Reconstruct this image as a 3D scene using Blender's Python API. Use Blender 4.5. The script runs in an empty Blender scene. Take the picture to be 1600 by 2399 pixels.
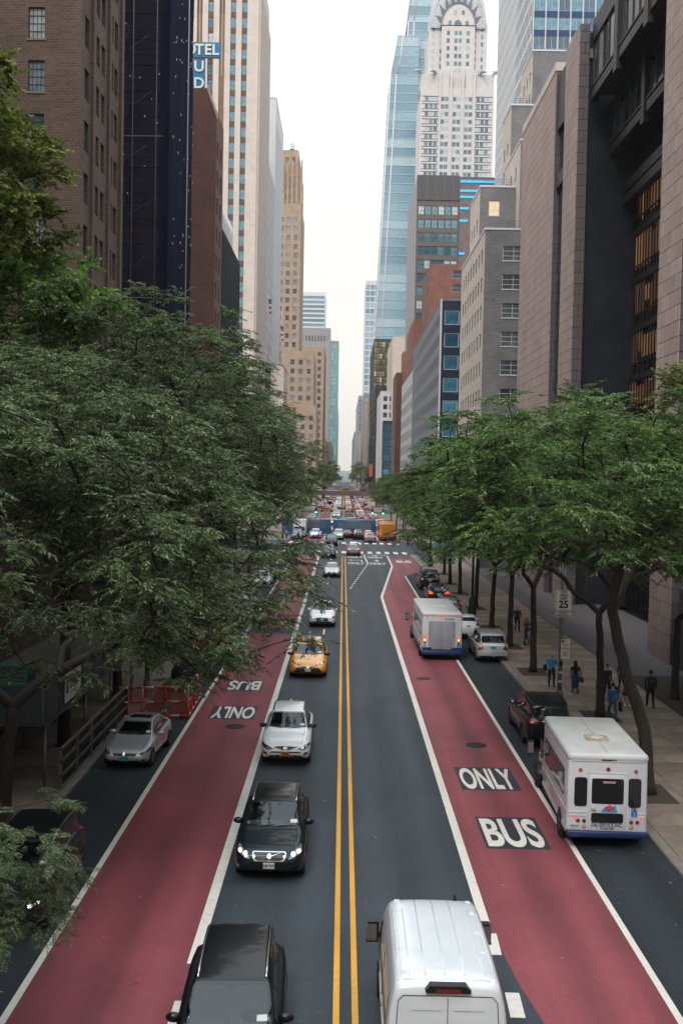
import bpy, bmesh, math, random
import numpy as np
from mathutils import Vector, Matrix
from mathutils.bvhtree import BVHTree
R = math.radians
SC = bpy.context.scene
COL = SC.collection
# ------------------------------------------------------------------ camera
cam = bpy.data.cameras.new('camera'); camo = bpy.data.objects.new('camera', cam); COL.objects.link(camo)
cam.sensor_width = 36; cam.lens = 36.0; cam.clip_start = 0.3; cam.clip_end = 9000
ROLL, PITCH, YAW = 1.1, 1.99, 0.07
camo.location = (-0.25, 0, 10.8)
camo.rotation_euler = (Matrix.Rotation(R(YAW), 4, 'Z') @ Matrix.Rotation(R(90 - PITCH), 4, 'X') @ Matrix.Rotation(R(ROLL), 4, 'Z')).to_euler()
SC.camera = camo
# ------------------------------------------------------------------ world: a bright overcast sky over a low sun
W = bpy.data.worlds.new('World'); SC.world = W; W.use_nodes = True
nt = W.node_tree; nt.nodes.clear()
sky = nt.nodes.new('ShaderNodeTexSky'); sky.sky_type = 'NISHITA'; sky.sun_disc = False
SUN_EL, SUN_ROT = 48, 200
sky.sun_elevation = R(SUN_EL); sky.sun_rotation = R(SUN_ROT); sky.dust_density = 3
tc = nt.nodes.new('ShaderNodeTexCoord'); sep = nt.nodes.new('ShaderNodeSeparateXYZ')
nt.links.new(tc.outputs['Generated'], sep.inputs[0])
cl = nt.nodes.new('ShaderNodeValToRGB')
SKM = 2.3      # the ramp holds radiance / SKM: overcast, brighter towards the zenith
cl.color_ramp.elements[0].position = 0.0; cl.color_ramp.elements[0].color = (0.90 / SKM, 0.835 / SKM, 0.745 / SKM, 1)
cl.color_ramp.elements[1].position = 1.0; cl.color_ramp.elements[1].color = (1.90 / SKM, 2.10 / SKM, 2.28 / SKM, 1)
for q_, c_ in ((0.2, (0.90, 0.845, 0.765)), (0.42, (0.99, 0.955, 0.90)), (0.7, (1.52, 1.62, 1.70))):
    e = cl.color_ramp.elements.new(q_); e.color = tuple(v / SKM for v in c_) + (1,)
nt.links.new(sep.outputs['Z'], cl.inputs['Fac'])
cn = nt.nodes.new('ShaderNodeTexNoise'); cn.inputs['Scale'].default_value = 2.2; cn.inputs['Detail'].default_value = 4
nt.links.new(tc.outputs['Generated'], cn.inputs['Vector'])
cr = nt.nodes.new('ShaderNodeValToRGB')
cr.color_ramp.elements[0].position = 0.38; cr.color_ramp.elements[0].color = (0.93, 0.93, 0.93, 1)
cr.color_ramp.elements[1].position = 0.62; cr.color_ramp.elements[1].color = (1, 1, 1, 1)
nt.links.new(cn.outputs['Fac'], cr.inputs['Fac'])
mx = nt.nodes.new('ShaderNodeMixRGB'); mx.blend_type = 'MULTIPLY'; mx.inputs['Fac'].default_value = 1
nt.links.new(cl.outputs[0], mx.inputs[1]); nt.links.new(cr.outputs[0], mx.inputs[2])
b1 = nt.nodes.new('ShaderNodeBackground'); b1.inputs['Strength'].default_value = 0.03
b2 = nt.nodes.new('ShaderNodeBackground'); b2.inputs['Strength'].default_value = 0.97 * SKM
nt.links.new(sky.outputs[0], b1.inputs['Color']); nt.links.new(mx.outputs[0], b2.inputs['Color'])
ad = nt.nodes.new('ShaderNodeAddShader'); wo = nt.nodes.new('ShaderNodeOutputWorld')
nt.links.new(b1.outputs[0], ad.inputs[0]); nt.links.new(b2.outputs[0], ad.inputs[1]); nt.links.new(ad.outputs[0], wo.inputs[0])
# ------------------------------------------------------------------ sun behind cloud
sl = bpy.data.lights.new('sun', 'SUN'); sl.energy = 1.4; sl.angle = R(20); sl.color = (1, 0.95, 0.88)
so = bpy.data.objects.new('sun', sl); COL.objects.link(so)
_az = R(SUN_ROT)
_d = Vector((math.sin(_az) * math.cos(R(SUN_EL)), math.cos(_az) * math.cos(R(SUN_EL)), math.sin(R(SUN_EL))))
so.rotation_euler = _d.to_track_quat('Z', 'Y').to_euler()
# ------------------------------------------------------------------ colour management
vs = SC.view_settings; vs.view_transform = 'Standard'; vs.look = 'None'; vs.exposure = 0.28; vs.gamma = 1; vs.use_curve_mapping = False
SC.cycles.max_bounces = 5; SC.cycles.diffuse_bounces = 3; SC.cycles.glossy_bounces = 3; SC.cycles.transmission_bounces = 4
SC.cycles.transparent_max_bounces = 16; SC.cycles.caustics_reflective = False; SC.cycles.caustics_refractive = False
SC.cycles.use_denoising = True; SC.cycles.volume_bounces = 0
# ------------------------------------------------------------------ helpers: objects
def tag(o, label=None, cat=None, group=None, kind=None):
    if label: o['label'] = label
    if cat: o['category'] = cat
    if group: o['group'] = group
    if kind: o['kind'] = kind
    return o
def empty(name, loc=(0, 0, 0), rz=0, label=None, cat=None, group=None):
    o = bpy.data.objects.new(name, None); COL.objects.link(o); o.location = loc; o.rotation_euler = (0, 0, rz)
    o.empty_display_size = 0.3
    return tag(o, label, cat, group)
def link(name, me, parent=None, loc=None, rz=None):
    o = bpy.data.objects.new(name, me); COL.objects.link(o)
    if parent: o.parent = parent
    if loc is not None: o.location = loc
    if rz is not None: o.rotation_euler = (0, 0, rz)
    return o
def copy_tree(o, parent=None):
    c = o.copy(); COL.objects.link(c); c.parent = parent
    for ch in list(o.children): copy_tree(ch, c)
    return c
TMP = bpy.data.scenes.new('scratch')
def evaluated(*objs):
    """mesh of the first object with its modifiers applied, worked out in a scratch scene"""
    for o in objs: TMP.collection.objects.link(o)
    vl = TMP.view_layers[0]; vl.update(); me = bpy.data.meshes.new_from_object(objs[0].evaluated_get(vl.depsgraph))
    for o in objs: bpy.data.objects.remove(o)
    return me
class MB:
    """collects shapes for ONE mesh"""
    def __init__(s): s.v = []; s.f = []; s.m = []; s.mats = []; s.sm = []
    def mi(s, mat):
        if mat not in s.mats: s.mats.append(mat)
        return s.mats.index(mat)
    def add(s, vs_, fs, mat, smooth=False):
        b = len(s.v); k = s.mi(mat); s.v.extend([tuple(p) for p in vs_])
        for f in fs: s.f.append([i + b for i in f]); s.m.append(k); s.sm.append(smooth)
    def box(s, x0, x1, y0, y1, z0, z1, mat, M=None):
        p = [(x0, y0, z0), (x1, y0, z0), (x1, y1, z0), (x0, y1, z0), (x0, y0, z1), (x1, y0, z1), (x1, y1, z1), (x0, y1, z1)]
        if M is not None: p = [M @ Vector(q) for q in p]
        s.add(p, [(0, 3, 2, 1), (4, 5, 6, 7), (0, 1, 5, 4), (1, 2, 6, 5), (2, 3, 7, 6), (3, 0, 4, 7)], mat)
    def cbox(s, x0, x1, y0, y1, z0, z1, mat, c=0.02):
        """box with its upper edges chamfered"""
        p = [(x0, y0, z0), (x1, y0, z0), (x1, y1, z0), (x0, y1, z0), (x0, y0, z1 - c), (x1, y0, z1 - c), (x1, y1, z1 - c), (x0, y1, z1 - c),
             (x0 + c, y0 + c, z1), (x1 - c, y0 + c, z1), (x1 - c, y1 - c, z1), (x0 + c, y1 - c, z1)]
        s.add(p, [(0, 3, 2, 1), (8, 9, 10, 11), (0, 1, 5, 4), (1, 2, 6, 5), (2, 3, 7, 6), (3, 0, 4, 7), (4, 5, 9, 8), (5, 6, 10, 9), (6, 7, 11, 10), (7, 4, 8, 11)], mat)
    def quad(s, a, b, c, d, mat): s.add([a, b, c, d], [(0, 1, 2, 3)], mat)
    def tube(s, pts, rad, mat, n=8, caps=True, smooth=True):
        pts = [Vector(p) for p in pts]
        if not hasattr(rad, '__len__'): rad = [rad] * len(pts)
        vs_, fs = [], []
        for i, p in enumerate(pts):
            t = (pts[min(i + 1, len(pts) - 1)] - pts[max(i - 1, 0)])
            if t.length < 1e-9: t = Vector((0, 0, 1))
            t.normalize()
            a = t.cross(Vector((0, 0, 1)) if abs(t.z) < 0.95 else Vector((1, 0, 0))).normalized(); b = t.cross(a)
            for k in range(n):
                q = 2 * math.pi * k / n; vs_.append(p + (a * math.cos(q) + b * math.sin(q)) * rad[i])
        for i in range(len(pts) - 1):
            for k in range(n):
                k2 = (k + 1) % n; fs.append((i * n + k, i * n + k2, (i + 1) * n + k2, (i + 1) * n + k))
        if caps: fs.append(tuple(range(n))[::-1]); fs.append(tuple(range((len(pts) - 1) * n, len(pts) * n)))
        s.add(vs_, fs, mat, smooth)
    def lathe(s, prof, mat, n=16, M=None, smooth=True):
        """prof: list of (r, z)"""
        vs_, fs = [], []
        for r, z in prof:
            for k in range(n):
                q = 2 * math.pi * k / n; p = Vector((r * math.cos(q), r * math.sin(q), z)); vs_.append(M @ p if M is not None else p)
        for i in range(len(prof) - 1):
            for k in range(n):
                k2 = (k + 1) % n; fs.append((i * n + k, i * n + k2, (i + 1) * n + k2, (i + 1) * n + k))
        s.add(vs_, fs, mat, smooth)
        b = len(prof) - 1
        s.add([vs_[k] for k in range(n)], [tuple(range(n))[::-1]], mat); s.add([vs_[b * n + k] for k in range(n)], [tuple(range(n))], mat)
    def ball(s, c, rx, ry, rz, mat, n=10, m=7):
        vs_, fs = [], []
        for i in range(m + 1):
            t = math.pi * i / m
            for k in range(n):
                q = 2 * math.pi * k / n
                vs_.append((c[0] + rx * math.sin(t) * math.cos(q), c[1] + ry * math.sin(t) * math.sin(q), c[2] - rz * math.cos(t)))
        for i in range(m):
            for k in range(n):
                k2 = (k + 1) % n; fs.append((i * n + k, i * n + k2, (i + 1) * n + k2, (i + 1) * n + k))
        s.add(vs_, fs, mat, True)
    def prism(s, poly, y0, y1, mat, axis='y'):
        """poly in (x,z) extruded along y (axis y) or (y,z) along x (axis x)"""
        n = len(poly)
        if axis == 'y': p = [(a, y0, b) for a, b in poly] + [(a, y1, b) for a, b in poly]
        elif axis == 'x': p = [(y0, a, b) for a, b in poly] + [(y1, a, b) for a, b in poly]
        else: p = [(a, b, y0) for a, b in poly] + [(a, b, y1) for a, b in poly]
        fs = [tuple(range(n)), tuple(range(2 * n - 1, n - 1, -1))] + [((i + 1) % n, i, i + n, (i + 1) % n + n) for i in range(n)]
        s.add(p, fs, mat)
    def mesh(s, name):
        me = bpy.data.meshes.new(name); me.from_pydata(s.v, [], s.f)
        for m in s.mats: me.materials.append(m)
        me.polygons.foreach_set('material_index', s.m); me.polygons.foreach_set('use_smooth', s.sm); me.update()
        return me
    def build(s, name, parent=None, loc=None, rz=None): return link(name, s.mesh(name), parent, loc, rz)
def fix_normals(me):
    bm = bmesh.new(); bm.from_mesh(me); bmesh.ops.recalc_face_normals(bm, faces=bm.faces); bm.to_mesh(me); bm.free()
# ------------------------------------------------------------------ helpers: materials
MATS = {}
def mat(name, col, rough=0.6, metal=0.0, var=0.15, vscale=3.0, bump=0.0, bscale=20, spec=0.5, rand=0.0, emit=None, estr=0, coat=0.0, hue=0.0, stretch=None, grime=0.0):
    """procedural principled material: base colour modulated by two octaves of noise, optional bump and per-object variation"""
    if name in MATS: return MATS[name]
    m = bpy.data.materials.new(name); m.use_nodes = True; MATS[name] = m
    N, L = m.node_tree.nodes, m.node_tree.links
    p = N['Principled BSDF']; p.inputs['Roughness'].default_value = rough; p.inputs['Metallic'].default_value = metal
    p.inputs['Specular IOR Level'].default_value = spec; p.inputs['Coat Weight'].default_value = coat; p.inputs['Coat Roughness'].default_value = 0.04
    tc = N.new('ShaderNodeTexCoord'); vec = tc.outputs['Object']
    if stretch:
        mp = N.new('ShaderNodeMapping'); mp.inputs['Scale'].default_value = stretch; L.new(vec, mp.inputs['Vector']); vec = mp.outputs[0]
    base = N.new('ShaderNodeRGB'); base.outputs[0].default_value = (*col, 1); out = base.outputs[0]
    if var > 0:
        n = N.new('ShaderNodeTexNoise'); n.inputs['Scale'].default_value = vscale; n.inputs['Detail'].default_value = 5; n.inputs['Roughness'].default_value = 0.65
        L.new(vec, n.inputs['Vector'])
        mr = N.new('ShaderNodeMapRange'); mr.inputs['From Min'].default_value = 0.25; mr.inputs['From Max'].default_value = 0.75
        mr.inputs['To Min'].default_value = 1 - var; mr.inputs['To Max'].default_value = 1 + var; L.new(n.outputs['Fac'], mr.inputs['Value'])
        v = N.new('ShaderNodeHueSaturation'); L.new(out, v.inputs['Color']); L.new(mr.outputs[0], v.inputs['Value']); out = v.outputs[0]
    if grime > 0:
        n = N.new('ShaderNodeTexNoise'); n.inputs['Scale'].default_value = 0.35; n.inputs['Detail'].default_value = 6; L.new(tc.outputs['Object'], n.inputs['Vector'])
        mr = N.new('ShaderNodeMapRange'); mr.inputs['From Min'].default_value = 0.3; mr.inputs['From Max'].default_value = 0.7
        mr.inputs['To Min'].default_value = 1 - grime; mr.inputs['To Max'].default_value = 1 + grime * 0.5; L.new(n.outputs['Fac'], mr.inputs['Value'])
        v = N.new('ShaderNodeHueSaturation'); L.new(out, v.inputs['Color']); L.new(mr.outputs[0], v.inputs['Value']); out = v.outputs[0]
    if rand > 0 or hue > 0:
        oi = N.new('ShaderNodeObjectInfo'); mr = N.new('ShaderNodeMapRange'); mr.inputs['To Min'].default_value = 1 - rand; mr.inputs['To Max'].default_value = 1 + rand
        L.new(oi.outputs['Random'], mr.inputs['Value']); v = N.new('ShaderNodeHueSaturation'); L.new(out, v.inputs['Color']); L.new(mr.outputs[0], v.inputs['Value'])
        if hue > 0:
            mh = N.new('ShaderNodeMapRange'); mh.inputs['To Min'].default_value = 0.5 - hue; mh.inputs['To Max'].default_value = 0.5 + hue; L.new(oi.outputs['Random'], mh.inputs['Value']); L.new(mh.outputs[0], v.inputs['Hue'])
        out = v.outputs[0]
    L.new(out, p.inputs['Base Color'])
    if bump > 0:
        n2 = N.new('ShaderNodeTexNoise'); n2.inputs['Scale'].default_value = bscale; n2.inputs['Detail'].default_value = 4; L.new(vec, n2.inputs['Vector'])
        b = N.new('ShaderNodeBump'); b.inputs['Strength'].default_value = bump; b.inputs['Distance'].default_value = 0.02
        L.new(n2.outputs['Fac'], b.inputs['Height']); L.new(b.outputs[0], p.inputs['Normal'])
    if emit: p.inputs['Emission Color'].default_value = (*emit, 1); p.inputs['Emission Strength'].default_value = estr
    return m
def brick_mat(name, c1, c2, mortar, bw=0.42, bh=0.15, bump=0.5, grime=0.2):
    if name in MATS: return MATS[name]
    m = bpy.data.materials.new(name); m.use_nodes = True; MATS[name] = m
    N, L = m.node_tree.nodes, m.node_tree.links; p = N['Principled BSDF']; p.inputs['Roughness'].default_value = 0.85
    tc = N.new('ShaderNodeTexCoord'); sp = N.new('ShaderNodeSeparateXYZ'); L.new(tc.outputs['Object'], sp.inputs[0])
    cb = N.new('ShaderNodeCombineXYZ'); ad = N.new('ShaderNodeMath'); ad.operation = 'ADD'; L.new(sp.outputs['X'], ad.inputs[0]); L.new(sp.outputs['Y'], ad.inputs[1])
    L.new(ad.outputs[0], cb.inputs['X']); L.new(sp.outputs['Z'], cb.inputs['Y'])
    b = N.new('ShaderNodeTexBrick'); b.inputs['Scale'].default_value = 1; b.inputs['Brick Width'].default_value = bw; b.inputs['Row Height'].default_value = bh
    b.inputs['Mortar Size'].default_value = 0.014; b.inputs['Color1'].default_value = (*c1, 1); b.inputs['Color2'].default_value = (*c2, 1); b.inputs['Mortar'].default_value = (*mortar, 1)
    b.inputs['Bias'].default_value = -0.1; L.new(cb.outputs[0], b.inputs['Vector'])
    n = N.new('ShaderNodeTexNoise'); n.inputs['Scale'].default_value = 0.4; n.inputs['Detail'].default_value = 7; L.new(tc.outputs['Object'], n.inputs['Vector'])
    mr = N.new('ShaderNodeMapRange'); mr.inputs['From Min'].default_value = 0.3; mr.inputs['From Max'].default_value = 0.7; mr.inputs['To Min'].default_value = 1 - grime; mr.inputs['To Max'].default_value = 1 + grime
    L.new(n.outputs['Fac'], mr.inputs['Value']); v = N.new('ShaderNodeHueSaturation'); L.new(b.outputs['Color'], v.inputs['Color']); L.new(mr.outputs[0], v.inputs['Value'])
    L.new(v.outputs[0], p.inputs['Base Color'])
    bp = N.new('ShaderNodeBump'); bp.inputs['Strength'].default_value = bump; bp.inputs['Distance'].default_value = 0.02; bp.invert = True
    L.new(b.outputs['Fac'], bp.inputs['Height']); L.new(bp.outputs[0], p.inputs['Normal'])
    return m
def glass_mat(name, dark, light, blind, rough=0.08, spec=0.9, pb=0.3, wav=0.0):
    """window glass over rooms: each window its own mix of dark room, sky-lit tint or drawn blind"""
    if name in MATS: return MATS[name]
    m = bpy.data.materials.new(name); m.use_nodes = True; MATS[name] = m
    N, L = m.node_tree.nodes, m.node_tree.links; p = N['Principled BSDF']; p.inputs['Roughness'].default_value = rough
    p.inputs['Specular IOR Level'].default_value = spec; p.inputs['IOR'].default_value = 1.6
    oi = N.new('ShaderNodeObjectInfo'); tc = N.new('ShaderNodeTexCoord'); r = N.new('ShaderNodeValToRGB'); r.color_ramp.interpolation = 'CONSTANT'
    el = r.color_ramp.elements; el[0].position = 0; el[0].color = (*dark, 1); el[1].position = 1 - pb; el[1].color = (*blind, 1)
    e = el.new((1 - pb) * 0.4); e.color = (*light, 1)
    e = el.new((1 - pb) * 0.75); e.color = tuple(0.5 * (a + b) for a, b in zip(dark, light)) + (1,)
    L.new(oi.outputs['Random'], r.inputs['Fac'])
    # noise varies the tone across the panes
    n = N.new('ShaderNodeTexNoise'); n.inputs['Scale'].default_value = 1.3; n.inputs['Detail'].default_value = 3; L.new(tc.outputs['Object'], n.inputs['Vector'])
    mr = N.new('ShaderNodeMapRange'); mr.inputs['From Min'].default_value = 0.3; mr.inputs['From Max'].default_value = 0.7; mr.inputs['To Min'].default_value = 0.65; mr.inputs['To Max'].default_value = 1.35
    L.new(n.outputs['Fac'], mr.inputs['Value']); v = N.new('ShaderNodeHueSaturation'); L.new(r.outputs[0], v.inputs['Color']); L.new(mr.outputs[0], v.inputs['Value'])
    L.new(v.outputs[0], p.inputs['Base Color'])
    if wav > 0:
        n2 = N.new('ShaderNodeTexNoise'); n2.inputs['Scale'].default_value = 0.6; L.new(tc.outputs['Object'], n2.inputs['Vector'])
        b = N.new('ShaderNodeBump'); b.inputs['Strength'].default_value = wav; b.inputs['Distance'].default_value = 0.3; L.new(n2.outputs['Fac'], b.inputs['Height']); L.new(b.outputs[0], p.inputs['Normal'])
    return m
def text_mesh(txt, size, material, extrude=0.002, sx=1.0, bold=0.0, align='CENTER'):
    cu = bpy.data.curves.new('txt', 'FONT'); cu.body = txt; cu.size = size; cu.extrude = extrude; cu.align_x = align; cu.align_y = 'CENTER'; cu.offset = bold
    me = evaluated(bpy.data.objects.new('txt', cu)); bpy.data.curves.remove(cu)
    if sx != 1.0: me.transform(Matrix.Diagonal((sx, 1, 1, 1)))
    me.materials.clear(); me.materials.append(material); return me
# ------------------------------------------------------------------ ground, road, markings
rng = random.Random(7)
def road_mat(name, col, speck, streak, rough, fine=0.22, sheen=0.5, track=0.15):
    m = bpy.data.materials.new(name); m.use_nodes = True; N, L = m.node_tree.nodes, m.node_tree.links
    p = N['Principled BSDF']; p.inputs['Roughness'].default_value = rough; p.inputs['Specular IOR Level'].default_value = sheen
    tc = N.new('ShaderNodeTexCoord'); o = tc.outputs['Object']
    def noise(sc, det, mapping=None):
        n = N.new('ShaderNodeTexNoise'); n.inputs['Scale'].default_value = sc; n.inputs['Detail'].default_value = det; n.inputs['Roughness'].default_value = 0.6
        if mapping:
            mp = N.new('ShaderNodeMapping'); mp.inputs['Scale'].default_value = mapping; L.new(o, mp.inputs['Vector']); L.new(mp.outputs[0], n.inputs['Vector'])
        else: L.new(o, n.inputs['Vector'])
        return n.outputs['Fac']
    def ramp(f, a, b, lo, hi):
        mr = N.new('ShaderNodeMapRange'); mr.inputs['From Min'].default_value = a; mr.inputs['From Max'].default_value = b; mr.inputs['To Min'].default_value = lo; mr.inputs['To Max'].default_value = hi; L.new(f, mr.inputs['Value']); return mr.outputs[0]
    def mul(a, b):
        q = N.new('ShaderNodeMath'); q.operation = 'MULTIPLY'; L.new(a, q.inputs[0]); L.new(b, q.inputs[1]); return q.outputs[0]
    v = mul(ramp(noise(0.25, 5), 0.3, 0.7, 1 - streak, 1 + streak), ramp(noise(1.0, 4, (0.9, 0.035, 1)), 0.3, 0.7, 1 - streak, 1 + streak))
    v = mul(v, ramp(noise(55, 2), 0.3, 0.7, 1 - fine, 1 + fine)); v = mul(v, ramp(noise(5, 3), 0.25, 0.75, 0.9, 1.1))
    v = mul(v, ramp(noise(0.9, 5, (1, 0.5, 1)), 0.62, 0.8, 1.0, 0.72))
    sp = N.new('ShaderNodeSeparateXYZ'); L.new(o, sp.inputs[0]); ph = N.new('ShaderNodeMath'); ph.operation = 'MULTIPLY_ADD'; ph.inputs[1].default_value = 2 * math.pi / 1.69; ph.inputs[2].default_value = -math.pi; L.new(sp.outputs['X'], ph.inputs[0])
    cs = N.new('ShaderNodeMath'); cs.operation = 'COSINE'; L.new(ph.outputs[0], cs.inputs[0]); v = mul(v, ramp(cs.outputs[0], -1, 1, 1 - track, 1 + track))      # tyre-polished tracks, oil down the lane middles
    v = mul(v, ramp(noise(1.6, 6, (1, .25, 1)), 0.66, 0.72, 1.0, 0.8))
    hs = N.new('ShaderNodeHueSaturation'); hs.inputs['Color'].default_value = (*col, 1); L.new(v, hs.inputs['Value']); out = hs.outputs[0]
    if speck > 0:
        vo = N.new('ShaderNodeTexVoronoi'); vo.inputs['Scale'].default_value = 5.5; L.new(o, vo.inputs['Vector'])
        lt = N.new('ShaderNodeMath'); lt.operation = 'LESS_THAN'; lt.inputs[1].default_value = 0.085; L.new(vo.outputs['Distance'], lt.inputs[0])
        gt = N.new('ShaderNodeMath'); gt.operation = 'GREATER_THAN'; gt.inputs[1].default_value = 0.72; sx = N.new('ShaderNodeSeparateColor'); L.new(vo.outputs['Color'], sx.inputs[0]); L.new(sx.outputs[0], gt.inputs[0])
        f = mul(lt.outputs[0], gt.outputs[0]); q = N.new('ShaderNodeMath'); q.operation = 'MULTIPLY'; q.inputs[1].default_value = speck; L.new(f, q.inputs[0])
        mxx = N.new('ShaderNodeMixRGB'); mxx.inputs[2].default_value = (0.4, 0.4, 0.38, 1); L.new(q.outputs[0], mxx.inputs['Fac']); L.new(out, mxx.inputs[1]); out = mxx.outputs[0]
    L.new(out, p.inputs['Base Color'])
    bn = N.new('ShaderNodeTexNoise'); bn.inputs['Scale'].default_value = 70; bn.inputs['Detail'].default_value = 3; L.new(o, bn.inputs['Vector'])
    b = N.new('ShaderNodeBump'); b.inputs['Strength'].default_value = 0.35; b.inputs['Distance'].default_value = 0.01; L.new(bn.outputs['Fac'], b.inputs['Height']); L.new(b.outputs[0], p.inputs['Normal'])
    MATS[name] = m; return m
def paint_mat(name, col, wear):
    m = mat(name, col, 0.6, 0, 0.12, 6, 0.2, 60, grime=0.12)
    N, L = m.node_tree.nodes, m.node_tree.links; p = N['Principled BSDF']
    tc = N.new('ShaderNodeTexCoord'); n = N.new('ShaderNodeTexNoise'); n.inputs['Scale'].default_value = 3.5; n.inputs['Detail'].default_value = 9; n.inputs['Roughness'].default_value = 0.75
    L.new(tc.outputs['Object'], n.inputs['Vector']); mr = N.new('ShaderNodeMapRange'); mr.inputs['From Min'].default_value = 0.62; mr.inputs['From Max'].default_value = 0.68; mr.inputs['To Max'].default_value = wear
    L.new(n.outputs['Fac'], mr.inputs['Value']); src = p.inputs['Base Color'].links[0].from_socket
    mxx = N.new('ShaderNodeMixRGB'); mxx.inputs[2].default_value = (0.07, 0.07, 0.075, 1); L.new(mr.outputs[0], mxx.inputs['Fac']); L.new(src, mxx.inputs[1]); L.new(mxx.outputs[0], p.inputs['Base Color'])
    return m
M_ASPH = road_mat('asphalt', (0.033, 0.043, 0.053), 0.5, 0.22, 0.66)
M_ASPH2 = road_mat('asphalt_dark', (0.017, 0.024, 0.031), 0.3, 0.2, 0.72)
M_RED = road_mat('red_paint', (0.225, 0.050, 0.062), 0.12, 0.19, 0.6, 0.16)
M_WHITE = paint_mat('white_marking', (0.74, 0.69, 0.62), 0.75)
M_YEL = paint_mat('yellow_marking', (0.72, 0.36, 0.045), 0.6)
M_SIDE = mat('concrete_walk', (0.26, 0.205, 0.165), 0.85, 0, 0.22, 2.2, 0.25, 50, grime=0.34, rand=0.15)
M_KERB = mat('kerb_stone', (0.20, 0.18, 0.165), 0.8, 0, 0.25, 3, 0.3, 30)
M_PLAZA = mat('plaza_stone', (0.10, 0.088, 0.094), 0.75, 0, 0.2, 2, 0.2, 40, rand=0.1)
M_DIRT = mat('soil', (0.055, 0.042, 0.032), 0.95, 0, 0.4, 12, 0.8, 30)
M_GROUND = mat('city_ground', (0.09, 0.088, 0.085), 0.9, 0, 0.2, 0.05)
M_IRON = mat('cast_iron', (0.045, 0.043, 0.042), 0.55, 0.7, 0.3, 30, 0.4, 90)
CURB, INN, OUT = 9.2, 3.38, 6.72
YC0, YC1 = 142, 169       # 2nd Avenue crosses between these
def sheet(name, polys, z, material, kind='structure', parent=None):
    b = MB()
    for p in polys: b.add([(x, y, z) for x, y in p], [tuple(range(len(p)))], material)
    o = b.build(name, parent)
    if kind: tag(o, kind=kind)
    return o
def rect(x0, x1, y0, y1): return [(x0, y0), (x1, y0), (x1, y1), (x0, y1)]
def strip(c0, c1, w):
    (x0, y0), (x1, y1) = c0, c1; dx, dy = x1 - x0, y1 - y0; l = math.hypot(dx, dy); nx, ny = dy / l * w / 2, -dx / l * w / 2
    return [(x0 - nx, y0 - ny), (x0 + nx, y0 + ny), (x1 + nx, y1 + ny), (x1 - nx, y1 - ny)]
sheet('ground', [rect(-4000, 4000, -600, 7000)], -0.35, M_GROUND)
road = sheet('road', [rect(-CURB - .3, CURB + .3, -60, 2400)], 0.0, M_ASPH)
sheet('avenue', [rect(-400, -CURB - .3, YC0, YC1), rect(CURB + .3, 400, YC0, YC1)], 0.0, M_ASPH)
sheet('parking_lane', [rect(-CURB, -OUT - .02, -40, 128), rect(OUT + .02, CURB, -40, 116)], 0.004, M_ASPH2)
# red bus lanes, split where lettering patches lie
JX = [(3.4, 92.0), (5.9, 124.0), (6.0, 141.0)]
redR = [[(3.98, -10), (OUT, -10), (OUT, 24.4), (3.47, 24.4), (3.72, 21.5), (3.98, 19.8)], rect(3.47, OUT, 24.4, 92), [(3.4, 92), (OUT, 92), (OUT, 112), (CURB - .1, 119), (CURB - .1, 124), (5.9, 124)], rect(5.95, CURB - .1, 124, 140.5), rect(5.95, CURB - .1, 171, 300), rect(5.95, CURB - .1, 312, 760)]
redL = [rect(-OUT, -INN, -10, 140), rect(-OUT, -INN, 171, 300), rect(-OUT, -INN, 312, 760)]
sheet('bus_lane', redR, 0.006, M_RED); sheet('bus_lane', redL, 0.006, M_RED)
wh = []
wh += [strip((-OUT, -10), (-OUT, 128), .16), strip((OUT, -10), (OUT, 112), .16), strip((-INN + .02, 22.2), (-INN + .02, 140), .26), strip((-INN + .02, 19.3), (-INN + .02, 20.6), .26), strip((-INN + .02, 16.3), (-INN + .02, 17.6), .26),
       strip((3.4, 24.6), (3.4, 92), .24), strip((3.4, 92), (5.86, 124), .24), strip((5.86, 124), (5.95, 140.5), .2), strip((3.40, 22.9), (3.44, 24.0), .30), strip((3.46, 20.2), (3.50, 21.2), .30), strip((3.55, 17.6), (3.6, 18.6), .3)]
wh += [strip((2.75, 141), (3.0, 127), .2)]
for k in range(14):
    t0, t1 = k / 14, (k + .5) / 14; a = (2.95 - 2.4 * t0, 126.5 - 29 * t0); b = (2.95 - 2.4 * t1, 126.5 - 29 * t1); wh.append(strip(a, b, .16))
wh += [rect(.35, 5.85, 141.3, 141.8), rect(-INN, -.35, 170.2, 170.7)]
wh += [strip((-OUT, 175), (-OUT, 300), .16), strip((-INN, 175), (-INN, 300), .22), strip((5.9, 175), (5.9, 300), .2), strip((-INN, 315), (-INN, 700), .25), strip((5.9, 315), (5.9, 700), .25), strip((3, 180), (3, 300), .14)]
for k in range(20): wh.append(rect(-1.7, -1.56, 60 + 6 * k, 62.2 + 6 * k) if k > 6 else rect(-1.45, -1.33, 56 + 4.5 * k, 58.5 + 4.5 * k))
tag(sheet('lane_marking', wh, 0.010, M_WHITE, None), kind='structure')
sheet('centre_line', [strip((-.19, -10), (-.19, 138), .13), strip((.19, -10), (.19, 138), .13), strip((-.19, 174), (-.19, 300), .13), strip((.19, 174), (.19, 300), .13), strip((-.19, 312), (-.19, 700), .16), strip((.19, 312), (.19, 700), .16)], 0.010, M_YEL)
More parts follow.
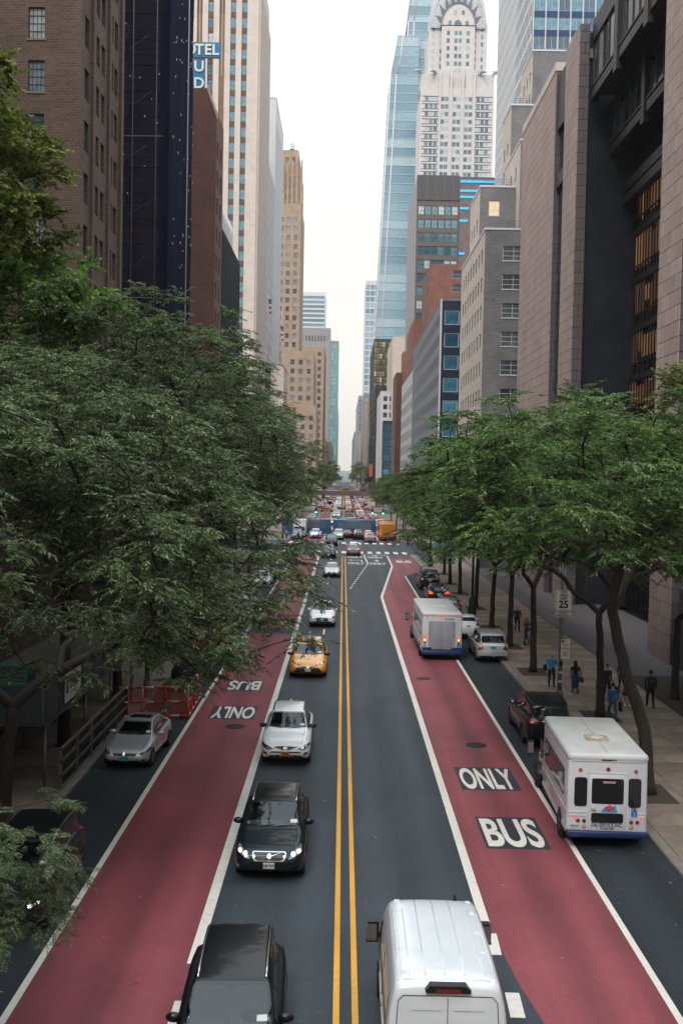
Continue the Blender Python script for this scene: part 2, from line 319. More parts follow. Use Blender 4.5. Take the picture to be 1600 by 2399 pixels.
for y0, y1, nm in ((143.8, 147.8, 'crosswalk'), (164.2, 168.0, 'crosswalk'), (302, 306, 'crosswalk')):
    cw = empty(nm, (0, 0, 0)); tag(cw, kind='structure')
    b = MB(); b.add([(-.32, -.5 * (y1 - y0), 0), (.32, -.5 * (y1 - y0), 0), (.32, .5 * (y1 - y0), 0), (-.32, .5 * (y1 - y0), 0)], [(0, 1, 2, 3)], M_WHITE); me = b.mesh('bar')
    for k in range(15): link('bar', me, cw, (-8.6 + 1.23 * k, (y0 + y1) / 2, 0.0115))
# lettering on black patches
M_PATCH = road_mat('patch', (0.024, 0.033, 0.042), 0.2, 0.12, 0.7)
pat = [rect(4.15, 6.05, 29.6, 32.4), rect(4.08, 6.15, 35.2, 38.0), rect(-6.05, -4.0, 44.8, 47.4), rect(-6.0, -4.2, 50.8, 53.4), rect(6.2, 8.9, 136.6, 138.2)]
pat += [rect(-OUT + .1, -INN - .15, 69.5, 72.0), rect(-5.2, -4.2, 78, 79.2), rect(-6.6, -4.6, 88, 90.5)]
sheet('lettering_patch', pat, 0.009, M_PATCH)
def road_text(txt, cx, cy, w, h, flip=False, stroke=0.028):
    me = text_mesh(txt, 1.0, M_WHITE, 0.0, 1.0, stroke)
    co = np.array([v.co[:] for v in me.vertices]); mn, mxx = co.min(0), co.max(0)
    for v in me.vertices: v.co.x = ((v.co.x - mn[0]) / (mxx[0] - mn[0]) - .5) * w; v.co.y = ((v.co.y - mn[1]) / (mxx[1] - mn[1]) - .5) * h; v.co.z = 0
    bm = bmesh.new(); bm.from_mesh(me); bmesh.ops.remove_doubles(bm, verts=bm.verts, dist=1e-5); bm.to_mesh(me); bm.free()
    o = link('road_lettering', me, None, (cx, cy, 0.0125), math.pi if flip else 0); return tag(o, kind='structure')
road_text('BUS', 5.1, 31.0, 1.72, 2.5); road_text('ONLY', 5.12, 36.6, 1.9, 2.55)
road_text('ONLY', -5.02, 46.1, 1.9, 2.3, True); road_text('BUS', -5.1, 52.1, 1.65, 2.3, True)
road_text('BUS', 7.7, 131.2, 1.9, 3.6)
for y in (127.5, 137.2): road_text('ONLY', 1.55, y, 2.1, 3.0); road_text('ONLY', 4.25, y, 2.1, 3.0)
ar = []
for y in (131.6,):
    ar += [rect(4.18, 4.36, y - 1.4, y + .4), [(3.8, y + .3), (4.74, y + .3), (4.27, y + 1.7)], rect(1.0, 2.4, y + .3, y + .75), [(0.55, y + .5), (1.1, y - .35), (1.1, y + 1.4)], rect(2.2, 2.4, y - 1.6, y + .3)]
ar += [rect(4.18, 4.36, 139.4, 140), [(3.85, 139.9), (4.7, 139.9), (4.27, 141)], rect(.8, 2.4, 139.6, 140.2)]
sheet('arrow_marking', ar, 0.0125, M_WHITE)
# manholes
def manhole(x, y, r, lab):
    b = MB(); b.lathe([(r, -.02), (r, .012), (r * .93, .014), (r * .9, .009)], M_IRON, 28)
    for i in range(-4, 5):
        h = math.sqrt(max(0, .85 - (i / 4.6) ** 2)) * r * .92; b.box(i * r / 4.9 - .018, i * r / 4.9 + .018, -h, h, .008, .0145, M_IRON)
    tag(b.build('manhole_cover', None, (x, y, .004)), lab, 'manhole cover', 'manhole covers')
manhole(5.33, 41.2, .42, 'iron manhole cover in red lane beyond the ONLY lettering'); manhole(4.26, 54.8, .40, 'small manhole cover in red lane behind the departing shuttle bus'); manhole(-4.67, 43.5, .42, 'iron manhole cover beside the upside-down ONLY in left bus lane')
# sidewalks: kerb stones and slabs one by one
def sidewalk(name, sx, x0, x1, y0, y1, slab_y1, cw, rl):
    base = MB(); base.box(min(sx * x0, sx * x1), max(sx * x0, sx * x1), y0, y1, -.3, .10, M_SIDE)
    o = tag(base.build(name), kind='structure')
    n = max(1, round((x1 - x0 - .32) / cw)); wx = (x1 - x0 - .32) / n
    b = MB(); b.cbox(-wx / 2 + .012, wx / 2 - .012, -rl / 2 + .012, rl / 2 - .012, .09, .131, M_SIDE, .008); me = b.mesh('slab')
    b = MB(); b.cbox(-.15, .15, -rl / 2 + .006, rl / 2 - .006, -.2, .135, M_KERB, .03); mk = b.mesh('kerb_stone')
    y = y0
    while y + rl <= slab_y1:
        for i in range(n): link('slab', me, o, (sx * (x0 + .32 + wx * (i + .5)), y + rl / 2, rng.uniform(-.004, .004)))
        link('kerb_stone', mk, o, (sx * (x0 + .15), y + rl / 2, rng.uniform(-.003, .003)))
        y += rl
    return o
sidewalk('sidewalk', 1, CURB, 15.4, 22, 142, 138, 2.0, 2.4)
sidewalk('sidewalk', -1, CURB, 15.0, 20, 142, 48, 2.0, 2.4)
for s in (-1, 1):
    b = MB(); b.box(min(s * CURB, s * 15.2), max(s * CURB, s * 15.2), 169, 300, -.3, .12, M_SIDE); b.box(min(s * CURB, s * 15.2), max(s * CURB, s * 15.2), 312, 1800, -.3, .12, M_SIDE); b.box(min(s * CURB, s * 15.2), max(s * CURB, s * 15.2), -40, 22 if s > 0 else 20, -.3, .12, M_SIDE)
    tag(b.build('sidewalk'), kind='structure')
b = MB()
for i in range(5):
    for j in range(34): b.cbox(15.45 + 1.5 * i, 16.93 + 1.5 * i, 40 + 3 * j + .015, 43 + 3 * j - .015, -.2, .128 + rng.uniform(0, .005), M_PLAZA, .01)
tag(b.build('plaza'), kind='structure')

# tar-sealed cracks and utility cuts
b = MB(); kr = random.Random(12); M_TAR = mat('tar_seal', (0.016, 0.018, 0.021), .5, 0, .2)
for k in range(18):
    x, y = kr.choice((-1, 1)) * kr.uniform(.6, 3.0), kr.uniform(16, 110); a = 1.57 + kr.uniform(-.25, .25); w = kr.uniform(.005, .010)
    for j in range(kr.randint(4, 12)):
        l = kr.uniform(.2, .55); x2, y2 = x + math.cos(a) * l, y + math.sin(a) * l; nx, ny = -math.sin(a) * w, math.cos(a) * w
        if .4 < abs(x2) < 3.05: b.add([(x - nx, y - ny, .0135), (x2 - nx, y2 - ny, .0135), (x2 + nx, y2 + ny, .0135), (x + nx, y + ny, .0135)], [(0, 1, 2, 3)], M_TAR)
        x, y = x2, y2; a += kr.uniform(-.35, .35)
tag(b.build('tar_seams'), kind='structure')
# ------------------------------------------------------------------ buildings
M_BRK1 = brick_mat('brown_brick', (0.125, 0.070, 0.050), (0.065, 0.040, 0.032), (0.135, 0.105, 0.09), 0.36, 0.14, 0.8)
M_BRK2 = brick_mat('red_brick', (0.145, 0.056, 0.042), (0.095, 0.040, 0.033), (0.13, 0.085, 0.072), 0.36, 0.14, 0.6)
M_BRK3 = brick_mat('orange_brick', (0.27, 0.11, 0.08), (0.21, 0.085, 0.065), (0.2, 0.13, 0.1), 0.5, 0.2, 0.4)
M_BRKG = brick_mat('grey_brick', (0.19, 0.185, 0.19), (0.13, 0.13, 0.14), (0.15, 0.145, 0.145), 0.5, 0.13, 0.4)
M_BRKL = brick_mat('pale_brick', (0.56, 0.47, 0.40), (0.48, 0.405, 0.35), (0.46, 0.40, 0.35), 0.5, 0.13, 0.3, 0.1)
M_TAN = mat('tan_brick', (0.36, 0.265, 0.185), 0.85, 0, 0.2, 0.6, 0.2, 10, grime=0.15)
M_LIME = mat('limestone', (0.60, 0.52, 0.46), 0.8, 0, 0.1, 1.5, 0.1, 10, grime=0.1)
M_CREAM = mat('cream_stone', (0.55, 0.48, 0.41), 0.8, 0, 0.12, 1.0, 0.1, 10, grime=0.12)
M_CHRY = mat('pale_grey_brick', (0.56, 0.53, 0.52), 0.8, 0, 0.1, 0.8, 0.1, 10, grime=0.08)
M_CHRYD = mat('dark_grey_brick', (0.12, 0.14, 0.17), 0.8, 0, 0.2, 0.8)
M_STEEL = mat('steel_crown', (0.40, 0.42, 0.44), 0.38, 0.75, 0.15, 0.8)
M_SPAND = mat('brown_spandrel', (0.13, 0.065, 0.05), 0.7, 0, 0.35, 3.0)
M_STRIP = mat('brown_strip', (0.20, 0.125, 0.085), 0.8, 0, 0.25, 0.7)
M_COPE = mat('coping_stone', (0.42, 0.38, 0.29), 0.8, 0, 0.2, 2)
M_FRAMEW = mat('white_frame', (0.55, 0.56, 0.58), 0.5, 0, 0.1, 4)
M_FRAMED = mat('dark_frame', (0.03, 0.036, 0.04), 0.45, 0.3, 0.15, 4)
M_FRAMEG = mat('grey_frame', (0.16, 0.18, 0.2), 0.5, 0.4, 0.15, 4)
M_STONE = mat('dark_granite', (0.062, 0.060, 0.068), 0.7, 0, 0.2, 2, 0.2, 20)
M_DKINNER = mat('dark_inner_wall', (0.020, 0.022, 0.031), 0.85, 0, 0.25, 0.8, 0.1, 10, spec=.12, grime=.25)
M_DKSTEEL = mat('weathering_steel', (0.024, 0.021, 0.022), 0.55, 0.4, 0.3, 1.5)
M_ROOF = mat('roof_deck', (0.14, 0.135, 0.13), 0.9, 0, 0.2, 0.5)
M_CURT = mat('white_panel', (0.60, 0.61, 0.62), 0.5, 0, 0.08, 1)
M_MGREY = mat('grey_metal_panel', (0.22, 0.235, 0.26), 0.45, 0.5, 0.12, 1)
M_BRONZE = mat('bronze_panel', (0.115, 0.092, 0.082), 0.5, 0.3, 0.2, 1)
M_LAV = mat('mauve_panel', (0.26, 0.235, 0.25), 0.6, 0.1, 0.08, 0.5)
G_TEAL = glass_mat('teal_glass', (0.02, 0.09, 0.125), (0.075, 0.22, 0.275), (0.42, 0.50, 0.52), pb=.22)
G_DARK = glass_mat('dark_glass', (0.012, 0.018, 0.024), (0.05, 0.075, 0.09), (0.22, 0.24, 0.25), pb=0.15)
G_BLUE = glass_mat('blue_glass', (0.015, 0.075, 0.12), (0.045, 0.16, 0.24), (0.08, 0.23, 0.32))
G_PALE = glass_mat('pale_glass', (0.11, 0.235, 0.31), (0.19, 0.335, 0.41), (0.30, 0.43, 0.49), 0.12, wav=0.1)
G_GREEN = glass_mat('green_glass', (0.03, 0.20, 0.21), (0.06, 0.30, 0.30), (0.12, 0.36, 0.36), 0.12)
G_OLD = glass_mat('old_glass', (0.06, 0.085, 0.10), (0.17, 0.22, 0.25), (0.34, 0.38, 0.40))
G_GREY = glass_mat('curtained_glass', (0.035, 0.045, 0.055), (0.10, 0.125, 0.145), (0.20, 0.23, 0.25), pb=0.35)
ROT = {'E': 0.0, 'R': -math.pi / 2, 'L': math.pi / 2}
WCACHE = {}
def window_mesh(w, h, nx, nz, fm, gm, bar=0.05, dep=0.06, sill=None, split=False):
    """frame with muntins (and glass unless split); local x 0..w, z 0..h, face towards -y"""
    key = (round(w, 2), round(h, 2), nx, nz, fm.name, gm.name, bar, split, sill.name if sill else '')
    if key in WCACHE: return WCACHE[key]
    b = MB(); t = bar
    b.box(0, t, 0, dep, 0, h, fm); b.box(w - t, w, 0, dep, 0, h, fm); b.box(t, w - t, 0, dep, 0, t, fm); b.box(t, w - t, 0, dep, h - t, h, fm)
    for i in range(1, nx):
        x = w * i / nx; b.box(x - t * .4, x + t * .4, .005, dep - .01, t, h - t, fm)
    for k in range(1, nz):
        z = h * k / nz; b.box(t, w - t, .008, dep - .014, z - t * .4, z + t * .4, fm)
    if sill: b.box(-.08, w + .08, -.14, dep, -.10, -.002, sill)
    g = MB(); g.quad((t * .5, dep * .6, t * .5), (w - t * .5, dep * .6, t * .5), (w - t * .5, dep * .6, h - t * .5), (t * .5, dep * .6, h - t * .5), gm)
    if split: r = (b.mesh('window'), g.mesh('pane'))
    else:
        b.add(g.v, g.f, gm); r = (b.mesh('window'), None)
    WCACHE[key] = r; return r
def facade(par, loc, side, Wd, H, cols, rows, wall, fm=None, gm=None, nx=1, nz=2, bar=.05, depth=.18, z0=0, sill=None, split=False, skip=None, wallname='wall', cap=300, rowwall=None):
    """wall with recessed openings at cols x rows; each window an object; those past the cap joined as stuff"""
    xs = sorted(set([0, Wd] + [c for p in cols for c in p])); zs = sorted(set([z0, H] + [c for p in rows for c in p]))
    cs = {round(p[0], 4): p for p in cols}; rs = {round(p[0], 4): p for p in rows}
    b = MB(); wins = []
    for i in range(len(xs) - 1):
        for k in range(len(zs) - 1):
            x0_, x1_, a, c = xs[i], xs[i + 1], zs[k], zs[k + 1]
            if round(x0_, 4) in cs and round(a, 4) in rs and not (skip and skip(cols.index(cs[round(x0_, 4)]), rows.index(rs[round(a, 4)]))):
                d = depth
                b.quad((x0_, 0, a), (x0_, d, a), (x0_, d, c), (x0_, 0, c), wall); b.quad((x1_, d, a), (x1_, 0, a), (x1_, 0, c), (x1_, d, c), wall)
                b.quad((x0_, 0, a), (x1_, 0, a), (x1_, d, a), (x0_, d, a), wall); b.quad((x0_, d, c), (x1_, d, c), (x1_, 0, c), (x0_, 0, c), wall)
                wins.append((x0_, a, x1_ - x0_, c - a))
            else:
                b.quad((x0_, 0, a), (x1_, 0, a), (x1_, 0, c), (x0_, 0, c), rowwall if rowwall and round(x0_, 4) in cs else wall)
    o = b.build(wallname, par, loc, ROT[side])
    if gm is None or not wins: return o
    Mx = Matrix.Translation(loc) @ Matrix.Rotation(ROT[side], 4, 'Z')
    wins.sort(key=lambda q: (Mx @ Vector((q[0], 0, q[1]))).y); n = 0; rest = MB()
    for x, z, w, h in wins:
        me, pane = window_mesh(w, h, nx, nz, fm, gm, bar, .06, sill, split)
        if n < cap:
            wo = link('window', me, par, Mx @ Vector((x, depth * .6, z)), ROT[side])
            if pane: link('pane', pane, wo)
            n += 1
        else: rest.box(x, x + w, depth * .6, depth * .9, z, z + h, gm)
    if rest.v: tag(rest.build('window_field', par, loc, ROT[side]), kind='stuff')
    return o
def mass(par, x0, x1, y0, y1, H, m, z0=0, cope=None, inset=.45, roof=M_ROOF):
    """inner volume that closes a building behind its facades, with a roof and parapet"""
    b = MB(); b.box(x0 + inset, x1 - inset, y0 + inset, y1 - .02, z0, H - .6, m); b.build('inner_wall', par)
    if cope:
        b = MB(); t = .5
        b.box(x0 - .08, x1 + .08, y0 - .08, y0 + t, H, H + .25, cope); b.box(x0 - .08, x1 + .08, y1 - t, y1, H, H + .25, cope)
        b.box(x0 - .08, x0 + t, y0 + t, y1 - t, H, H + .25, cope); b.box(x1 - t, x1 + .08, y0 + t, y1 - t, H, H + .25, cope); b.build('parapet', par)
    b = MB(); b.box(x0 + .3, x1 - .3, y0 + .3, y1 - .3, H - .6, H - .25, roof); b.build('roof', par)
def grid(a, n, pitch, w): return [(a + pitch * i, a + pitch * i + w) for i in range(n)]
def bld(name, label, x, y, group=None): return empty(name, (0, 0, 0), 0, label, 'building', group)
def block(name, label, sd, X, Y0, Y1, Wd, H, wall, cols_e, cols_s, rows, fm, gm, nx=1, nz=2, bar=.08, depth=.2, cope=None, z0=0, par=None, cap=140, walls=None, **kw):
    """axis-aligned block on side sd (-1 left, 1 right) whose street face is at X and camera face at Y0"""
    p = par or bld(name, label, X, Y0)
    x0, x1 = (X, X + Wd) if sd > 0 else (X - Wd, X)
    facade(p, (x0, Y0, 0), 'E', Wd, H, cols_e, rows, wall, fm, gm, nx, nz, bar, depth, z0, cap=cap, **kw)
    ws = walls or wall
    if sd > 0: facade(p, (X, Y1, 0), 'R', Y1 - Y0, H, cols_s, rows, ws, fm, gm, nx, nz, bar, depth, z0, cap=cap, **kw)
    else: facade(p, (X, Y0, 0), 'L', Y1 - Y0, H, cols_s, rows, ws, fm, gm, nx, nz, bar, depth, z0, cap=cap, **kw)
    mass(p, x0, x1, Y0, Y1, H, wall, z0, cope); return p
# ---- left side
# brown brick apartment tower with steel casement windows
p = bld('brick_apartment_tower', 'dark brown brick apartment tower with steel casements at upper left', -15, 56.8)
rowsA = grid(34.4 - 2.87 * 9, 22, 2.87, 1.69)
facade(p, (-33, 56.8, 0), 'E', 18, 74, [(6.6, 7.5), (9.5, 10.4), (12.2, 13.1), (15.1, 16.0)], rowsA, M_BRK1, M_FRAMED, G_OLD, 4, 4, .035, .16, sill=M_STRIP, split=True, cap=150)
facade(p, (-15, 56.8, 0), 'L', 10.8, 74, [(.75, 1.75), (3.4, 4.15), (4.6, 5.5), (7.0, 7.7), (8.0, 8.9)], rowsA, M_BRK1, M_FRAMED, G_OLD, 3, 4, .035, .25, split=True, cap=150)
mass(p, -33, -15, 56.8, 67.6, 74, M_BRK1)
for u in (2.35, 6.3, 9.6):
    b = MB(); b.box(-15, -14.82, 56.8 + u - .25, 56.8 + u + .25, 0, 74, M_BRK1); b.build('pier', p)
# netted scaffold tower
M_NET = mat('navy_netting', (0.010, 0.015, 0.034), 0.9, 0, 0.45, 2.5, 0.4, 6, stretch=(1, 1, .15), spec=.08)
M_NETD = mat('navy_netting_thin', (0.006, 0.010, 0.034), 0.9, 0, 0.45, 1.2, 0.3, 6, stretch=(1, 1, .2), spec=.08)
M_TIE = mat('white_tie', (0.6, 0.6, 0.58), 0.7, 0, 0.1)
M_POLE = mat('galvanised_pole', (0.16, 0.165, 0.18), 0.5, 0.6, 0.2, 3)
_N, _L = M_NETD.node_tree.nodes, M_NETD.node_tree.links; _t = _N.new('ShaderNodeBsdfTransparent'); _m = _N.new('ShaderNodeMixShader'); _m.inputs[0].default_value = .62; _L.new(_t.outputs[0], _m.inputs[1]); _L.new(_N['Principled BSDF'].outputs[0], _m.inputs[2]); _L.new(_m.outputs[0], _N['Material Output'].inputs['Surface'])
M_OLDWALL = mat('old_wall', (0.10, 0.085, 0.10), .9, 0, .3, 1); M_DECKB = mat('scaffold_deck', (0.12, 0.085, 0.065), .85, 0, .3, 2)
p = bld('scaffolded_tower', 'tower wrapped in dark navy construction netting beside brown tower', -15, 84)
mass(p, -34, -15.4, 84.4, 96, 78, M_SPAND, 0)
def net(name, par, loc, side, Wd, H, z0, m, amp, n, seed):
    r = random.Random(seed); b = MB(); nz = 30; ph = [r.uniform(0, 6.28) for _ in range(5)]
    vs_, fs = [], []
    for k in range(nz + 1):
        z = z0 + (H - z0) * k / nz
        for i in range(n + 1):
            x = Wd * i / n; y = amp * (math.sin(x * 9 + ph[0] + .3 * math.sin(z * .2)) + .6 * math.sin(x * 21 + ph[1]) + .5 * math.sin(z * .55 + x * .8 + ph[2])) ; vs_.append((x, y - .35, z))
    for k in range(nz):
        for i in range(n): a = k * (n + 1) + i; fs.append((a, a + 1, a + n + 2, a + n + 1))
    b.add(vs_, fs, m, True); return b.build(name, par, loc, ROT[side])
net('netting', p, (-15.2, 84.1, 0), 'L', 11.9, 78, 0, M_NET, .06, 110, 3); net('netting', p, (-34, 84.3, 0), 'E', 19.1, 78, 0, M_NETD, .05, 120, 4)
for k in range(9):   # scaffold poles and braces proud of the thin net
    b = MB(); x = -15.9 - 1.9 * (k % 5); y = 83.72
    if k < 5: b.tube([(x, y, 0), (x, y, 78)], .03, M_POLE, 6)
    else: b.tube([(-15.3, 83.75, 12 + 13 * (k - 5)), (-25, 83.75, 12 + 13 * (k - 5))], .04, M_POLE, 6)
    b.build('scaffold_pole', p)
for k in range(30):
    b = MB(); z = 11 + 2.05 * k; b.box(-26, -15.5, 84.02, 84.38, z, z + .07, M_DECKB); b.tube([(-26, 84.05, z + 1.0), (-15.5, 84.05, z + 1.0)], .025, M_POLE, 5); b.build('scaffold_deck', p)
for k in range(9):
    b = MB(); z = 14 + 6.2 * k; b.box(-20.5 + .5 * (k % 2), -18.2, 84.3, 84.42, z, z + 3.4, M_BRK2 if k % 2 else M_OLDWALL); b.build('exposed_wall', p)
for k in range(13):
    b = MB(); z = 14 + 4.4 * k; b.tube([(-17.8 - .4 * (k % 3), 83.66, z), (-16.2 - .4 * (k % 2), 83.66, z + 1.2)], .012, M_POLE, 5); b.build('brace', p)
r_ = random.Random(5); b = MB()
for k in range(110):
    y = r_.uniform(84.4, 95.8); z = r_.uniform(14, 66); b.box(-14.72, -14.66, y, y + .07, z, z + r_.uniform(.06, .22), M_TIE)
for k in range(26):
    x = r_.uniform(-19, -15.4); z = r_.uniform(14, 66); b.box(x, x + .07, 83.6, 83.66, z, z + r_.uniform(.05, .16), M_TIE)
tag(b.build('net_ties', p), kind='stuff')
b = MB(); b.tube([(-14.7, 92.4, 0), (-14.7, 92.3, 78)], .045, M_TIE, 6); b.build('hoist_cable', p)
# red brick building with stone coping
p = bld('red_brick_building', 'red brick building with stepped stone coping below hotel sign', -15, 114.7)
facade(p, (-30, 114.7, 0), 'E', 15, 50.2, [], [], M_BRK2)
b = MB(); b.prism([(-30, 50.2), (-15.0, 50.2), (-16.1, 53.4), (-30, 53.4)], 114.7, 115.3, M_BRK2); b.build('gable_wall', p)
b = MB(); b.prism([(-16.15, 53.4), (-15.0, 50.2), (-14.9, 50.6), (-16.0, 53.8)], 114.6, 115.4, M_COPE); b.build('coping', p)
facade(p, (-15, 114.7, 0), 'L', 6.4, 51, [(.9, 1.9), (3.6, 4.6)], grid(12, 12, 3.1, 1.8), M_BRK2, M_FRAMED, G_DARK, 1, 2, .06, .22)
mass(p, -30, -15, 114.7, 121.1, 50.2, M_BRK2)
# hotel sign
M_SIGNB = mat('blue_sign', (0.012, 0.16, 0.33), 0.45, 0, 0.35, 0.8); M_SIGNW = mat('sign_white', (0.75, 0.74, 0.68), 0.5, 0, 0.1)
p = empty('hotel_sign', (-17.7, 119.3, 50), 0, 'blue hotel sign with white letters crossing on brick rooftop', 'sign')
b = MB(); b.box(-2.45, 2.45, 0, .35, 8.6, 10.3, M_SIGNB); b.box(-2.45, 2.45, -.03, 0, 8.45, 8.6, M_FRAMED); b.build('name_board', p)
b = MB(); b.box(-.68, .68, .02, .33, -.2, 8.45, M_SIGNB); b.build('vertical_board', p)
for ch, x, z in (('H', -1.95, 9.4), ('O', -1.05, 9.4), ('T', 0, 9.4), ('E', 1.0, 9.4), ('L', 1.85, 9.4), ('U', 0, 7.5), ('D', 0, 5.6), ('O', 0, 3.75), ('R', 0, 1.9)):
    me = text_mesh(ch, 1.7, M_SIGNW, .03, 1.0, .035); o = link('letter', me, p, (x, -.05, z)); o.rotation_euler = (R(90), 0, 0)
b = MB()
for x in (.95, 1.35): b.tube([(x, .2, 0), (x, .2, 8.5)], .04, M_FRAMED, 6)
for k in range(19): b.box(.95, 1.35, .17, .23, .3 + .45 * k, .35 + .45 * k, M_FRAMED)
b.build('ladder_frame', p)
# dark green finned low block and white ribbed setback
M_FIN = mat('dark_green_fin', (0.012, 0.032, 0.036), 0.45, 0.4, 0.2, 2); M_RIB = mat('white_rib', (0.62, 0.63, 0.63), 0.55, 0, 0.08, 1)
p = bld('finned_block', 'low dark green office block with closely spaced vertical fins', -15, 122)
b = MB(); b.box(-30, -15.25, 121.8, 142, 0, 39.4, M_FIN); b.build('wall', p)
b = MB(); b.box(-.26, 0, -.07, .07, 0, 39.7, M_FIN); me = b.mesh('fin')
for k in range(34): link('fin', me, p, (-15, 122.1 + .6 * k, 0))
b = MB(); b.box(-30, -17.3, 124, 151, 39.4, 46.3, M_RIB); b.build('upper_wall', p)
b = MB(); b.box(-.3, 0, -.12, .12, 39.4, 46.6, M_RIB); me = b.mesh('rib')
for k in range(24): link('rib', me, p, (-17, 124.4 + 1.12 * k, 0))
# white-piered tower
def piered(p, x0, Y, Wd, H, side, loc, pattern, pitch, cw, first, zr, fl, wh_, z_top):
    """recessed brown strips with windows between proud white piers"""
    cols, blanks = [], []
    for i, t in enumerate(pattern):
        c = (first + pitch * i, first + pitch * i + cw); (cols if t == 'W' else blanks).append(c)
    rows = [(zr + fl * k, zr + fl * k + wh_) for k in range(int((z_top - zr) / fl))]
    facade(p, loc, side, Wd, H, sorted(cols), rows, M_SPAND if side == 'E' else M_SPAND, M_FRAMEG, G_TEAL, 1, 2, .06, .12, cap=150, wallname='strip_wall')
    Mx = Matrix.Translation(loc) @ Matrix.Rotation(ROT[side], 4, 'Z'); ed = sorted(cols + blanks); prev = 0
    for c in ed + [(Wd, Wd)]:
        if c[0] - prev > .05:
            b = MB(); b.box(prev, c[0], -.38, 0.02, 0, H + .6, M_LIME); o = b.build('pier', p); o.matrix_local = Mx
        prev = c[1]
    for c in blanks:
        b = MB(); b.box(c[0] + .02, c[1] - .02, -.06, 0.03, 0, H - 6, M_STRIP); b.box(c[0] + cw * .42, c[1] - cw * .42, -.14, -.06, H - 19, H, M_COPE); o = b.build('blank_strip', p); o.matrix_local = Mx
p = bld('white_piered_tower', 'tall pale tower with white vertical piers and brown window strips', -20, 221)
piered(p, -46, 221, 26, 114.5, 'E', (-46, 221, 0), 'WBWBWBWBWW', 2.38, 1.17, .98, 4, 3.28, 2.07, 113)
piered(p, -20, 221, 28, 114.5, 'L', (-20, 221, 0), 'WWWWWWWWWWW', 2.5, 1.1, .9, 4, 3.28, 2.07, 113)
mass(p, -46, -20, 221, 249, 114.5, M_SPAND)
b = MB()
for k in range(11): b.box(-46 + 2.38 * k, -44.9 + 2.38 * k, 220.5, 221.5, 114.5, 116.2, M_LIME)
b.box(-46, -20.0, 222.5, 248, 114, 121, M_LIME); b.build('crown', p)
p = bld('stone_wing', 'low pale stone wing with two window columns before piered tower', -14, 229)
facade(p, (-21, 229.3, 0), 'E', 7, 35, [(.5, 1.7), (2.9, 4.1)], grid(6, 9, 3.2, 2.0), M_LIME, M_FRAMEG, G_GREY, 1, 2, .06, .2, rowwall=M_SPAND)
facade(p, (-14, 229.3, 0), 'L', 16.5, 35, [(2, 3.2), (5, 6.2), (8, 9.2), (11, 12.2)], grid(6, 8, 3.2, 2.0), M_LIME, M_FRAMEG, G_GREY)
mass(p, -21, -14, 229.3, 245.8, 35, M_LIME, cope=M_LIME)
M_FLAG = mat('flag_red', (0.35, 0.05, 0.05), 0.8); M_FLAGW = mat('flag_white', (0.6, 0.58, 0.55), 0.8); M_FLAGB = mat('flag_blue', (0.03, 0.05, 0.16), 0.8)
for i, (x, yb, hh) in enumerate(((-17.6, 231, 16), (-14.8, 231, 13))):
    p = empty('flagpole', (x, yb, 35.2), 0, ('tall flagpole' if i == 0 else 'shorter flagpole') + ' with hanging flag on pale stone wing roof', 'flagpole')
    b = MB(); b.tube([(0, 0, 0), (0, 0, hh)], [.1, .05], M_FRAMEW, 7); b.build('pole', p)
    b = MB(); z1 = hh - 1 - 3 * i
    for k in range(6): b.box(-.1 + .02 * k, .45 + .05 * (k % 2), -.08 + .03 * (k % 3), .05 + .03 * (k % 2), z1 - .55 * (k + 1), z1 - .55 * k, (M_FLAGB if k == 0 else M_FLAG if k % 2 else M_FLAGW))
    b.build('flag', p)
# mirrored slab, ribbed white slab
G_MIR = glass_mat('mirror_glass', (0.25, 0.28, 0.31), (0.36, 0.38, 0.40), (0.45, 0.46, 0.47), 0.06, wav=0.5)
block('mirrored_slab', 'mirrored glass slab between piered tower and white ribbed slab', -1, -20, 249.4, 275.6, 20, 88, M_CURT, [], grid(.4, 10, 2.6, 2.2), grid(3, 24, 3.5, 3.0), M_CURT, G_MIR, 1, 1, .1, .15, cap=120)
p = block('ribbed_slab', 'white ribbed office slab beyond the piered tower', -1, -20, 276, 308, 22, 111, M_CURT, [], grid(.3, 20, 1.6, .7), [(4, 106)], M_CURT, G_GREY, 1, 1, .1, .3, cope=M_CURT)
# tan stepped tower
p = bld('tan_stepped_tower', 'tall tan brick tower stepping back near street end on left', -12, 425)
def tan(X, Y0, Y1, Wd, H, z0=0, pit=3.4):
    n = int((Wd - 1) / pit); ns = int((Y1 - Y0 - 1) / 4)
    block('', '', -1, X, Y0, Y1, Wd, H, M_TAN, [(Wd - 1.2 - pit * i - 1.7, Wd - 1.2 - pit * i) for i in range(n)][::-1], grid(1.5, ns, 4, 1.6), grid(max(z0 + 2.0, 4), int((H - max(z0 + 2, 4) - 1) / 3.7), 3.7, 2.1), M_FRAMEG, G_GREY, 1, 2, .12, .25, z0=z0, par=p, cap=75)
tan(-12, 425, 470, 14, 40); tan(-13.4, 427, 468, 14, 62.5, 40); tan(-20, 431, 466, 14, 124, 62.5, 3.0); tan(-20.6, 432, 464, 12, 140, 124, 3.0); tan(-21.6, 434, 462, 8, 147, 140, 2.6)
b = MB()
for k in range(6): b.prism([(-30 + 1.9 * k, 124), (-29 + 1.9 * k, 124), (-29.2 + 1.9 * k, 142), (-29.8 + 1.9 * k, 142)], 431.2, 432, M_TAN)
b.build('buttress', p)
b = MB(); b.box(-26, -22.5, 440, 455, 147, 149, M_FRAMED); b.box(-25.5, -24, 439, 450, 149, 151.5, M_FRAMEW); b.build('roof_plant', p)
block('brown_corner_building', 'brown masonry building with sloped roof past tan tower', -1, -12, 560, 620, 26, 81, M_TAN, grid(1, 7, 3.6, 1.8), grid(2, 12, 4.8, 2), grid(8, 18, 4, 2.2), M_FRAMEG, G_GREY, cap=90, cope=M_COPE)
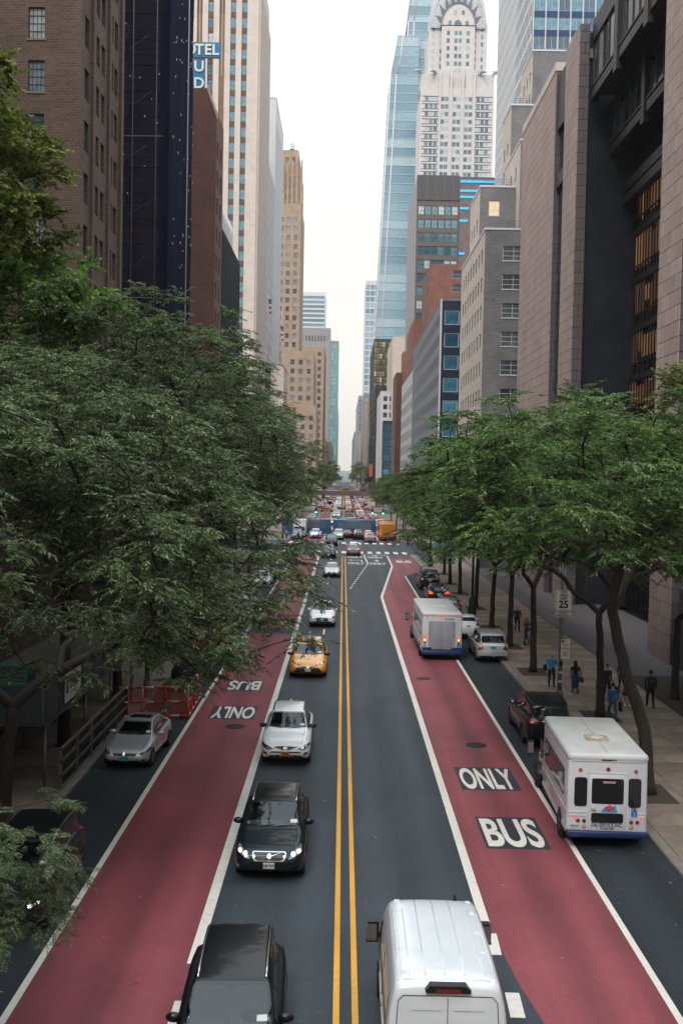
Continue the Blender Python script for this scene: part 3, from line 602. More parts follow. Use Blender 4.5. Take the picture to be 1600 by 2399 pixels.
block('blue_clad_infill', 'narrow dark blue clad infill building left of tan tower', -1, -13.2, 250, 262, 3.4, 24, M_SIGNB if False else mat('navy_cladding', (0.02, 0.05, 0.085), 0.5, 0.2, 0.15, 1), [(.4, 1.6)], [], grid(4, 5, 4.6, 1.2), M_FRAMEW, G_GREY, 1, 2, .15)
block('grey_slender_infill', 'pale grey slender infill building beside dark blue one', -1, -13.0, 262.4, 330, 5, 21, M_CURT, [], [], [], M_FRAMEW, G_GREY)
block('striped_glass_tower', 'glass tower with white floor bands behind grey block', -1, -20, 950, 985, 26, 180, M_CURT, [(.6, 25.4)], [(.6, 34)], grid(10, 40, 4.2, 2.7), M_FRAMEG, G_BLUE, 8, 1, .25, .3)
block('grey_plain_block', 'grey block with a row of small square roof windows', -1, -14.2, 920, 948, 26, 143, M_LAV, grid(1, 9, 2.7, 1.6), [], [(131, 136)], M_FRAMED, G_DARK, 1, 1, .2, .3)
block('green_glass_tower', 'bright green glass tower on left at far street end', -1, -10.6, 1500, 1560, 18, 208, M_FRAMEG, grid(.3, 5, 3.5, 3.1), grid(.5, 14, 4.2, 3.6), grid(6, 33, 6, 5.2), M_FRAMEG, G_GREEN, 1, 1, .25, .3, cap=140)
for i, (X, Y0, Y1, Wd, H, m, g, lb) in enumerate((( -13.5, 640, 700, 20, 56, M_CREAM, G_GREY, 'pale stone building past brown corner building on left'), (-13.5, 720, 900, 20, 38, M_TAN, G_GREY, 'low tan building far down left side'), (-13, 1000, 1200, 20, 45, M_LAV, G_BLUE, 'grey building far down left side before green tower'), (-11, 1600, 1900, 20, 120, M_MGREY, G_PALE, 'pale blue tower beyond green glass tower'))):
    block('distant_building', lb, -1, X, Y0, Y1, Wd, H, m, grid(1, int(Wd / 4) - 1, 4, 2.4), grid(2, int((Y1 - Y0) / 9), 9, 5), grid(5, int(H / 4.2) - 1, 4.2, 2.4), M_FRAMEG, g, 1, 1, .2, .25, cap=30)
# ---- right side
# granite and weathering-steel foundation building
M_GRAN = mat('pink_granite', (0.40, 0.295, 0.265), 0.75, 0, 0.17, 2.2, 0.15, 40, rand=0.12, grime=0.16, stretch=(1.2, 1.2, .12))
p = bld('granite_foundation_building', 'large granite building with dark recessed glass atrium at right', 19, 60)
HF = 48.8
def panels(par, loc, side, Wd, z0, z1, pw, ph, m, cap_, zcap=None):
    """running-bond stone panels, each its own piece"""
    Mx = Matrix.Translation(loc) @ Matrix.Rotation(ROT[side], 4, 'Z'); r = random.Random(int(loc[1] * 10) + len(side)); cache = {}; n = 0; rest = MB(); k = 0; z = z0
    while z < z1 - .01:
        h = min(ph, z1 - z); x = -pw / 2 if k % 2 else 0
        while x < Wd - .01:
            a, c = max(0, x), min(Wd, x + pw)
            if c - a > .05:
                d = r.uniform(0, .006)
                if n < cap_:
                    key = (round(c - a, 2), round(h, 2))
                    if key not in cache:
                        b = MB(); w = c - a; g = .018; q = [(g, -.04, g), (w - g, -.04, g), (w - g, -.04, h - g), (g, -.04, h - g), (g, .02, g), (w - g, .02, g), (w - g, .02, h - g), (g, .02, h - g)]
                        b.add(q, [(0, 1, 2, 3), (1, 5, 6, 2), (5, 4, 7, 6), (4, 0, 3, 7), (3, 2, 6, 7), (4, 5, 1, 0)], m); cache[key] = b.mesh('panel')
                    link('panel', cache[key], par, Mx @ Vector((a, -d, z)), ROT[side]); n += 1
                else: rest.box(a + .018, c - .018, -.04 - d, .02, z + .018, z + h - .018, m)
            x += pw
        z += ph; k += 1
    if rest.v: tag(rest.build('panel_field', par, loc, ROT[side]), kind='stuff')
M_JOINT = mat('dark_joint', (0.05, 0.042, 0.04), 0.9, 0, 0.1)
def gwall(y0, y1, x0, x1, H, cs, ce, slope=0):
    b = MB(); b.box(x0 + .03, x1 - .03, y0 + .03, y1, 0, H, M_JOINT); b.build('wall_core', p)
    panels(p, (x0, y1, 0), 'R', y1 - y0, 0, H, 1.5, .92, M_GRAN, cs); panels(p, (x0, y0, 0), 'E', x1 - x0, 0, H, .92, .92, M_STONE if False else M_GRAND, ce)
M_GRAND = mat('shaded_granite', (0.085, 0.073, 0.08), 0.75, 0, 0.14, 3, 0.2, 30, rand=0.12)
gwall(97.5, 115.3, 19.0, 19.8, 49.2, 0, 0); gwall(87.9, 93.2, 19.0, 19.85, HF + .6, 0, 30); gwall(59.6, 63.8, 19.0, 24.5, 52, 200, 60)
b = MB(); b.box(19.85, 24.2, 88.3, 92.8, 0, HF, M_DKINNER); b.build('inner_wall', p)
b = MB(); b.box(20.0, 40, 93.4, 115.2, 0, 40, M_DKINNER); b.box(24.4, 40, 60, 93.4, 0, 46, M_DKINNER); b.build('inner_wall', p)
b = MB(); b.box(19.9, 40, 88, 115.2, 46.6, 47.4, M_ROOF); b.build('roof', p)
# steel bridges with window bands stepping back downwards
def bridge(X, z0, z1, y0, y1, nwin, lit):
    b = MB(); b.box(X, X + .5, y0, y1, z0, z0 + .55, M_DKSTEEL); b.box(X - .05, X + .3, y0, y1, z0 + .9, z0 + 1.05, M_DKSTEEL); b.box(X, X + 5, y0, y1, z0 + .55, z0 + .75, M_DKSTEEL); b.box(X + .02, X + .5, y0, y1, z1 - .8, z1, M_DKSTEEL); b.build('steel_girder', p)
    w = (y1 - y0) / nwin
    for i in range(nwin + 1):
        b = MB(); b.box(X + .12, X + .24, y0 + w * i - .06, y0 + w * i + .06, z0 + .55, z1 - .8, M_DKSTEEL); b.build('mullion', p)
    g = MB(); g.box(X + .2, X + .24, .03, w - .06, z0 + .76, z1 - .8, G_DARK); me = g.mesh('pane')
    for i in range(nwin): link('pane', me, p, (0, y0 + w * i, 0))
M_LAMP = mat('ceiling_lamp', (0.9, 0.8, 0.6), 0.5, 0, 0, emit=(1, .72, .38), estr=5)
bridge(20.0, 42.9, 48.6, 63.9, 87.8, 14, True); bridge(21.9, 38.6, 43.2, 63.9, 88.2, 14, True); bridge(23.1, 34.4, 36.2, 63.9, 88.2, 10, False)
b = MB(); b.box(20.05, 20.5, 63.9, 87.8, 48.0, 49.6, M_DKSTEEL); b.build('steel_fascia', p)
for y in (79.5, 71.5):
    b = MB(); b.box(19.85, 20.3, y - .5, y + .5, 42.2, 49, M_DKSTEEL); b.build('steel_column', p); b = MB(); b.box(21.75, 22.2, y - 1.5, y - .6, 37.9, 43.2, M_DKSTEEL); b.build('steel_column', p)
# atrium glazing; the interior light is put into the copper walls as emission
M_COPPER = [mat('glowing_copper_wall_%d' % q, (0.30, 0.15, 0.07), 0.55, 0.2, 0.35, 1.5, emit=(1.0, 0.50, 0.22), estr=e_) for q, e_ in enumerate((.06, .13, .20, .26))]
M_AGLASS = bpy.data.materials.new('clear_glass'); M_AGLASS.use_nodes = True
_n = M_AGLASS.node_tree.nodes; _l = M_AGLASS.node_tree.links; _n.clear()
_t = _n.new('ShaderNodeBsdfTransparent'); _t.inputs[0].default_value = (.8, .8, .8, 1); _g = _n.new('ShaderNodeBsdfGlossy'); _g.inputs['Roughness'].default_value = .05; _f = _n.new('ShaderNodeFresnel'); _f.inputs[0].default_value = 1.3
_m = _n.new('ShaderNodeMixShader'); _o = _n.new('ShaderNodeOutputMaterial'); _l.new(_f.outputs[0], _m.inputs[0]); _l.new(_t.outputs[0], _m.inputs[1]); _l.new(_g.outputs[0], _m.inputs[2]); _l.new(_m.outputs[0], _o.inputs[0])
ar_ = random.Random(6)
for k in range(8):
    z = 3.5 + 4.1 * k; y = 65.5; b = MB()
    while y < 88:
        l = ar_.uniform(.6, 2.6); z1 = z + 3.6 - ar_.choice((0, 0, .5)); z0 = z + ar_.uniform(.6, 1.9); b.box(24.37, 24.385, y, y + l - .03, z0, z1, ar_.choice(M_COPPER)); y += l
    b.build('glowing_copper_wall', p)
for k in range(9):
    b = MB(); b.box(24.0, 24.3, 63.9, 88.2, 2.9 + 4.1 * k, 3.4 + 4.1 * k, M_DKSTEEL); b.box(24.08, 24.2, 63.9, 88.2, 4.3 + 4.1 * k, 4.42 + 4.1 * k, M_DKSTEEL); b.build('floor_beam', p)
for i in range(32):
    b = MB(); y = 64.5 + .775 * i; b.box(24.08, 24.18, y - .05, y + .05, 0, 36, M_DKSTEEL); b.build('mullion', p)
g = MB(); g.quad((24.12, .08, .1), (24.12, .08, 3.9), (24.12, 1.47, 3.9), (24.12, 1.47, .1), M_AGLASS); me = g.mesh('pane')
for i in range(15):
    for k in range(9): link('pane', me, p, (0, 64.5 + 1.55 * i, 4.1 * k - .6))
# glazed slot between the two granite walls
b = MB(); b.box(19.5, 19.7, 93.5, 97.3, 0, 48, G_DARK); b.box(19.2, 19.6, 93.3, 97.4, 43.6, 48.6, M_DKSTEEL); b.box(19.2, 19.6, 93.3, 97.4, 38.2, 39.4, M_DKSTEEL); b.build('slot_glazing', p)
b = MB(); b.box(18.9, 24.5, 59.5, 63.9, 52, 52.3, M_GRAN); b.build('coping', p); b = MB(); b.box(18.9, 40, 97.4, 115.4, 49.2, 50.0, M_CREAM); b.build('coping', p)
# grey and pale brick stepped apartment house
p = bld('stepped_brick_apartments', 'pale and grey brick apartment house stepping back in terraces', 16, 122)
M_RAIL = mat('blue_rail', (0.05, 0.09, 0.2), 0.5, 0.3, 0.1)
def step(X, Y0, Y1, Wd, z0, H, ewin, scols, fl, zoff, rail=True, erows=None, eg=None):
    rows = grid(max(z0, 2) + zoff, max(1, int((H - max(z0, 2) - zoff) / fl)), fl, 1.75)
    facade(p, (X, Y0, 0), 'E', Wd, H, ewin, erows or rows, M_BRKG, M_FRAMEW, eg or G_GREY, 2, 3, .07, .14, z0, sill=M_CREAM, split=True)
    facade(p, (X, Y1, 0), 'R', Y1 - Y0, H, scols, rows, M_BRKL, M_FRAMEG, G_GREY, 1, 2, .06, .08, z0, split=True)
    mass(p, X, X + Wd, Y0, Y1, H, M_BRKG, z0, cope=M_FRAMEW)
    if rail:
        b = MB()
        for zz in (.55, .85, 1.15): b.tube([(X + .5, Y0 + .4, H + zz), (X + Wd, Y0 + .4, H + zz)], .025, M_RAIL, 5)
        for i in range(int(Wd / 1.2)): b.tube([(X + .5 + 1.2 * i, Y0 + .4, H + .2), (X + .5 + 1.2 * i, Y0 + .4, H + 1.15)], .02, M_RAIL, 5)
        b.build('terrace_railing', p)
step(16, 122.7, 147, 14, 0, 40.4, [(2.15, 4.75), (7.6, 10.3)], [(2.2 + 2.7 * i, 3.6 + 2.7 * i) for i in range(8)], 3.38, 1.0)
step(17.5, 140.1, 150.7, 12, 40.4, 50.3, [(1.2, 2.65)], [(1.5, 2.6), (4.5, 5.6), (7.5, 8.6)], 3.3, 1.0, erows=[(46.5, 48.5)], eg=mat('lit_room', (0.4, 0.3, 0.2), .3, 0, .5, 2, emit=(1, .72, .42), estr=.45))
step(22.3, 137, 150, 8, 40.4, 55.6, [], [(1.5, 2.6), (5, 6.1), (9, 10.1)], 3.3, 1.0, False)
step(22.7, 148.2, 156, 10, 50.3, 64.2, [], [(1.5, 2.6), (4.5, 5.6)], 3.3, 1.0)
step(27, 156.4, 166, 12, 50.3, 75.3, [], [(1.5, 2.6), (4.5, 5.6), (7, 8.1)], 3.3, 1.0, False)
b = MB(); b.box(22.9, 40, 150.2, 156, 0, 50.2, M_BRKG); b.box(24, 44, 151, 166, 0, 50.2, M_BRKG); b.build('rear_wing', p)
# white-finned blue glass tower
p = bld('blue_glass_tower', 'blue glass office tower with thin white fins above stepped apartments', 31, 181)
facade(p, (31, 181, 0), 'E', 26, 118, grid(.3, 12, 2.15, 1.95), grid(60, 17, 3.24, 2.1), mat('blue_spandrel', (0.010, 0.045, 0.12), 0.25, 0.2, 0.15, 1), M_FRAMEW, G_BLUE, 2, 1, .06, .1, cap=200)
facade(p, (31, 222.3, 0), 'R', 41.3, 118, grid(.2, 30, 1.37, 1.02), grid(40, 24, 3.24, 2.5), M_FRAMEW, M_FRAMED, G_BLUE, 1, 1, .03, .04, cap=300)
b = MB(); b.box(-.06, .0, -.07, .07, 30, 118, M_FRAMEW); me = b.mesh('fin')
for k in range(31): link('fin', me, p, (31, 181.2 + 1.37 * k, 0))
b = MB(); b.box(-.09, .09, -.2, 0, 60, 118, M_FRAMEW); me = b.mesh('fin')
for k in range(13): link('fin', me, p, (31.18 + 2.15 * k, 181, 0))
mass(p, 31, 57, 181, 222.3, 118, M_MGREY)
# grey gridded office block
p = bld('grey_gridded_block', 'grey gridded office block with dark blue end wall and white frames', 16, 177)
facade(p, (16, 177.2, 0), 'E', 14, 41.3, grid(.6, 5, 2.7, 2.5), grid(2.6, 10, 3.85, 2.4), mat('navy_spandrel', (0.012, 0.025, 0.05), 0.35, 0.2, 0.1, 1), M_FRAMEW, G_BLUE, 1, 1, .09, .08, split=True)
facade(p, (16, 247.3, 0), 'R', 70.1, 41.3, grid(.4, 32, 2.18, 1.5), grid(2.6, 11, 3.5, 1.9), M_MGREY, M_FRAMED, G_GREY, 1, 1, .04, .03, cap=290)
b = MB(); b.box(15.85, 16.12, 176.95, 177.35, 0, 41.6, M_FRAMEW); b.build('corner_trim', p)
b = MB(); b.box(-.09, 0, -.05, .05, 2, 41.3, M_MGREY); me = b.mesh('fin')
for k in range(33): link('fin', me, p, (16, 177.4 + 2.18 * k, 0))
mass(p, 16, 30, 177.2, 247.3, 41.3, M_MGREY, cope=M_FRAMEG)
p = bld('pale_grey_block', 'pale grey lower office block adjoining grey gridded block', 16, 247)
facade(p, (16, 295.4, 0), 'R', 48, 36.8, grid(.5, 20, 2.4, 1.5), grid(2.6, 9, 3.6, 2.2), M_CURT, M_FRAMEG, G_PALE, 1, 1, .05, .03, cap=200)
facade(p, (16, 247.4, 0), 'E', 14, 36.8, [], [], M_CURT); mass(p, 16, 30, 247.4, 295.4, 36.8, M_CURT)
# red brick setbacks
p = bld('red_brick_setbacks', 'orange red brick building with setbacks behind grey gridded block', 20.5, 258)
block('', '', 1, 20.5, 258.7, 285, 12, 64.5, M_BRK3, [(5.5, 8)], grid(2, 5, 5, 1.6), grid(44, 6, 3.4, 2), M_FRAMEW, G_GREY, par=p)
block('', '', 1, 18.5, 286, 318, 14, 55, M_BRK3, [], grid(2, 6, 5, 1.6), grid(30, 7, 3.4, 2), M_FRAMEW, G_GREY, par=p)
# bronze gridded tower with blue strips
p = bld('bronze_gridded_tower', 'bronze gridded office tower with bright blue light strips on brick flank', 22, 339)
facade(p, (22, 339, 0), 'E', 14, 110, grid(.6, 6, 2.2, 1.9), grid(57.6, 10, 4.4, 2.9), M_BRONZE, M_FRAMED, G_TEAL, 2, 1, .1, .35)
facade(p, (36, 338.6, 0), 'E', 18, 109, [], [], mat('mauve_brick', (0.17, 0.125, 0.12), 0.85, 0, 0.15, 0.5, grime=.2), wallname='brick_flank')
facade(p, (22, 389, 0), 'R', 50, 110, [], [], M_LAV)
b = MB(); b.box(22.05, 36.1, 338.7, 339, 101.8, 109.6, mat('louvre', (0.06, 0.055, 0.06), 0.6)); b.build('louvre_band', p)
b = MB(); b.box(36.0, 50, 338.4, 388, 0, 60, M_BRONZE); b.build('inner_wall', p); mass(p, 22, 54, 339.2, 389, 110, M_BRONZE)
M_BLU = mat('blue_light', (0.02, 0.35, 0.7), 0.4, emit=(0.01, 0.5, 1.0), estr=0.55)
for z, l in ((107.6, 12.4), (104.6, 7.8), (102.6, 6), (98.9, 2.9), (94.9, 2.7), (84.2, 1.8)):
    b = MB(); b.box(36.1, 36.1 + l, 338.4, 338.6, z, z + .7, M_BLU); b.build('light_strip', p)
b = MB()
for x in range(5): b.box(22.5 + 2.8 * x, 22.6 + 2.8 * x, 338.62, 338.75, 102, 109.4, M_FRAMEG)
b.build('louvre_rib', p)
# cream, gold, white, far ones
block('cream_stone_tower', 'cream stone tower with cornice between bronze tower and gold glass', 1, 20, 447, 500, 18, 72, M_CREAM, [(5.5, 9.5)], grid(2, 9, 5.4, 2.2), [(24, 66)], M_FRAMEG, G_GREY, 1, 12, .3, .4, cope=M_CREAM)
p = bld('red_brick_slab', 'tall red brick slab with one white window in front of cream tower', 18, 328)
block('', '', 1, 18, 328, 338, 10, 50, M_BRK3, [(5, 7.5)], [], grid(30, 4, 6, 3), M_FRAMEW, G_GREY, par=p); block('', '', 1, 16, 329.6, 350, 8, 44.4, M_BRK2, [], [], [], M_FRAMEW, G_GREY, par=p)
block('white_corner_building', 'white corner building with square dark windows', 1, 15.5, 454, 532, 7, 48.6, M_CURT, [(1.2, 3.0), (3.9, 5.7)], grid(2, 12, 6, 2), grid(33.6, 4, 3.6, 2.2), M_FRAMEG, G_DARK, 1, 1, .12, .25, cope=M_CURT)
block('teal_lowrise', 'low teal glass building before white corner building', 1, 16.4, 440, 452, 6, 35, M_FIN, grid(.3, 2, 2.9, 2.5), grid(.5, 3, 3.8, 3.2), grid(2, 10, 3.2, 2.8), M_FRAMEG, G_BLUE, 1, 1, .1, .1)
G_GOLD = glass_mat('gold_glass', (0.05, 0.045, 0.02), (0.22, 0.17, 0.06), (0.48, 0.40, 0.20), 0.1, wav=.4, pb=.25)
block('gold_glass_tower', 'dark gold mirrored glass tower far down right side', 1, 15, 560, 640, 14, 86, M_FRAMED, grid(.2, 9, 1.5, 1.35), grid(.5, 20, 3.9, 3.5), grid(8, 24, 3.2, 2.9), M_FRAMED, G_GOLD, 1, 1, .12, .1, cap=200)
block('dark_steel_slab', 'narrow dark steel and glass slab on right near viaduct', 1, 14.6, 505, 556, 6, 56, M_FRAMED, [], grid(1, 10, 5, 3.8), grid(4, 13, 4, 2.8), M_FRAMED, G_BLUE, 1, 1, .1, .15)
for X, Y0, Y1, Wd, H, m, g, lb in ((14.5, 650, 760, 14, 60, M_TAN, G_GREY, 'tan building past gold glass tower'), (14, 780, 900, 18, 74, M_MGREY, G_PALE, 'grey glass building on right far past gold tower'), (14, 920, 1050, 16, 52, M_CREAM, G_GREY, 'narrow cream building far down right side'), (14, 1080, 1300, 18, 96, M_LAV, G_BLUE, 'dark grey tower far down right side'), (13, 1350, 1700, 18, 70, M_MGREY, G_BLUE, 'last blue grey building on right before the river')):
    block('distant_building', lb, 1, X, Y0, Y1, Wd, H, m, grid(1, int(Wd / 4) - 1, 4, 2.4), grid(2, int((Y1 - Y0) / 9), 9, 5), grid(5, int(H / 4.2) - 1, 4.2, 2.4), M_FRAMEG, g, 1, 1, .2, .25, cap=30)
block('distant_glass_tower', 'pale hazy glass tower far behind sloped glass tower', 1, 16, 900, 950, 24, 182, M_FRAMEW, grid(.3, 6, 3.9, 3.6), grid(.5, 11, 4.4, 3.9), grid(70, 21, 5.2, 4.4), M_FRAMEW, G_PALE, 1, 1, .2, .15, cap=120)
# sloped pale glass skyscraper in stepped tapering volumes
p = bld('tapered_glass_skyscraper', 'tapering pale blue glass skyscraper left of crowned tower', 18, 620)
M_BANDG = mat('pale_blue_band', (0.36, 0.43, 0.47), .4, .3, .05)
def taper(xl0, xl1, xr0, xr1, y0, z0, z1, fl=5.3):
    n = int((z1 - z0) / fl); h = (z1 - z0) / n
    for k in range(n):
        t0, t1 = k / n, (k + 1) / n; a0, a1 = xl0 + (xl1 - xl0) * t0, xl0 + (xl1 - xl0) * t1; c0, c1 = xr0 + (xr1 - xr0) * t0, xr0 + (xr1 - xr0) * t1; za, zb = z0 + h * k, z0 + h * (k + 1) - .4
        b = MB(); q = [(a0, y0, za), (c0, y0, za), (c1, y0, zb), (a1, y0, zb), (a0, y0 + 40, za), (c0, y0 + 40, za), (c1, y0 + 40, zb), (a1, y0 + 40, zb)]
        b.add(q, [(0, 1, 2, 3), (4, 0, 3, 7), (3, 2, 6, 7), (1, 5, 6, 2)], G_PALE); b.build('glass_storey', p)
        b = MB(); b.box(a1 - .15, c1 + .1, y0 - .2, y0 + 40, zb, zb + .4, M_BANDG); b.build('floor_band', p)
    b = MB(); b.tube([(xl0 + 4, y0 - .1, z0), (xl1 + 3.4, y0 - .1, z1)], .35, M_FRAMEW, 5); b.tube([(xl0, y0 - .1, z0), (xl1, y0 - .1, z1)], .4, M_FRAMEW, 5); b.build('corner_mullion', p)
taper(13.5, 23.3, 40, 40, 620, 0, 251); taper(23.8, 27.0, 40, 40, 622, 251, 275); taper(30.5, 33.5, 50, 50, 626, 200, 285); taper(33.0, 37.6, 56, 56, 630, 285, 330)
# crowned art deco skyscraper
p = bld('crowned_art_deco_tower', 'pale art deco skyscraper with curved sunburst steel crown', 52, 510); p.location.z = -3.5
CX, CY = 52.0, 510.0
rows = grid(199.5 - 3.66 * 22, 23, 3.66, 2.15)
X0 = CX - 18
facade(p, (X0, CY, 0), 'E', 36, 206, [(2.2, 3.9), (4.4, 6.1), (6.6, 8.3), (10.0, 11.75), (12.0, 13.75), (15.9, 17.6), (17.9, 19.6), (21.7, 23.4), (23.7, 25.4), (27.4, 29.1), (29.6, 31.3), (31.8, 33.5)], rows[8:], M_CHRY, M_FRAMEG, G_TEAL, 1, 2, .09, .1, cap=260, z0=0)
for k in range(8, 23):
    z = 199.5 - 3.66 * 22 + 3.66 * k
    for a in (.8, 27.0):
        for dz in (-.25, 2.2):
            b = MB(); b.box(X0 + a, X0 + a + 8.2, CY - .12, CY + .05, z + dz, z + dz + .3, M_CHRYD); b.build('dark_band', p)
for a in (9.0, 14.3, 20.2, 25.8):
    b = MB(); b.box(X0 + a, X0 + a + 1.0, CY - .7, CY, 0, 214, M_CHRY); b.build('pier', p)
b = MB(); b.box(X0 + .4, X0 + 35.6, CY + .4, CY + 36, 0, 205.5, M_CHRY); b.build('inner_wall', p)
for s in (-1, 1):   # corner shoulders
    b = MB(); b.box(CX + s * 13.4 - 4.6, CX + s * 13.4 + 4.6, CY + .8, CY + 12, 205.5, 213, M_CHRY); b.build('shoulder', p)
    b = MB(); b.prism([(CX + s * 9.0, 206), (CX + s * 4.0, 206), (CX + s * 4.0, 215.5), (CX + s * 6.0, 215), (CX + s * 8.4, 211.5)], CY + .1, CY + 1.6, M_CHRY); b.build('flying_shoulder', p)
    for xx in (CX + s * 17.6, CX + s * 10.4):
        g = MB(); g.tube([(xx, CY + 1.5, 213.4), (xx + s * 1.6, CY - 1.0, 213.8), (xx + s * 3.0, CY - 2.6, 213.2), (xx + s * 3.6, CY - 3.1, 212.8)], [.7, .75, .5, .12], M_STEEL, 8)
        g.prism([(xx - .2, 212.6), (xx + s * 2.4, 213.6), (xx - .6, 215.0)], CY - .2, CY + .5, M_STEEL); g.build('eagle', p)
# upper shaft
U0 = CX - 14.5
b = MB(); b.box(U0 + .4, U0 + 28.6, CY + 4.5, CY + 32, 205, 238, M_CHRY); b.build('inner_wall', p)
facade(p, (U0, CY + 4, 0), 'E', 29, 239, [(2.0, 3.0), (5.6, 6.9), (22.1, 23.4), (26, 27)], grid(216.8, 6, 3.66, 2.2), M_CHRY, M_FRAMEG, G_TEAL, 1, 2, .08, .1, 205)
V0 = CX - 8.2
b = MB(); b.box(V0 + .3, V0 + 16.1, CY + 2.6, CY + 5, 205, 238, M_CHRY); b.build('inner_wall', p)
facade(p, (V0, CY + 2.2, 0), 'E', 16.4, 237.4, [(2.6, 4.1), (6.4, 7.9), (8.5, 10.0), (12.3, 13.8)], grid(213.8, 6, 3.72, 2.2), M_CHRY, M_FRAMEG, G_TEAL, 1, 2, .08, .1, 205)
def arch_pts(cx, cz, rx, rz, n=28): return [(cx + rx * math.cos(math.pi * i / n), cz + rz * math.sin(math.pi * i / n)) for i in range(n + 1)]
b = MB(); b.prism(arch_pts(CX, 236.9, 8.2, 11.2), CY + 2.2, CY + 5, M_CHRY); b.build('arch_wall', p)
for x, z, w in ((CX - 4.9, 237.6, 1.5), (CX + 3.5, 237.4, 1.5), (CX - 2.2, 242.6, 1.3), (CX + 1.6, 242.5, 1.3)):
    me, _ = window_mesh(w, 2.0, 1, 2, M_FRAMEG, G_TEAL, .14); link('window', me, p, (x, CY + 2.05, z))
b = MB(); b.prism(arch_pts(CX - .3, 237.2, 1.9, 2.6, 12), CY + 2.0, CY + 2.2, G_TEAL); b.build('arched_window', p)
def ring(rx0, rz0, rx1, rz1, cz, y0, y1, m, name):
    a, c = arch_pts(CX, cz, rx0, rz0), arch_pts(CX, cz, rx1, rz1); b = MB()
    for i in range(28):
        q = [(a[i][0], y0, a[i][1]), (a[i + 1][0], y0, a[i + 1][1]), (c[i + 1][0], y0, c[i + 1][1]), (c[i][0], y0, c[i][1]), (a[i][0], y1, a[i][1]), (a[i + 1][0], y1, a[i + 1][1]), (c[i + 1][0], y1, c[i + 1][1]), (c[i][0], y1, c[i][1])]
        b.add(q, [(3, 2, 1, 0), (0, 1, 5, 4), (2, 3, 7, 6)], m)
    return b.build(name, p)
ring(8.2, 11.2, 8.8, 12.0, 236.6, CY + 1.8, CY + 4, M_CHRYD, 'arch_rim'); ring(8.8, 12.0, 12.6, 22.0, 236.2, CY + 3.0, CY + 9, M_STEEL, 'crown_face'); ring(12.6, 22.0, 13.3, 23.0, 236.2, CY + 2.6, CY + 10, M_STEEL, 'crown_rim')
ring(13.3, 23, 14.4, 30, 236, CY + 6, CY + 14, M_STEEL, 'crown_face')
for i in range(1, 10):
    t = math.pi * i / 10; ux, uz = math.cos(t), math.sin(t); d = .11
    a = (CX + 11.8 * ux, 236.2 + 19.5 * uz); l = (CX + 9.2 * math.cos(t - d), 236.2 + 12.8 * math.sin(t - d)); r2 = (CX + 9.2 * math.cos(t + d), 236.2 + 12.8 * math.sin(t + d))
    b = MB(); b.prism([l, a, r2], CY + 2.7, CY + 3.0, M_CHRYD); b.build('triangular_window', p)
for i in range(40):
    t = math.pi * (i + .5) / 40; b = MB(); b.tube([(CX + 8.9 * math.cos(t), CY + 2.95, 236.2 + 12.2 * math.sin(t)), (CX + 12.5 * math.cos(t), CY + 2.95, 236.2 + 21.8 * math.sin(t))], .1, M_STEEL, 4); b.build('crown_rib', p)
# viaduct across the street
M_VIA = mat('viaduct_stone', (0.16, 0.13, 0.12), 0.8, 0, 0.2, 0.5)
p = empty('viaduct', (0, 0, 0), 0, 'low viaduct carrying cars across the far street', 'bridge')
b = MB(); b.box(-15, 15, 362, 374, 4.0, 5.0, M_VIA); b.build('deck', p)
for y in (362, 373.6):
    b = MB(); b.box(-15, 15, y, y + .4, 5.0, 5.7, M_VIA); b.build('parapet', p)
for s in (-1, 1):
    b = MB(); b.box(s * 13 - 1.5, s * 13 + 1.5, 362.2, 373.8, 0, 4.0, M_VIA); b.build('abutment', p)
# far river bank hill and overpass behind the camera, tall blocks behind
M_HILL = mat('hazy_bank', (0.10, 0.16, 0.15), 0.9, 0, 0.2, 0.01)
b = MB(); vs_ = []; hr = random.Random(2)
for i in range(61): vs_ += [(-900 + 30 * i, 3400, 0), (-900 + 30 * i, 3440, 22 + 14 * math.sin(i * .5) + hr.uniform(-4, 4)), (-900 + 30 * i, 3700, 30)]
b.add(vs_, [q for i in range(60) for q in ((3 * i, 3 * i + 3, 3 * i + 4, 3 * i + 1), (3 * i + 1, 3 * i + 4, 3 * i + 5, 3 * i + 2))], M_HILL, True); tag(b.build('hills'), kind='structure')
p = empty('overpass', (0, -6, 0), 0, 'stone overpass above the street behind the viewpoint', 'bridge')
b = MB(); b.box(-16, 16, -13.5, 4.2, 8.0, 9.1, M_VIA); b.build('deck', p); b = MB(); b.box(-16, 16, 4.2, 4.6, 8.0, 9.9, M_VIA); b.build('parapet', p)
for s in (-1, 1):
    b = MB(); b.box(s * 14 - 2, s * 14 + 2, -13, 4, 0, 8, M_VIA); b.build('abutment', p)
for x0, x1, y0, y1, H, lb in ((-60, -26, -60, 30, 62, 'brown brick apartment block left behind the viewpoint'), (26, 60, -60, 20, 62, 'brown brick apartment block right behind the viewpoint')):
    p = bld('brick_apartment_block', lb, 0, 0); b = MB(); b.box(x0, x1, y0, y1, 0, H, M_BRK1); b.build('wall', p); b = MB(); b.box(x0 + 1, x1 - 1, y0 + 1, y1 - 1, H, H + 2, M_ROOF); b.build('roof', p)
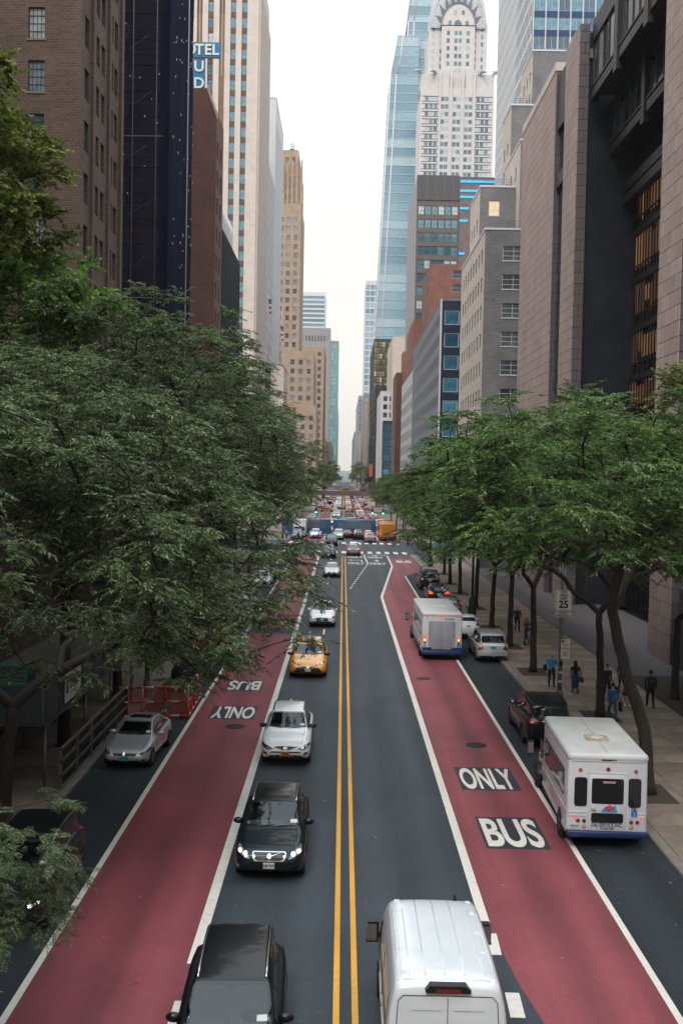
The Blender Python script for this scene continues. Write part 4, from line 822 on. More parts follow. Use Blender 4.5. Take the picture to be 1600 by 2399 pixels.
# ------------------------------------------------------------------ vehicles
def paint(name, col, metal=0.0, rough=0.32):
    dk = max(col) < .03
    m = mat('paint_' + name, col, rough, metal, 0.05, 1.2, coat=.3 if dk else 1.0, spec=0.25 if dk else 0.5, grime=0.05); return m
P_BLACK = paint('black', (0.006, 0.007, 0.010)); P_NAVY = paint('dark_teal', (0.006, 0.012, 0.017), .2); P_WHITE = paint('white', (0.86, 0.86, 0.86)); P_SILVER = paint('silver', (0.50, 0.53, 0.56), .55, .35)
P_TAXI = paint('taxi_yellow', (0.80, 0.32, 0.012)); P_GREY = paint('grey', (0.13, 0.14, 0.155), .4); P_BURG = paint('dark_maroon', (0.018, 0.010, 0.012)); P_PEARL = paint('pearl', (0.50, 0.51, 0.52), .2)
P_VAN = paint('van_white', (0.72, 0.755, 0.775))
M_AUTOGL = mat('auto_glass', (0.010, 0.018, 0.024), 0.03, 0, 0.0, spec=1.0); M_AUTOGL.node_tree.nodes['Principled BSDF'].inputs['IOR'].default_value = 1.6
M_WSGL = mat('windscreen_glass', (0.016, 0.034, 0.042), 0.03, 0, 0.0, spec=1.0); M_WSGL.node_tree.nodes['Principled BSDF'].inputs['IOR'].default_value = 1.6
M_TRIM = mat('black_trim', (0.012, 0.012, 0.013), 0.45, 0, 0.1, 5); M_GLOSSB = mat('gloss_black', (0.008, 0.008, 0.009), 0.15, 0, 0.0)
M_CHROME = mat('chrome', (0.45, 0.46, 0.48), 0.22, 1.0, 0.0); M_TYRE = mat('tyre_rubber', (0.014, 0.014, 0.015), 0.85, 0, 0.15, 10); M_RIMS = mat('alloy_rim', (0.36, 0.37, 0.39), 0.3, 0.9, 0.0); M_RIMD = mat('dark_rim', (0.07, 0.07, 0.075), 0.35, 0.8, 0.0)
M_HEAD = mat('headlamp_glass', (0.22, 0.24, 0.27), 0.08, 0.3, 0.35, 9, spec=1.0); M_HEADD = mat('headlamp_dark', (0.05, 0.055, 0.065), 0.08, 0.2, 0.5, 12, spec=1.0)
M_HEADL = mat('headlamp_lit', (0.8, 0.7, 0.5), 0.2, 0, 0.0, emit=(1.0, 0.80, 0.52), estr=2.0); M_HEADW = mat('headlamp_white', (0.8, 0.8, 0.8), 0.2, 0, 0, emit=(0.85, 0.92, 1), estr=1.6)
M_TAIL = mat('tail_lamp', (0.22, 0.008, 0.010), 0.12, 0, 0.25, 8, spec=1.0, coat=.5); M_TAILL = mat('tail_lit', (0.6, 0.03, 0.02), 0.2, emit=(1, .06, .03), estr=1.6); M_AMB = mat('amber_lit', (0.8, 0.35, 0.05), 0.2, emit=(1, .42, .06), estr=2.5); M_AMBER = mat('amber_lens', (0.35, 0.10, 0.02), 0.2)
M_PLATEW = mat('plate_white', (0.62, 0.62, 0.60), 0.5); M_PLATEO = mat('plate_orange', (0.55, 0.22, 0.05), 0.5); M_PLATEB = mat('plate_blue', (0.12, 0.42, 0.46), 0.5); M_INK = mat('plate_ink', (0.02, 0.025, 0.06), 0.6)
M_PAPER = mat('paper_sticker', (0.6, 0.62, 0.62), 0.6); M_SEAM = mat('panel_gap', (0.004, 0.004, 0.005), 0.8, 0, 0)
M_DASH = mat('dashboard_grey', (0.10, 0.105, 0.11), .7, 0, .3, 5); M_SEAT = mat('seat_fabric', (0.045, 0.043, 0.042), .8, 0, .2, 5)
M_CLEARG = bpy.data.materials.new('windscreen_clear'); M_CLEARG.use_nodes = True
_n = M_CLEARG.node_tree.nodes; _l = M_CLEARG.node_tree.links; _n.clear(); _t = _n.new('ShaderNodeBsdfTransparent'); _t.inputs[0].default_value = (.52, .62, .62, 1); _g = _n.new('ShaderNodeBsdfGlossy'); _g.inputs['Roughness'].default_value = .03; _f = _n.new('ShaderNodeFresnel'); _f.inputs[0].default_value = 1.62
_m = _n.new('ShaderNodeMixShader'); _o = _n.new('ShaderNodeOutputMaterial'); _l.new(_f.outputs[0], _m.inputs[0]); _l.new(_t.outputs[0], _m.inputs[1]); _l.new(_g.outputs[0], _m.inputs[2]); _l.new(_m.outputs[0], _o.inputs[0])
def lerp(tab, s): return float(np.interp(s, [a for a, _ in tab], [b for _, b in tab]))
def subsurf(me, lv):
    o = bpy.data.objects.new('t', me); md = o.modifiers.new('s', 'SUBSURF'); md.levels = lv; md.render_levels = lv
    return evaluated(o)
def boolean_cut(me, cutter):
    a = bpy.data.objects.new('a', me); c = bpy.data.objects.new('c', cutter)
    md = a.modifiers.new('b', 'BOOLEAN'); md.object = c; md.operation = 'DIFFERENCE'; md.solver = 'EXACT'
    try: md.material_mode = 'TRANSFER'
    except Exception: pass
    return evaluated(a, c)
def loft(stations, material, lv=2, crease=None, cross=None):
    """stations: list of half sections [(x,z)...] with y; mirrored; closed ends"""
    b = MB(); n = len(stations[0][1]); full = 2 * n - 2; vs_, fs = [], []
    for y, sec in stations:
        ring = sec + [(-x, z) for x, z in sec[-2:0:-1]]
        vs_ += [(x, y, z) for x, z in ring]
    for i in range(len(stations) - 1):
        for k in range(full):
            k2 = (k + 1) % full; fs.append((i * full + k, (i + 1) * full + k, (i + 1) * full + k2, i * full + k2))
    e = (len(stations) - 1) * full
    for o_, rev in ((0, False), (e, True)):      # cap with quads across
        for k in range(n - 1):
            l, r2 = o_ + (full - k) % full, o_ + k; l2, r3 = o_ + (full - k - 1) % full, o_ + k + 1
            q = [r2, r3, l2, l]; q = list(dict.fromkeys(q))
            if len(q) >= 3: fs.append(tuple(q if rev else q[::-1]))
    b.add(vs_, fs, material, True); me = b.mesh('body'); fix_normals(me)
    if crease:
        at = me.attributes.new('crease_edge', 'FLOAT', 'EDGE')
        for e in me.edges:
            i, j = e.vertices; k1, k2 = i % full, j % full; s1, s2 = i // full, j // full
            if k1 == k2 and s1 != s2: at.data[e.index].value = crease.get(min(k1, full - k1), 0)
            elif s1 == s2: at.data[e.index].value = (cross or {}).get(s1, 0)
    return subsurf(me, lv) if lv else me
DIRS = {'front': (Vector((0, 1, 0)), lambda a, b: Vector((a, -9, b))), 'rear': (Vector((0, -1, 0)), lambda a, b: Vector((a, 9, b))), 'left': (Vector((1, 0, 0)), lambda a, b: Vector((-6, a, b))), 'right': (Vector((-1, 0, 0)), lambda a, b: Vector((6, a, b))), 'top': (Vector((0, 0, -1)), lambda a, b: Vector((a, b, 6)))}
def rounded(poly, r, n=3):
    out = []
    for i, p in enumerate(poly):
        p = Vector(p); a = Vector(poly[i - 1]) - p; c = Vector(poly[(i + 1) % len(poly)]) - p; ra = min(r, a.length * .45); rc = min(r, c.length * .45)
        q0, q1 = p + a.normalized() * ra, p + c.normalized() * rc
        for k in range(n + 1):
            t = k / n; out.append(tuple(q0 * (1 - t) ** 2 + p * 2 * t * (1 - t) + q1 * t * t))
    return out
class Skin:
    """lays thin pieces (glass, lamps, trim) onto a body shell"""
    def __init__(s, me): s.bvh = BVHTree.FromPolygons([v.co[:] for v in me.vertices], [list(p.vertices) for p in me.polygons])
    def hit(s, view, a, b):
        d, o = DIRS[view]; h = s.bvh.ray_cast(o(a, b), d)
        if h[0] is None:
            q = o(a, b); q2 = Vector((q.x if view not in ('left', 'right') else 0, q.y if view not in ('front', 'rear') else 0, q.z if view != 'top' else 1)); h = s.bvh.find_nearest(q2)
        n = h[1]; n = n if n.dot(d) < 0 else -n
        return h[0], n
    def patch(s, name, par, view, poly, m, off=.006, rad=0, fine=.14, inset=None):
        if rad: poly = rounded(poly, rad)
        bm = bmesh.new(); f = bm.faces.new([bm.verts.new((p[0], p[1], 0)) for p in poly]); bmesh.ops.triangulate(bm, faces=bm.faces[:])
        for _ in range(4):
            es = [e for e in bm.edges if e.calc_length() > fine]
            if not es: break
            bmesh.ops.subdivide_edges(bm, edges=es, cuts=1); bmesh.ops.triangulate(bm, faces=bm.faces[:])
        for v in bm.verts:
            p, n = s.hit(view, v.co.x, v.co.y); v.co = p + n * off
        d = DIRS[view][0]
        for f in bm.faces:
            f.smooth = True; f.normal_update()
            if f.normal.dot(d) > 0: f.normal_flip()
        me = bpy.data.meshes.new(name); bm.to_mesh(me); bm.free(); me.materials.append(m); return link(name, me, par)
    def line(s, name, par, view, pts, r, m, off=.0):
        b = MB(); q = []
        for i in range(len(pts) - 1):
            k = 6
            for j in range(k + (i == len(pts) - 2)):
                t = j / k; p, n = s.hit(view, pts[i][0] * (1 - t) + pts[i + 1][0] * t, pts[i][1] * (1 - t) + pts[i + 1][1] * t); q.append(p + n * off)
        b.tube(q, r, m, 5); return b.build(name, par)
def wheel(par, x, y, r, w, rim, sgn):
    b = MB(); M_ = Matrix.Translation((x, y, r)) @ Matrix.Rotation(R(90 * sgn), 4, 'Y')
    b.lathe([(r * .62, -w / 2), (r * .93, -w / 2), (r, -w * .32), (r, w * .32), (r * .93, w / 2), (r * .62, w / 2)], M_TYRE, 24, M_); o = b.build('wheel', par)
    b = MB(); b.lathe([(r * .64, w * .3), (r * .66, w / 2 - .004), (r * .60, w / 2 - .005), (r * .56, w * .18), (0.02, w * .20)], M_RIMD, 20, M_)
    for k in range(5):
        q = 2 * math.pi * k / 5
        for dq in (-.13, .13):
            b.tube([M_ @ Vector((.03 * math.cos(q), .03 * math.sin(q), w * .42)), M_ @ Vector((r * .6 * math.cos(q + dq), r * .6 * math.sin(q + dq), w * .45))], .022, rim, 4)
    b.lathe([(.06, w * .3), (.05, w * .46)], rim, 10, M_); b.build('rim', o)
def plate(par, sk, view, a, z, m, txt, w=.30, h=.155):
    p, n = sk.hit(view, a, z); s = 1 if view == 'front' else -1
    b = MB(); b.box(-w / 2, w / 2, -.008, .008, -h / 2, h / 2, m); o = b.build('licence_plate', par, (p.x, p.y - s * .02, p.z)); 
    if s < 0: o.rotation_euler = (0, 0, math.pi)
    if txt:
        t = link('plate_number', text_mesh(txt, h * .62, M_INK, .001, .75, .004), o, (0, -.011, -h * .02)); t.rotation_euler = (R(90), 0, 0)
SUV = dict(top=[(0, .56), (.012, .74), (.05, .90), (.12, .97), (.22, 1.03), (.27, 1.08), (.45, 1.60), (.52, 1.655), (.65, 1.665), (.80, 1.62), (.875, 1.55), (.945, 1.10), (.985, .96), (1, .58)],
           tw=[(0, .50), (.012, .60), (.05, .67), (.12, .71), (.25, .74), (.30, .73), (.45, .63), (.6, .615), (.82, .60), (.88, .60), (.95, .66), (1, .56)],
           bz=[(0, .54), (.012, .70), (.05, .83), (.12, .90), (.25, .97), (.5, 1.01), (.8, 1.06), (.92, 1.05), (.985, .92), (1, .56)], bw=[(0, .58), (.012, .70), (.05, .80), (.12, .86), (.25, .885), (.5, .90), (.8, .885), (.93, .83), (.985, .76), (1, .64)],
           mw=[(0, .62), (.012, .76), (.05, .86), (.12, .915), (.25, .925), (.5, .925), (.8, .925), (.93, .88), (.985, .80), (1, .66)], ws=(.27, .45), roof=.875, tail=.945)
SED = dict(top=[(0, .50), (.012, .62), (.05, .74), (.12, .82), (.22, .90), (.28, .95), (.46, 1.40), (.54, 1.46), (.64, 1.455), (.72, 1.40), (.86, 1.08), (.92, 1.04), (.985, .98), (1, .52)],
           tw=[(0, .50), (.012, .58), (.05, .63), (.12, .67), (.28, .69), (.46, .575), (.6, .565), (.72, .56), (.86, .60), (.95, .60), (1, .52)],
           bz=[(0, .48), (.012, .60), (.05, .68), (.12, .76), (.25, .84), (.5, .90), (.8, .95), (.92, .96), (.985, .90), (1, .50)], bw=[(0, .56), (.012, .68), (.05, .77), (.12, .82), (.25, .845), (.5, .855), (.8, .845), (.93, .78), (1, .62)],
           mw=[(0, .60), (.012, .72), (.05, .82), (.12, .87), (.25, .875), (.5, .88), (.8, .88), (.93, .82), (1, .64)], ws=(.28, .46), roof=.72, tail=.86)
MINI = dict(SUV); MINI.update(top=[(0, .56), (.012, .72), (.04, .86), (.10, .97), (.17, 1.05), (.21, 1.10), (.40, 1.62), (.48, 1.70), (.65, 1.72), (.84, 1.68), (.91, 1.60), (.965, 1.08), (.99, .94), (1, .58)], ws=(.21, .40), roof=.91, tail=.965)
BOXY = dict(SUV); BOXY.update(top=[(0, .62), (.010, .84), (.04, 1.02), (.12, 1.07), (.22, 1.12), (.27, 1.16), (.41, 1.68), (.48, 1.76), (.65, 1.785), (.86, 1.75), (.915, 1.68), (.965, 1.16), (.99, 1.02), (1, .60)],
                              bz=[(0, .60), (.01, .80), (.04, .94), (.12, 1.0), (.25, 1.05), (.5, 1.08), (.8, 1.11), (.94, 1.10), (.99, .98), (1, .58)], tw=[(0, .54), (.012, .64), (.05, .72), (.12, .75), (.25, .76), (.30, .75), (.43, .69), (.6, .68), (.86, .665), (.92, .66), (.96, .69), (1, .58)], ws=(.27, .41), roof=.915, tail=.965)
def make_car(name, label, base, L, Wd, Hs, pm, loc, rz, group=None, rim=M_RIMS, wr=.345, head=M_HEAD, headpoly=None, grille='bar', front_plate=None, rear_plate=None, rails=None, sunroof=False, cladding=True, tail=M_TAIL, tailpoly=None, lv=2, cat='car', mirror=None, extra=None, detail=True, ws_mat=None):
    par = empty(name, (0, 0, 0), 0, label, cat, group)
    kw = Wd / 1.81; S = [0, .004, .012, .03, .06, .10, .16, .22, base['ws'][0] - .02, base['ws'][0] + .01]; a, c = base['ws']
    S += [a + (c - a) * .35, a + (c - a) * .7, c - .005, c + .03, .56, .64, .72, .8, base['roof'] - .03, base['roof'] + .005, (base['roof'] + base['tail']) / 2, base['tail'], .5 * base['tail'] + .5, .988, .996, 1]; S = sorted(set(S)); st = []
    for s in S:
        y = -L / 2 + s * L; zt = lerp(base['top'], s) * Hs; wt = lerp(base['tw'], s) * kw; zb = lerp(base['bz'], s) * Hs; wb = lerp(base['bw'], s) * kw; wm = lerp(base['mw'], s) * kw; e = min(1, min(s, 1 - s) / .05); zf = .30 - .08 * e + .1 * (1 - e)
        zt = max(zt, zb + .02)
        st.append((y, [(0, zf), (wm * .85, zf), (wm * .965, zf + .10), (wm, zf * .5 + zb * .45), (wm * .995, zb - .10), (wb, zb), (wt + (wb - wt) * .12 if zt - zb > .25 else wt + (wb - wt) * .45, zb + .05 if zt - zb > .25 else zt * .6 + zb * .4), (wt, zt - .035 if zt - zb > .25 else zt - .008), (wt * .62, zt - .006), (0, zt)]))
    body = loft(st, pm, lv, {2: .4, 5: .55, 7: .6}, {S.index(base['ws'][0] + .01): .25, S.index(c - .005): .35, S.index(base['roof'] + .005): .45, S.index(base['tail']): .35}); sk = Skin(body)
    yf, yr = -L / 2 + .185 * L, L / 2 - .20 * L
    cut = MB()
    for yy in (yf, yr):
        for sg in (-1, 1): cut.lathe([(wr * 1.13, -.16), (wr * 1.13, .22)], M_TRIM, 24, Matrix.Translation((sg * (Wd / 2 - .12), yy, wr * 1.0)) @ Matrix.Rotation(R(90 * sg), 4, 'Y'), False)
    cm = cut.mesh('cut'); fix_normals(cm); body = boolean_cut(body, cm); body.name = name + '_body'
    for poly in body.polygons: poly.use_smooth = True
    link('body', body, par)
    for yy in (yf, yr):
        for sg in (-1, 1): wheel(par, sg * (Wd / 2 - .125), yy, wr, .225, rim, sg)
    Y = lambda s: -L / 2 + s * L; T = lambda s: lerp(base['top'], s) * Hs; TW = lambda s: lerp(base['tw'], s) * kw; BZ = lambda s: lerp(base['bz'], s) * Hs
    # glass
    z0, z1 = T(a) + .035, T(c) - .055; w0, w1 = TW(a) + .02, TW(c) - .035
    sk.patch('windscreen', par, 'front', [(-w0, z0 + .03), (-w0 * .5, z0), (w0 * .5, z0), (w0, z0 + .03), (w1, z1), (w1 * .5, z1 + .015), (-w1 * .5, z1 + .015), (-w1, z1)], ws_mat or (M_CLEARG if detail else M_WSGL), .012, .05)
    if detail:      # cabin seen through the windscreen
        u = lambda x, t: (x * (w0 + (w1 - w0) * t), z0 + (z1 - z0) * t); k_ = .94
        cab = sk.patch('cabin', par, 'front', [u(-k_, .05), u(k_, .05), u(k_, .95), u(-k_, .95)], M_GLOSSB, .003, .04)
        for nm, q_, m_ in (('dashboard', [u(-k_, .06), u(k_, .06), u(k_ * .98, .22), u(.2, .26), u(-.2, .26), u(-k_ * .98, .22)], M_DASH), ('steering_wheel', [(u(.5, .2)[0] + .17 * math.cos(q), u(.5, .2)[1] + .03 + .07 * math.sin(q)) for q in [2 * math.pi * j / 14 for j in range(14)]], M_TRIM), ('rear_view_mirror', [u(-.12, .86), u(.12, .86), u(.11, .93), u(-.11, .93)], M_TRIM)):
            o = sk.patch(nm, par, 'front', q_, m_, .005, .03); o.parent = cab
    zr0, zr1 = T(base['tail']) + .05, T(base['roof']) - .07; r0, r1 = TW(base['tail']) - .02, TW(base['roof']) - .05
    sk.patch('rear_window', par, 'rear', [(-r0, zr0), (r0, zr0), (r1, zr1), (-r1, zr1)], M_AUTOGL, .006, .08)
    for vw, sg in (('left', -1), ('right', 1)):
        yb0, yb1 = Y(a) + .10 * L, Y(base['tail'] if base is SED else base['roof']) - .015 * L; zt_ = T(.6) - .135; zb_ = lambda y: BZ((y + L / 2) / L) + .055
        yt0, yt1 = Y(c) + .02 * L, Y(base['roof']) - (.03 if base is not SED else .0) * L; q1, q2 = Y(.53 if base is not SED else .55), Y(.72)
        sk.patch('window_surround', par, vw, [(yb0 - .10, zb_(yb0) - .03), (yb1 + .06, zb_(yb1) - .02), (yt1 + .05, zt_ + .01 - (.05 if base is not SED else .07)), (q1, zt_ + .04), (yt0 - .04, zt_ + .015)], M_TRIM, .003, .06)
        tl = lambda y: zt_ - max(0, (y - q1)) * (.06 if base is not SED else .10)
        wins = [[(yb0, zb_(yb0)), (q1 - .03, zb_(q1)), (q1 - .03, zt_ + .015), (yt0, zt_)]]
        if base is SED: wins += [[(q1 + .03, zb_(q1)), (yb1 - .05, zb_(yb1)), (yt1 - .02, tl(yt1) - .01), (q1 + .03, zt_ + .012)]]
        else: wins += [[(q1 + .03, zb_(q1)), (q2 - .02, zb_(q2)), (q2 - .02, tl(q2)), (q1 + .03, zt_ + .012)], [(q2 + .03, zb_(q2)), (yb1, zb_(yb1)), (yt1, tl(yt1) - .04), (q2 + .03, tl(q2))]]
        for w_ in wins: sk.patch('side_window', par, vw, w_, M_AUTOGL, .008, .05)
        if detail:
            for s0 in (Y(a) + .055 * L, q1, q2 + .02 * L): sk.line('door_seam', par, vw, [(s0, zb_(s0) - .06), (s0 + (.02 if s0 != q2 else -.06), .62 * Hs), (s0, .40)], .006, M_SEAM)
            for s0 in (q1 - .22, q2 - .20): sk.patch('door_handle', par, vw, [(s0, zb_(s0) - .16), (s0 + .17, zb_(s0) - .16), (s0 + .17, zb_(s0) - .125), (s0, zb_(s0) - .125)], pm, .022, .012)
        if cladding:
            sk.patch('sill_trim', par, vw, [(yf + wr * 1.15, .22), (yr - wr * 1.15, .22), (yr - wr * 1.15, .40), (yf + wr * 1.15, .40)], M_TRIM, .006)
        mp = Vector((sg * (Wd / 2 + .04), Y(a) + .115 * L, BZ(a) + .13))
        b = MB(); b.ball(mp, .15, .08, .09, mirror or pm, 12, 8); b.box(min(sg * (Wd / 2 - .08), mp.x), max(sg * (Wd / 2 - .08), mp.x), mp.y - .02, mp.y + .03, mp.z - .07, mp.z - .03, M_TRIM); o = b.build('wing_mirror', par)
        b = MB(); b.ball((mp.x, mp.y + .045, mp.z), .105, .035, .068, M_CHROME, 10, 6); b.build('mirror_glass', o)
    # front
    zh = T(.012); hp = headpoly or [(.42, zh - .10), (.60, zh - .02), (.86 * kw, zh + .10), (.88 * kw, zh + .0), (.66, zh - .13)]
    for sg in (-1, 1):
        pl = [(sg * x, z) for x, z in hp]; h = sk.patch('headlight', par, 'front', pl, M_HEAD if head in (M_HEADL, M_HEADW) else head, .008, .03, .08)
        if head in (M_HEADL, M_HEADW): pass
        cx_, cz_ = sum(x for x, z in pl) / len(pl), sum(z for x, z in pl) / len(pl)
        if detail:
            for dx, rr in ((-.06, .058), (.08, .05)):
                cc = [(cx_ + sg * dx + rr * math.cos(q), cz_ + sg * 0 + (.03 if dx > 0 else -.01) + rr * .8 * math.sin(q)) for q in [2 * math.pi * k / 12 for k in range(12)]]
                o = sk.patch('lens', par, 'front', cc, M_CHROME if head in (M_HEAD, M_HEADD) else M_HEADW if head is M_HEADW else M_HEADL, .012); o.parent = h
    if grille == 'volvo':
        sk.patch('grille_frame', par, 'front', [(-.40, .60), (.40, .60), (.46, .82), (-.46, .82)], M_CHROME, .008, .06); g = sk.patch('grille', par, 'front', [(-.37, .625), (.37, .625), (.43, .80), (-.43, .80)], M_TRIM, .012, .05)
        for k in range(4): o = sk.patch('slat', par, 'front', [(-.38, .655 + .035 * k), (.38, .655 + .035 * k), (.38, .668 + .035 * k), (-.38, .668 + .035 * k)], M_RIMD, .018); o.parent = g
        o = sk.patch('diagonal_bar', par, 'front', [(-.30, .635), (-.27, .635), (.32, .79), (.29, .79)], M_CHROME, .024)
        sk.patch('emblem', par, 'front', [(.055 * math.cos(q), .715 + .055 * math.sin(q)) for q in [2 * math.pi * k / 14 for k in range(14)]], M_CHROME, .03)
        sk.patch('lower_intake', par, 'front', [(-.75, .34), (.75, .34), (.62, .43), (-.62, .43)], M_TRIM, .008, .03)
    elif grille == 'vee':
        g = sk.patch('grille', par, 'front', [(-.45, zh - .02), (-.12, zh - .13), (.12, zh - .13), (.45, zh - .02), (.13, zh - .0), (-.13, zh - .0)], M_GLOSSB, .01); sk.patch('emblem', par, 'front', [(.085 * math.cos(q), zh - .065 + .055 * math.sin(q)) for q in [2 * math.pi * k / 14 for k in range(14)]], M_CHROME, .02)
        sk.patch('lower_grille', par, 'front', [(-.60, .54), (.60, .54), (.50, .585), (-.50, .585)], M_TRIM, .01); sk.patch('lower_intake', par, 'front', [(-.80, .30), (.80, .30), (.52, .46), (-.52, .46)], M_TRIM, .01, .04)
        for sg in (-1, 1): sk.patch('fog_light', par, 'front', [(sg * .63, .46), (sg * .82, .48), (sg * .80, .58), (sg * .70, .56)], M_HEADD, .01)
    elif grille == 'wide':
        for sg in (-1, 1): sk.patch('upper_grille', par, 'front', [(0, zh - .13), (sg * .34, zh - .06), (sg * .52, zh - .0), (sg * .34, zh - .03), (0, zh - .08)], M_GLOSSB, .01)
        g = sk.patch('grille', par, 'front', [(-.74, .36), (.74, .36), (.70, .47), (.56, .62), (-.56, .62), (-.70, .47)], M_TRIM, .01, .04)
        for k in range(5): o = sk.patch('slat', par, 'front', [(-.64 + .015 * k, .385 + .045 * k), (.64 - .015 * k, .385 + .045 * k), (.64 - .015 * k, .40 + .045 * k), (-.64 + .015 * k, .40 + .045 * k)], M_RIMD, .018); o.parent = g
        sk.patch('emblem', par, 'front', [(.08 * math.cos(q), zh - .09 + .055 * math.sin(q)) for q in [2 * math.pi * k / 14 for k in range(14)]], M_CHROME, .02)
    elif grille == 'sedan':
        g = sk.patch('grille', par, 'front', [(-.38, .535), (.38, .535), (.46, .62), (-.46, .62)], M_TRIM, .012, .02); sk.patch('emblem', par, 'front', [(.08 * math.cos(q), .60 + .055 * math.sin(q)) for q in [2 * math.pi * k / 14 for k in range(14)]], M_CHROME, .03)
        sk.patch('lower_intake', par, 'front', [(-.42, .29), (.42, .29), (.50, .375), (-.50, .375)], M_TRIM, .01, .03)
        for sg in (-1, 1): sk.patch('fog_light', par, 'front', [(sg * .58, .34), (sg * .76, .36), (sg * .74, .44), (sg * .66, .42)], M_HEADD, .01)
    else:
        g = sk.patch('grille', par, 'front', [(-.40, zh - .26), (.40, zh - .26), (.46, zh - .14), (.40, zh - .03), (-.40, zh - .03), (-.46, zh - .14)], M_TRIM, .01, .04)
        for k in range(3 if detail else 0): o = sk.patch('slat', par, 'front', [(-.40, zh - .22 + .06 * k), (.40, zh - .22 + .06 * k), (.40, zh - .2 + .06 * k), (-.40, zh - .2 + .06 * k)], M_CHROME if grille == 'chrome' else M_RIMD, .018); o.parent = g
        sk.patch('emblem', par, 'front', [(.08 * math.cos(q), zh - .14 + .045 * math.sin(q)) for q in [2 * math.pi * k / 12 for k in range(12)]], M_CHROME, .025); sk.patch('lower_intake', par, 'front', [(-.72, .32), (.72, .32), (.60, .44), (-.60, .44)], M_TRIM, .01, .04)
    if front_plate: plate(par, sk, 'front', 0, .50 if grille != 'sedan' else .455, front_plate[0], front_plate[1])
    # rear
    zl = T(base['tail']) - .02; tp = tailpoly or [(.52, zl - .17), (.84 * kw, zl - .14), (.82 * kw, zl + .05), (.66, zl + .02), (.52, zl - .06)]
    for sg in (-1, 1): sk.patch('tail_light', par, 'rear', [(sg * x, z) for x, z in tp], tail, .010, .03, .08)
    if detail:
        sk.line('tailgate_seam', par, 'rear', [(-.68, zl - .02), (-.70, .62), (.70, .62), (.68, zl - .02)], .006, M_SEAM); sk.patch('bumper_trim', par, 'rear', [(-.78, .30), (.78, .30), (.72, .46), (-.72, .46)], M_TRIM if cladding else pm, .008, .04)
        sk.patch('garnish', par, 'rear', [(-.34, zl - .10), (.34, zl - .10), (.34, zl - .06), (-.34, zl - .06)], M_CHROME, .012)
    if rear_plate: plate(par, sk, 'rear', 0, zl - .20, rear_plate[0], rear_plate[1])
    # top
    if rails:
        for sg in (-1, 1):
            x = sg * (TW(.6) - .03); pts = []
            for k in range(9):
                t = k / 8; y = Y(c) + .06 + (Y(base['roof']) - Y(c) - .18) * t; pt, n = sk.hit('top', x, y); pts.append(pt + Vector((0, 0, .035 if 0 < k < 8 else .0)))
            b = MB(); b.tube(pts, .026, rails, 6); b.build('roof_rail', par)
    if sunroof: sk.patch('sunroof', par, 'top', [(-.40, Y(c) + .16), (.40, Y(c) + .16), (.40, Y(c) + .16 + sunroof), (-.40, Y(c) + .16 + sunroof)], M_GLOSSB, .005, .05)
    if detail:
        pt, n = sk.hit('top', 0, Y(base['roof']) - .12); b = MB(); b.prism([(pt.y - .09, pt.z - .01), (pt.y + .07, pt.z - .01), (pt.y + .06, pt.z + .055)], -.018, .018, pm, 'x'); b.build('antenna', par)
        for sg in (-.55, .05):
            q = [sk.hit('front', sg * w0 + .1 + .5 * t * w0, z0 - .005 + .03 * t)[0] + Vector((0, -.012, .012)) for t in (0, .5, 1)]; b = MB(); b.tube(q, .009, M_TRIM, 5); b.build('wiper', par)
        sk.patch('windscreen_sticker', par, 'front', [(w0 * .62, z0 + .06), (w0 * .86, z0 + .06), (w0 * .84, z0 + .12), (w0 * .62, z0 + .12)], M_PAPER, .015)
        for sg in (-1, 1): sk.line('hood_crease', par, 'top', [(sg * .60 * kw, Y(.03)), (sg * .64 * kw, Y(.14)), (sg * .66 * kw, Y(a) - .04)], .005, M_SEAM)
    if extra: extra(par, sk, Y, T)
    par.location = loc; par.rotation_euler = (0, 0, rz)
    return par
V = math.pi
def taxi_extra(par, sk, Y, T):
    b = MB(); y = Y(.50); z = T(.5) - .01
    b.prism([(y - .45, z), (y + .55, z), (y + .5, z + .10), (y - .38, z + .10)], -.28, .28, M_GLOSSB, 'x'); o = b.build('roof_sign', par)
    b = MB(); b.prism([(-.16, z + .09), (.16, z + .09), (.03, z + .42), (-.03, z + .42)], y - .36, y + .48, M_CHROME); c = b.build('advert_panel', o)
    b = MB(); b.box(-.085, .085, y - .372, y - .362, z + .14, z + .32, M_PAPER); b.build('medallion_panel', o)
    sk.patch('hood_emblem', par, 'top', [(.10 * math.cos(q), Y(.10) + .09 * math.sin(q)) for q in [2 * math.pi * k / 10 for k in range(10)]], M_HEAD, .006)
make_car('suv', 'black suv with silver roof rails nearest camera in oncoming lane', MINI, 4.75, 1.92, 1.0, P_BLACK, (-2.12, 18.85, 0), R(1.8), 'oncoming cars', M_RIMD, .36, rails=M_CHROME, mirror=P_BLACK, front_plate=(M_PLATEW, 'HTK 4417'))
make_car('suv', 'dark suv with lit headlights and sunroof in oncoming lane', SUV, 4.63, 1.89, .99, P_NAVY, (-2.02, 29.0, 0), 0, 'oncoming cars', M_RIMS, .36, head=M_HEADL, headpoly=[(.50, .66), (.56, .66), (.86, .80), (.83, .92), (.72, .88)], grille='volvo', front_plate=(M_PLATEW, 'DJM 7247'), rails=M_CHROME, sunroof=.75)
make_car('suv', 'white suv with black mirrors and roof rails in oncoming lane', SUV, 4.60, 1.84, 1.04, P_WHITE, (-2.20, 39.85, 0), 0, 'oncoming cars', M_RIMS, .35, head=M_HEADD, grille='vee', front_plate=(M_PLATEO, 'T6482 C'), rails=M_RIMD, mirror=M_TRIM)
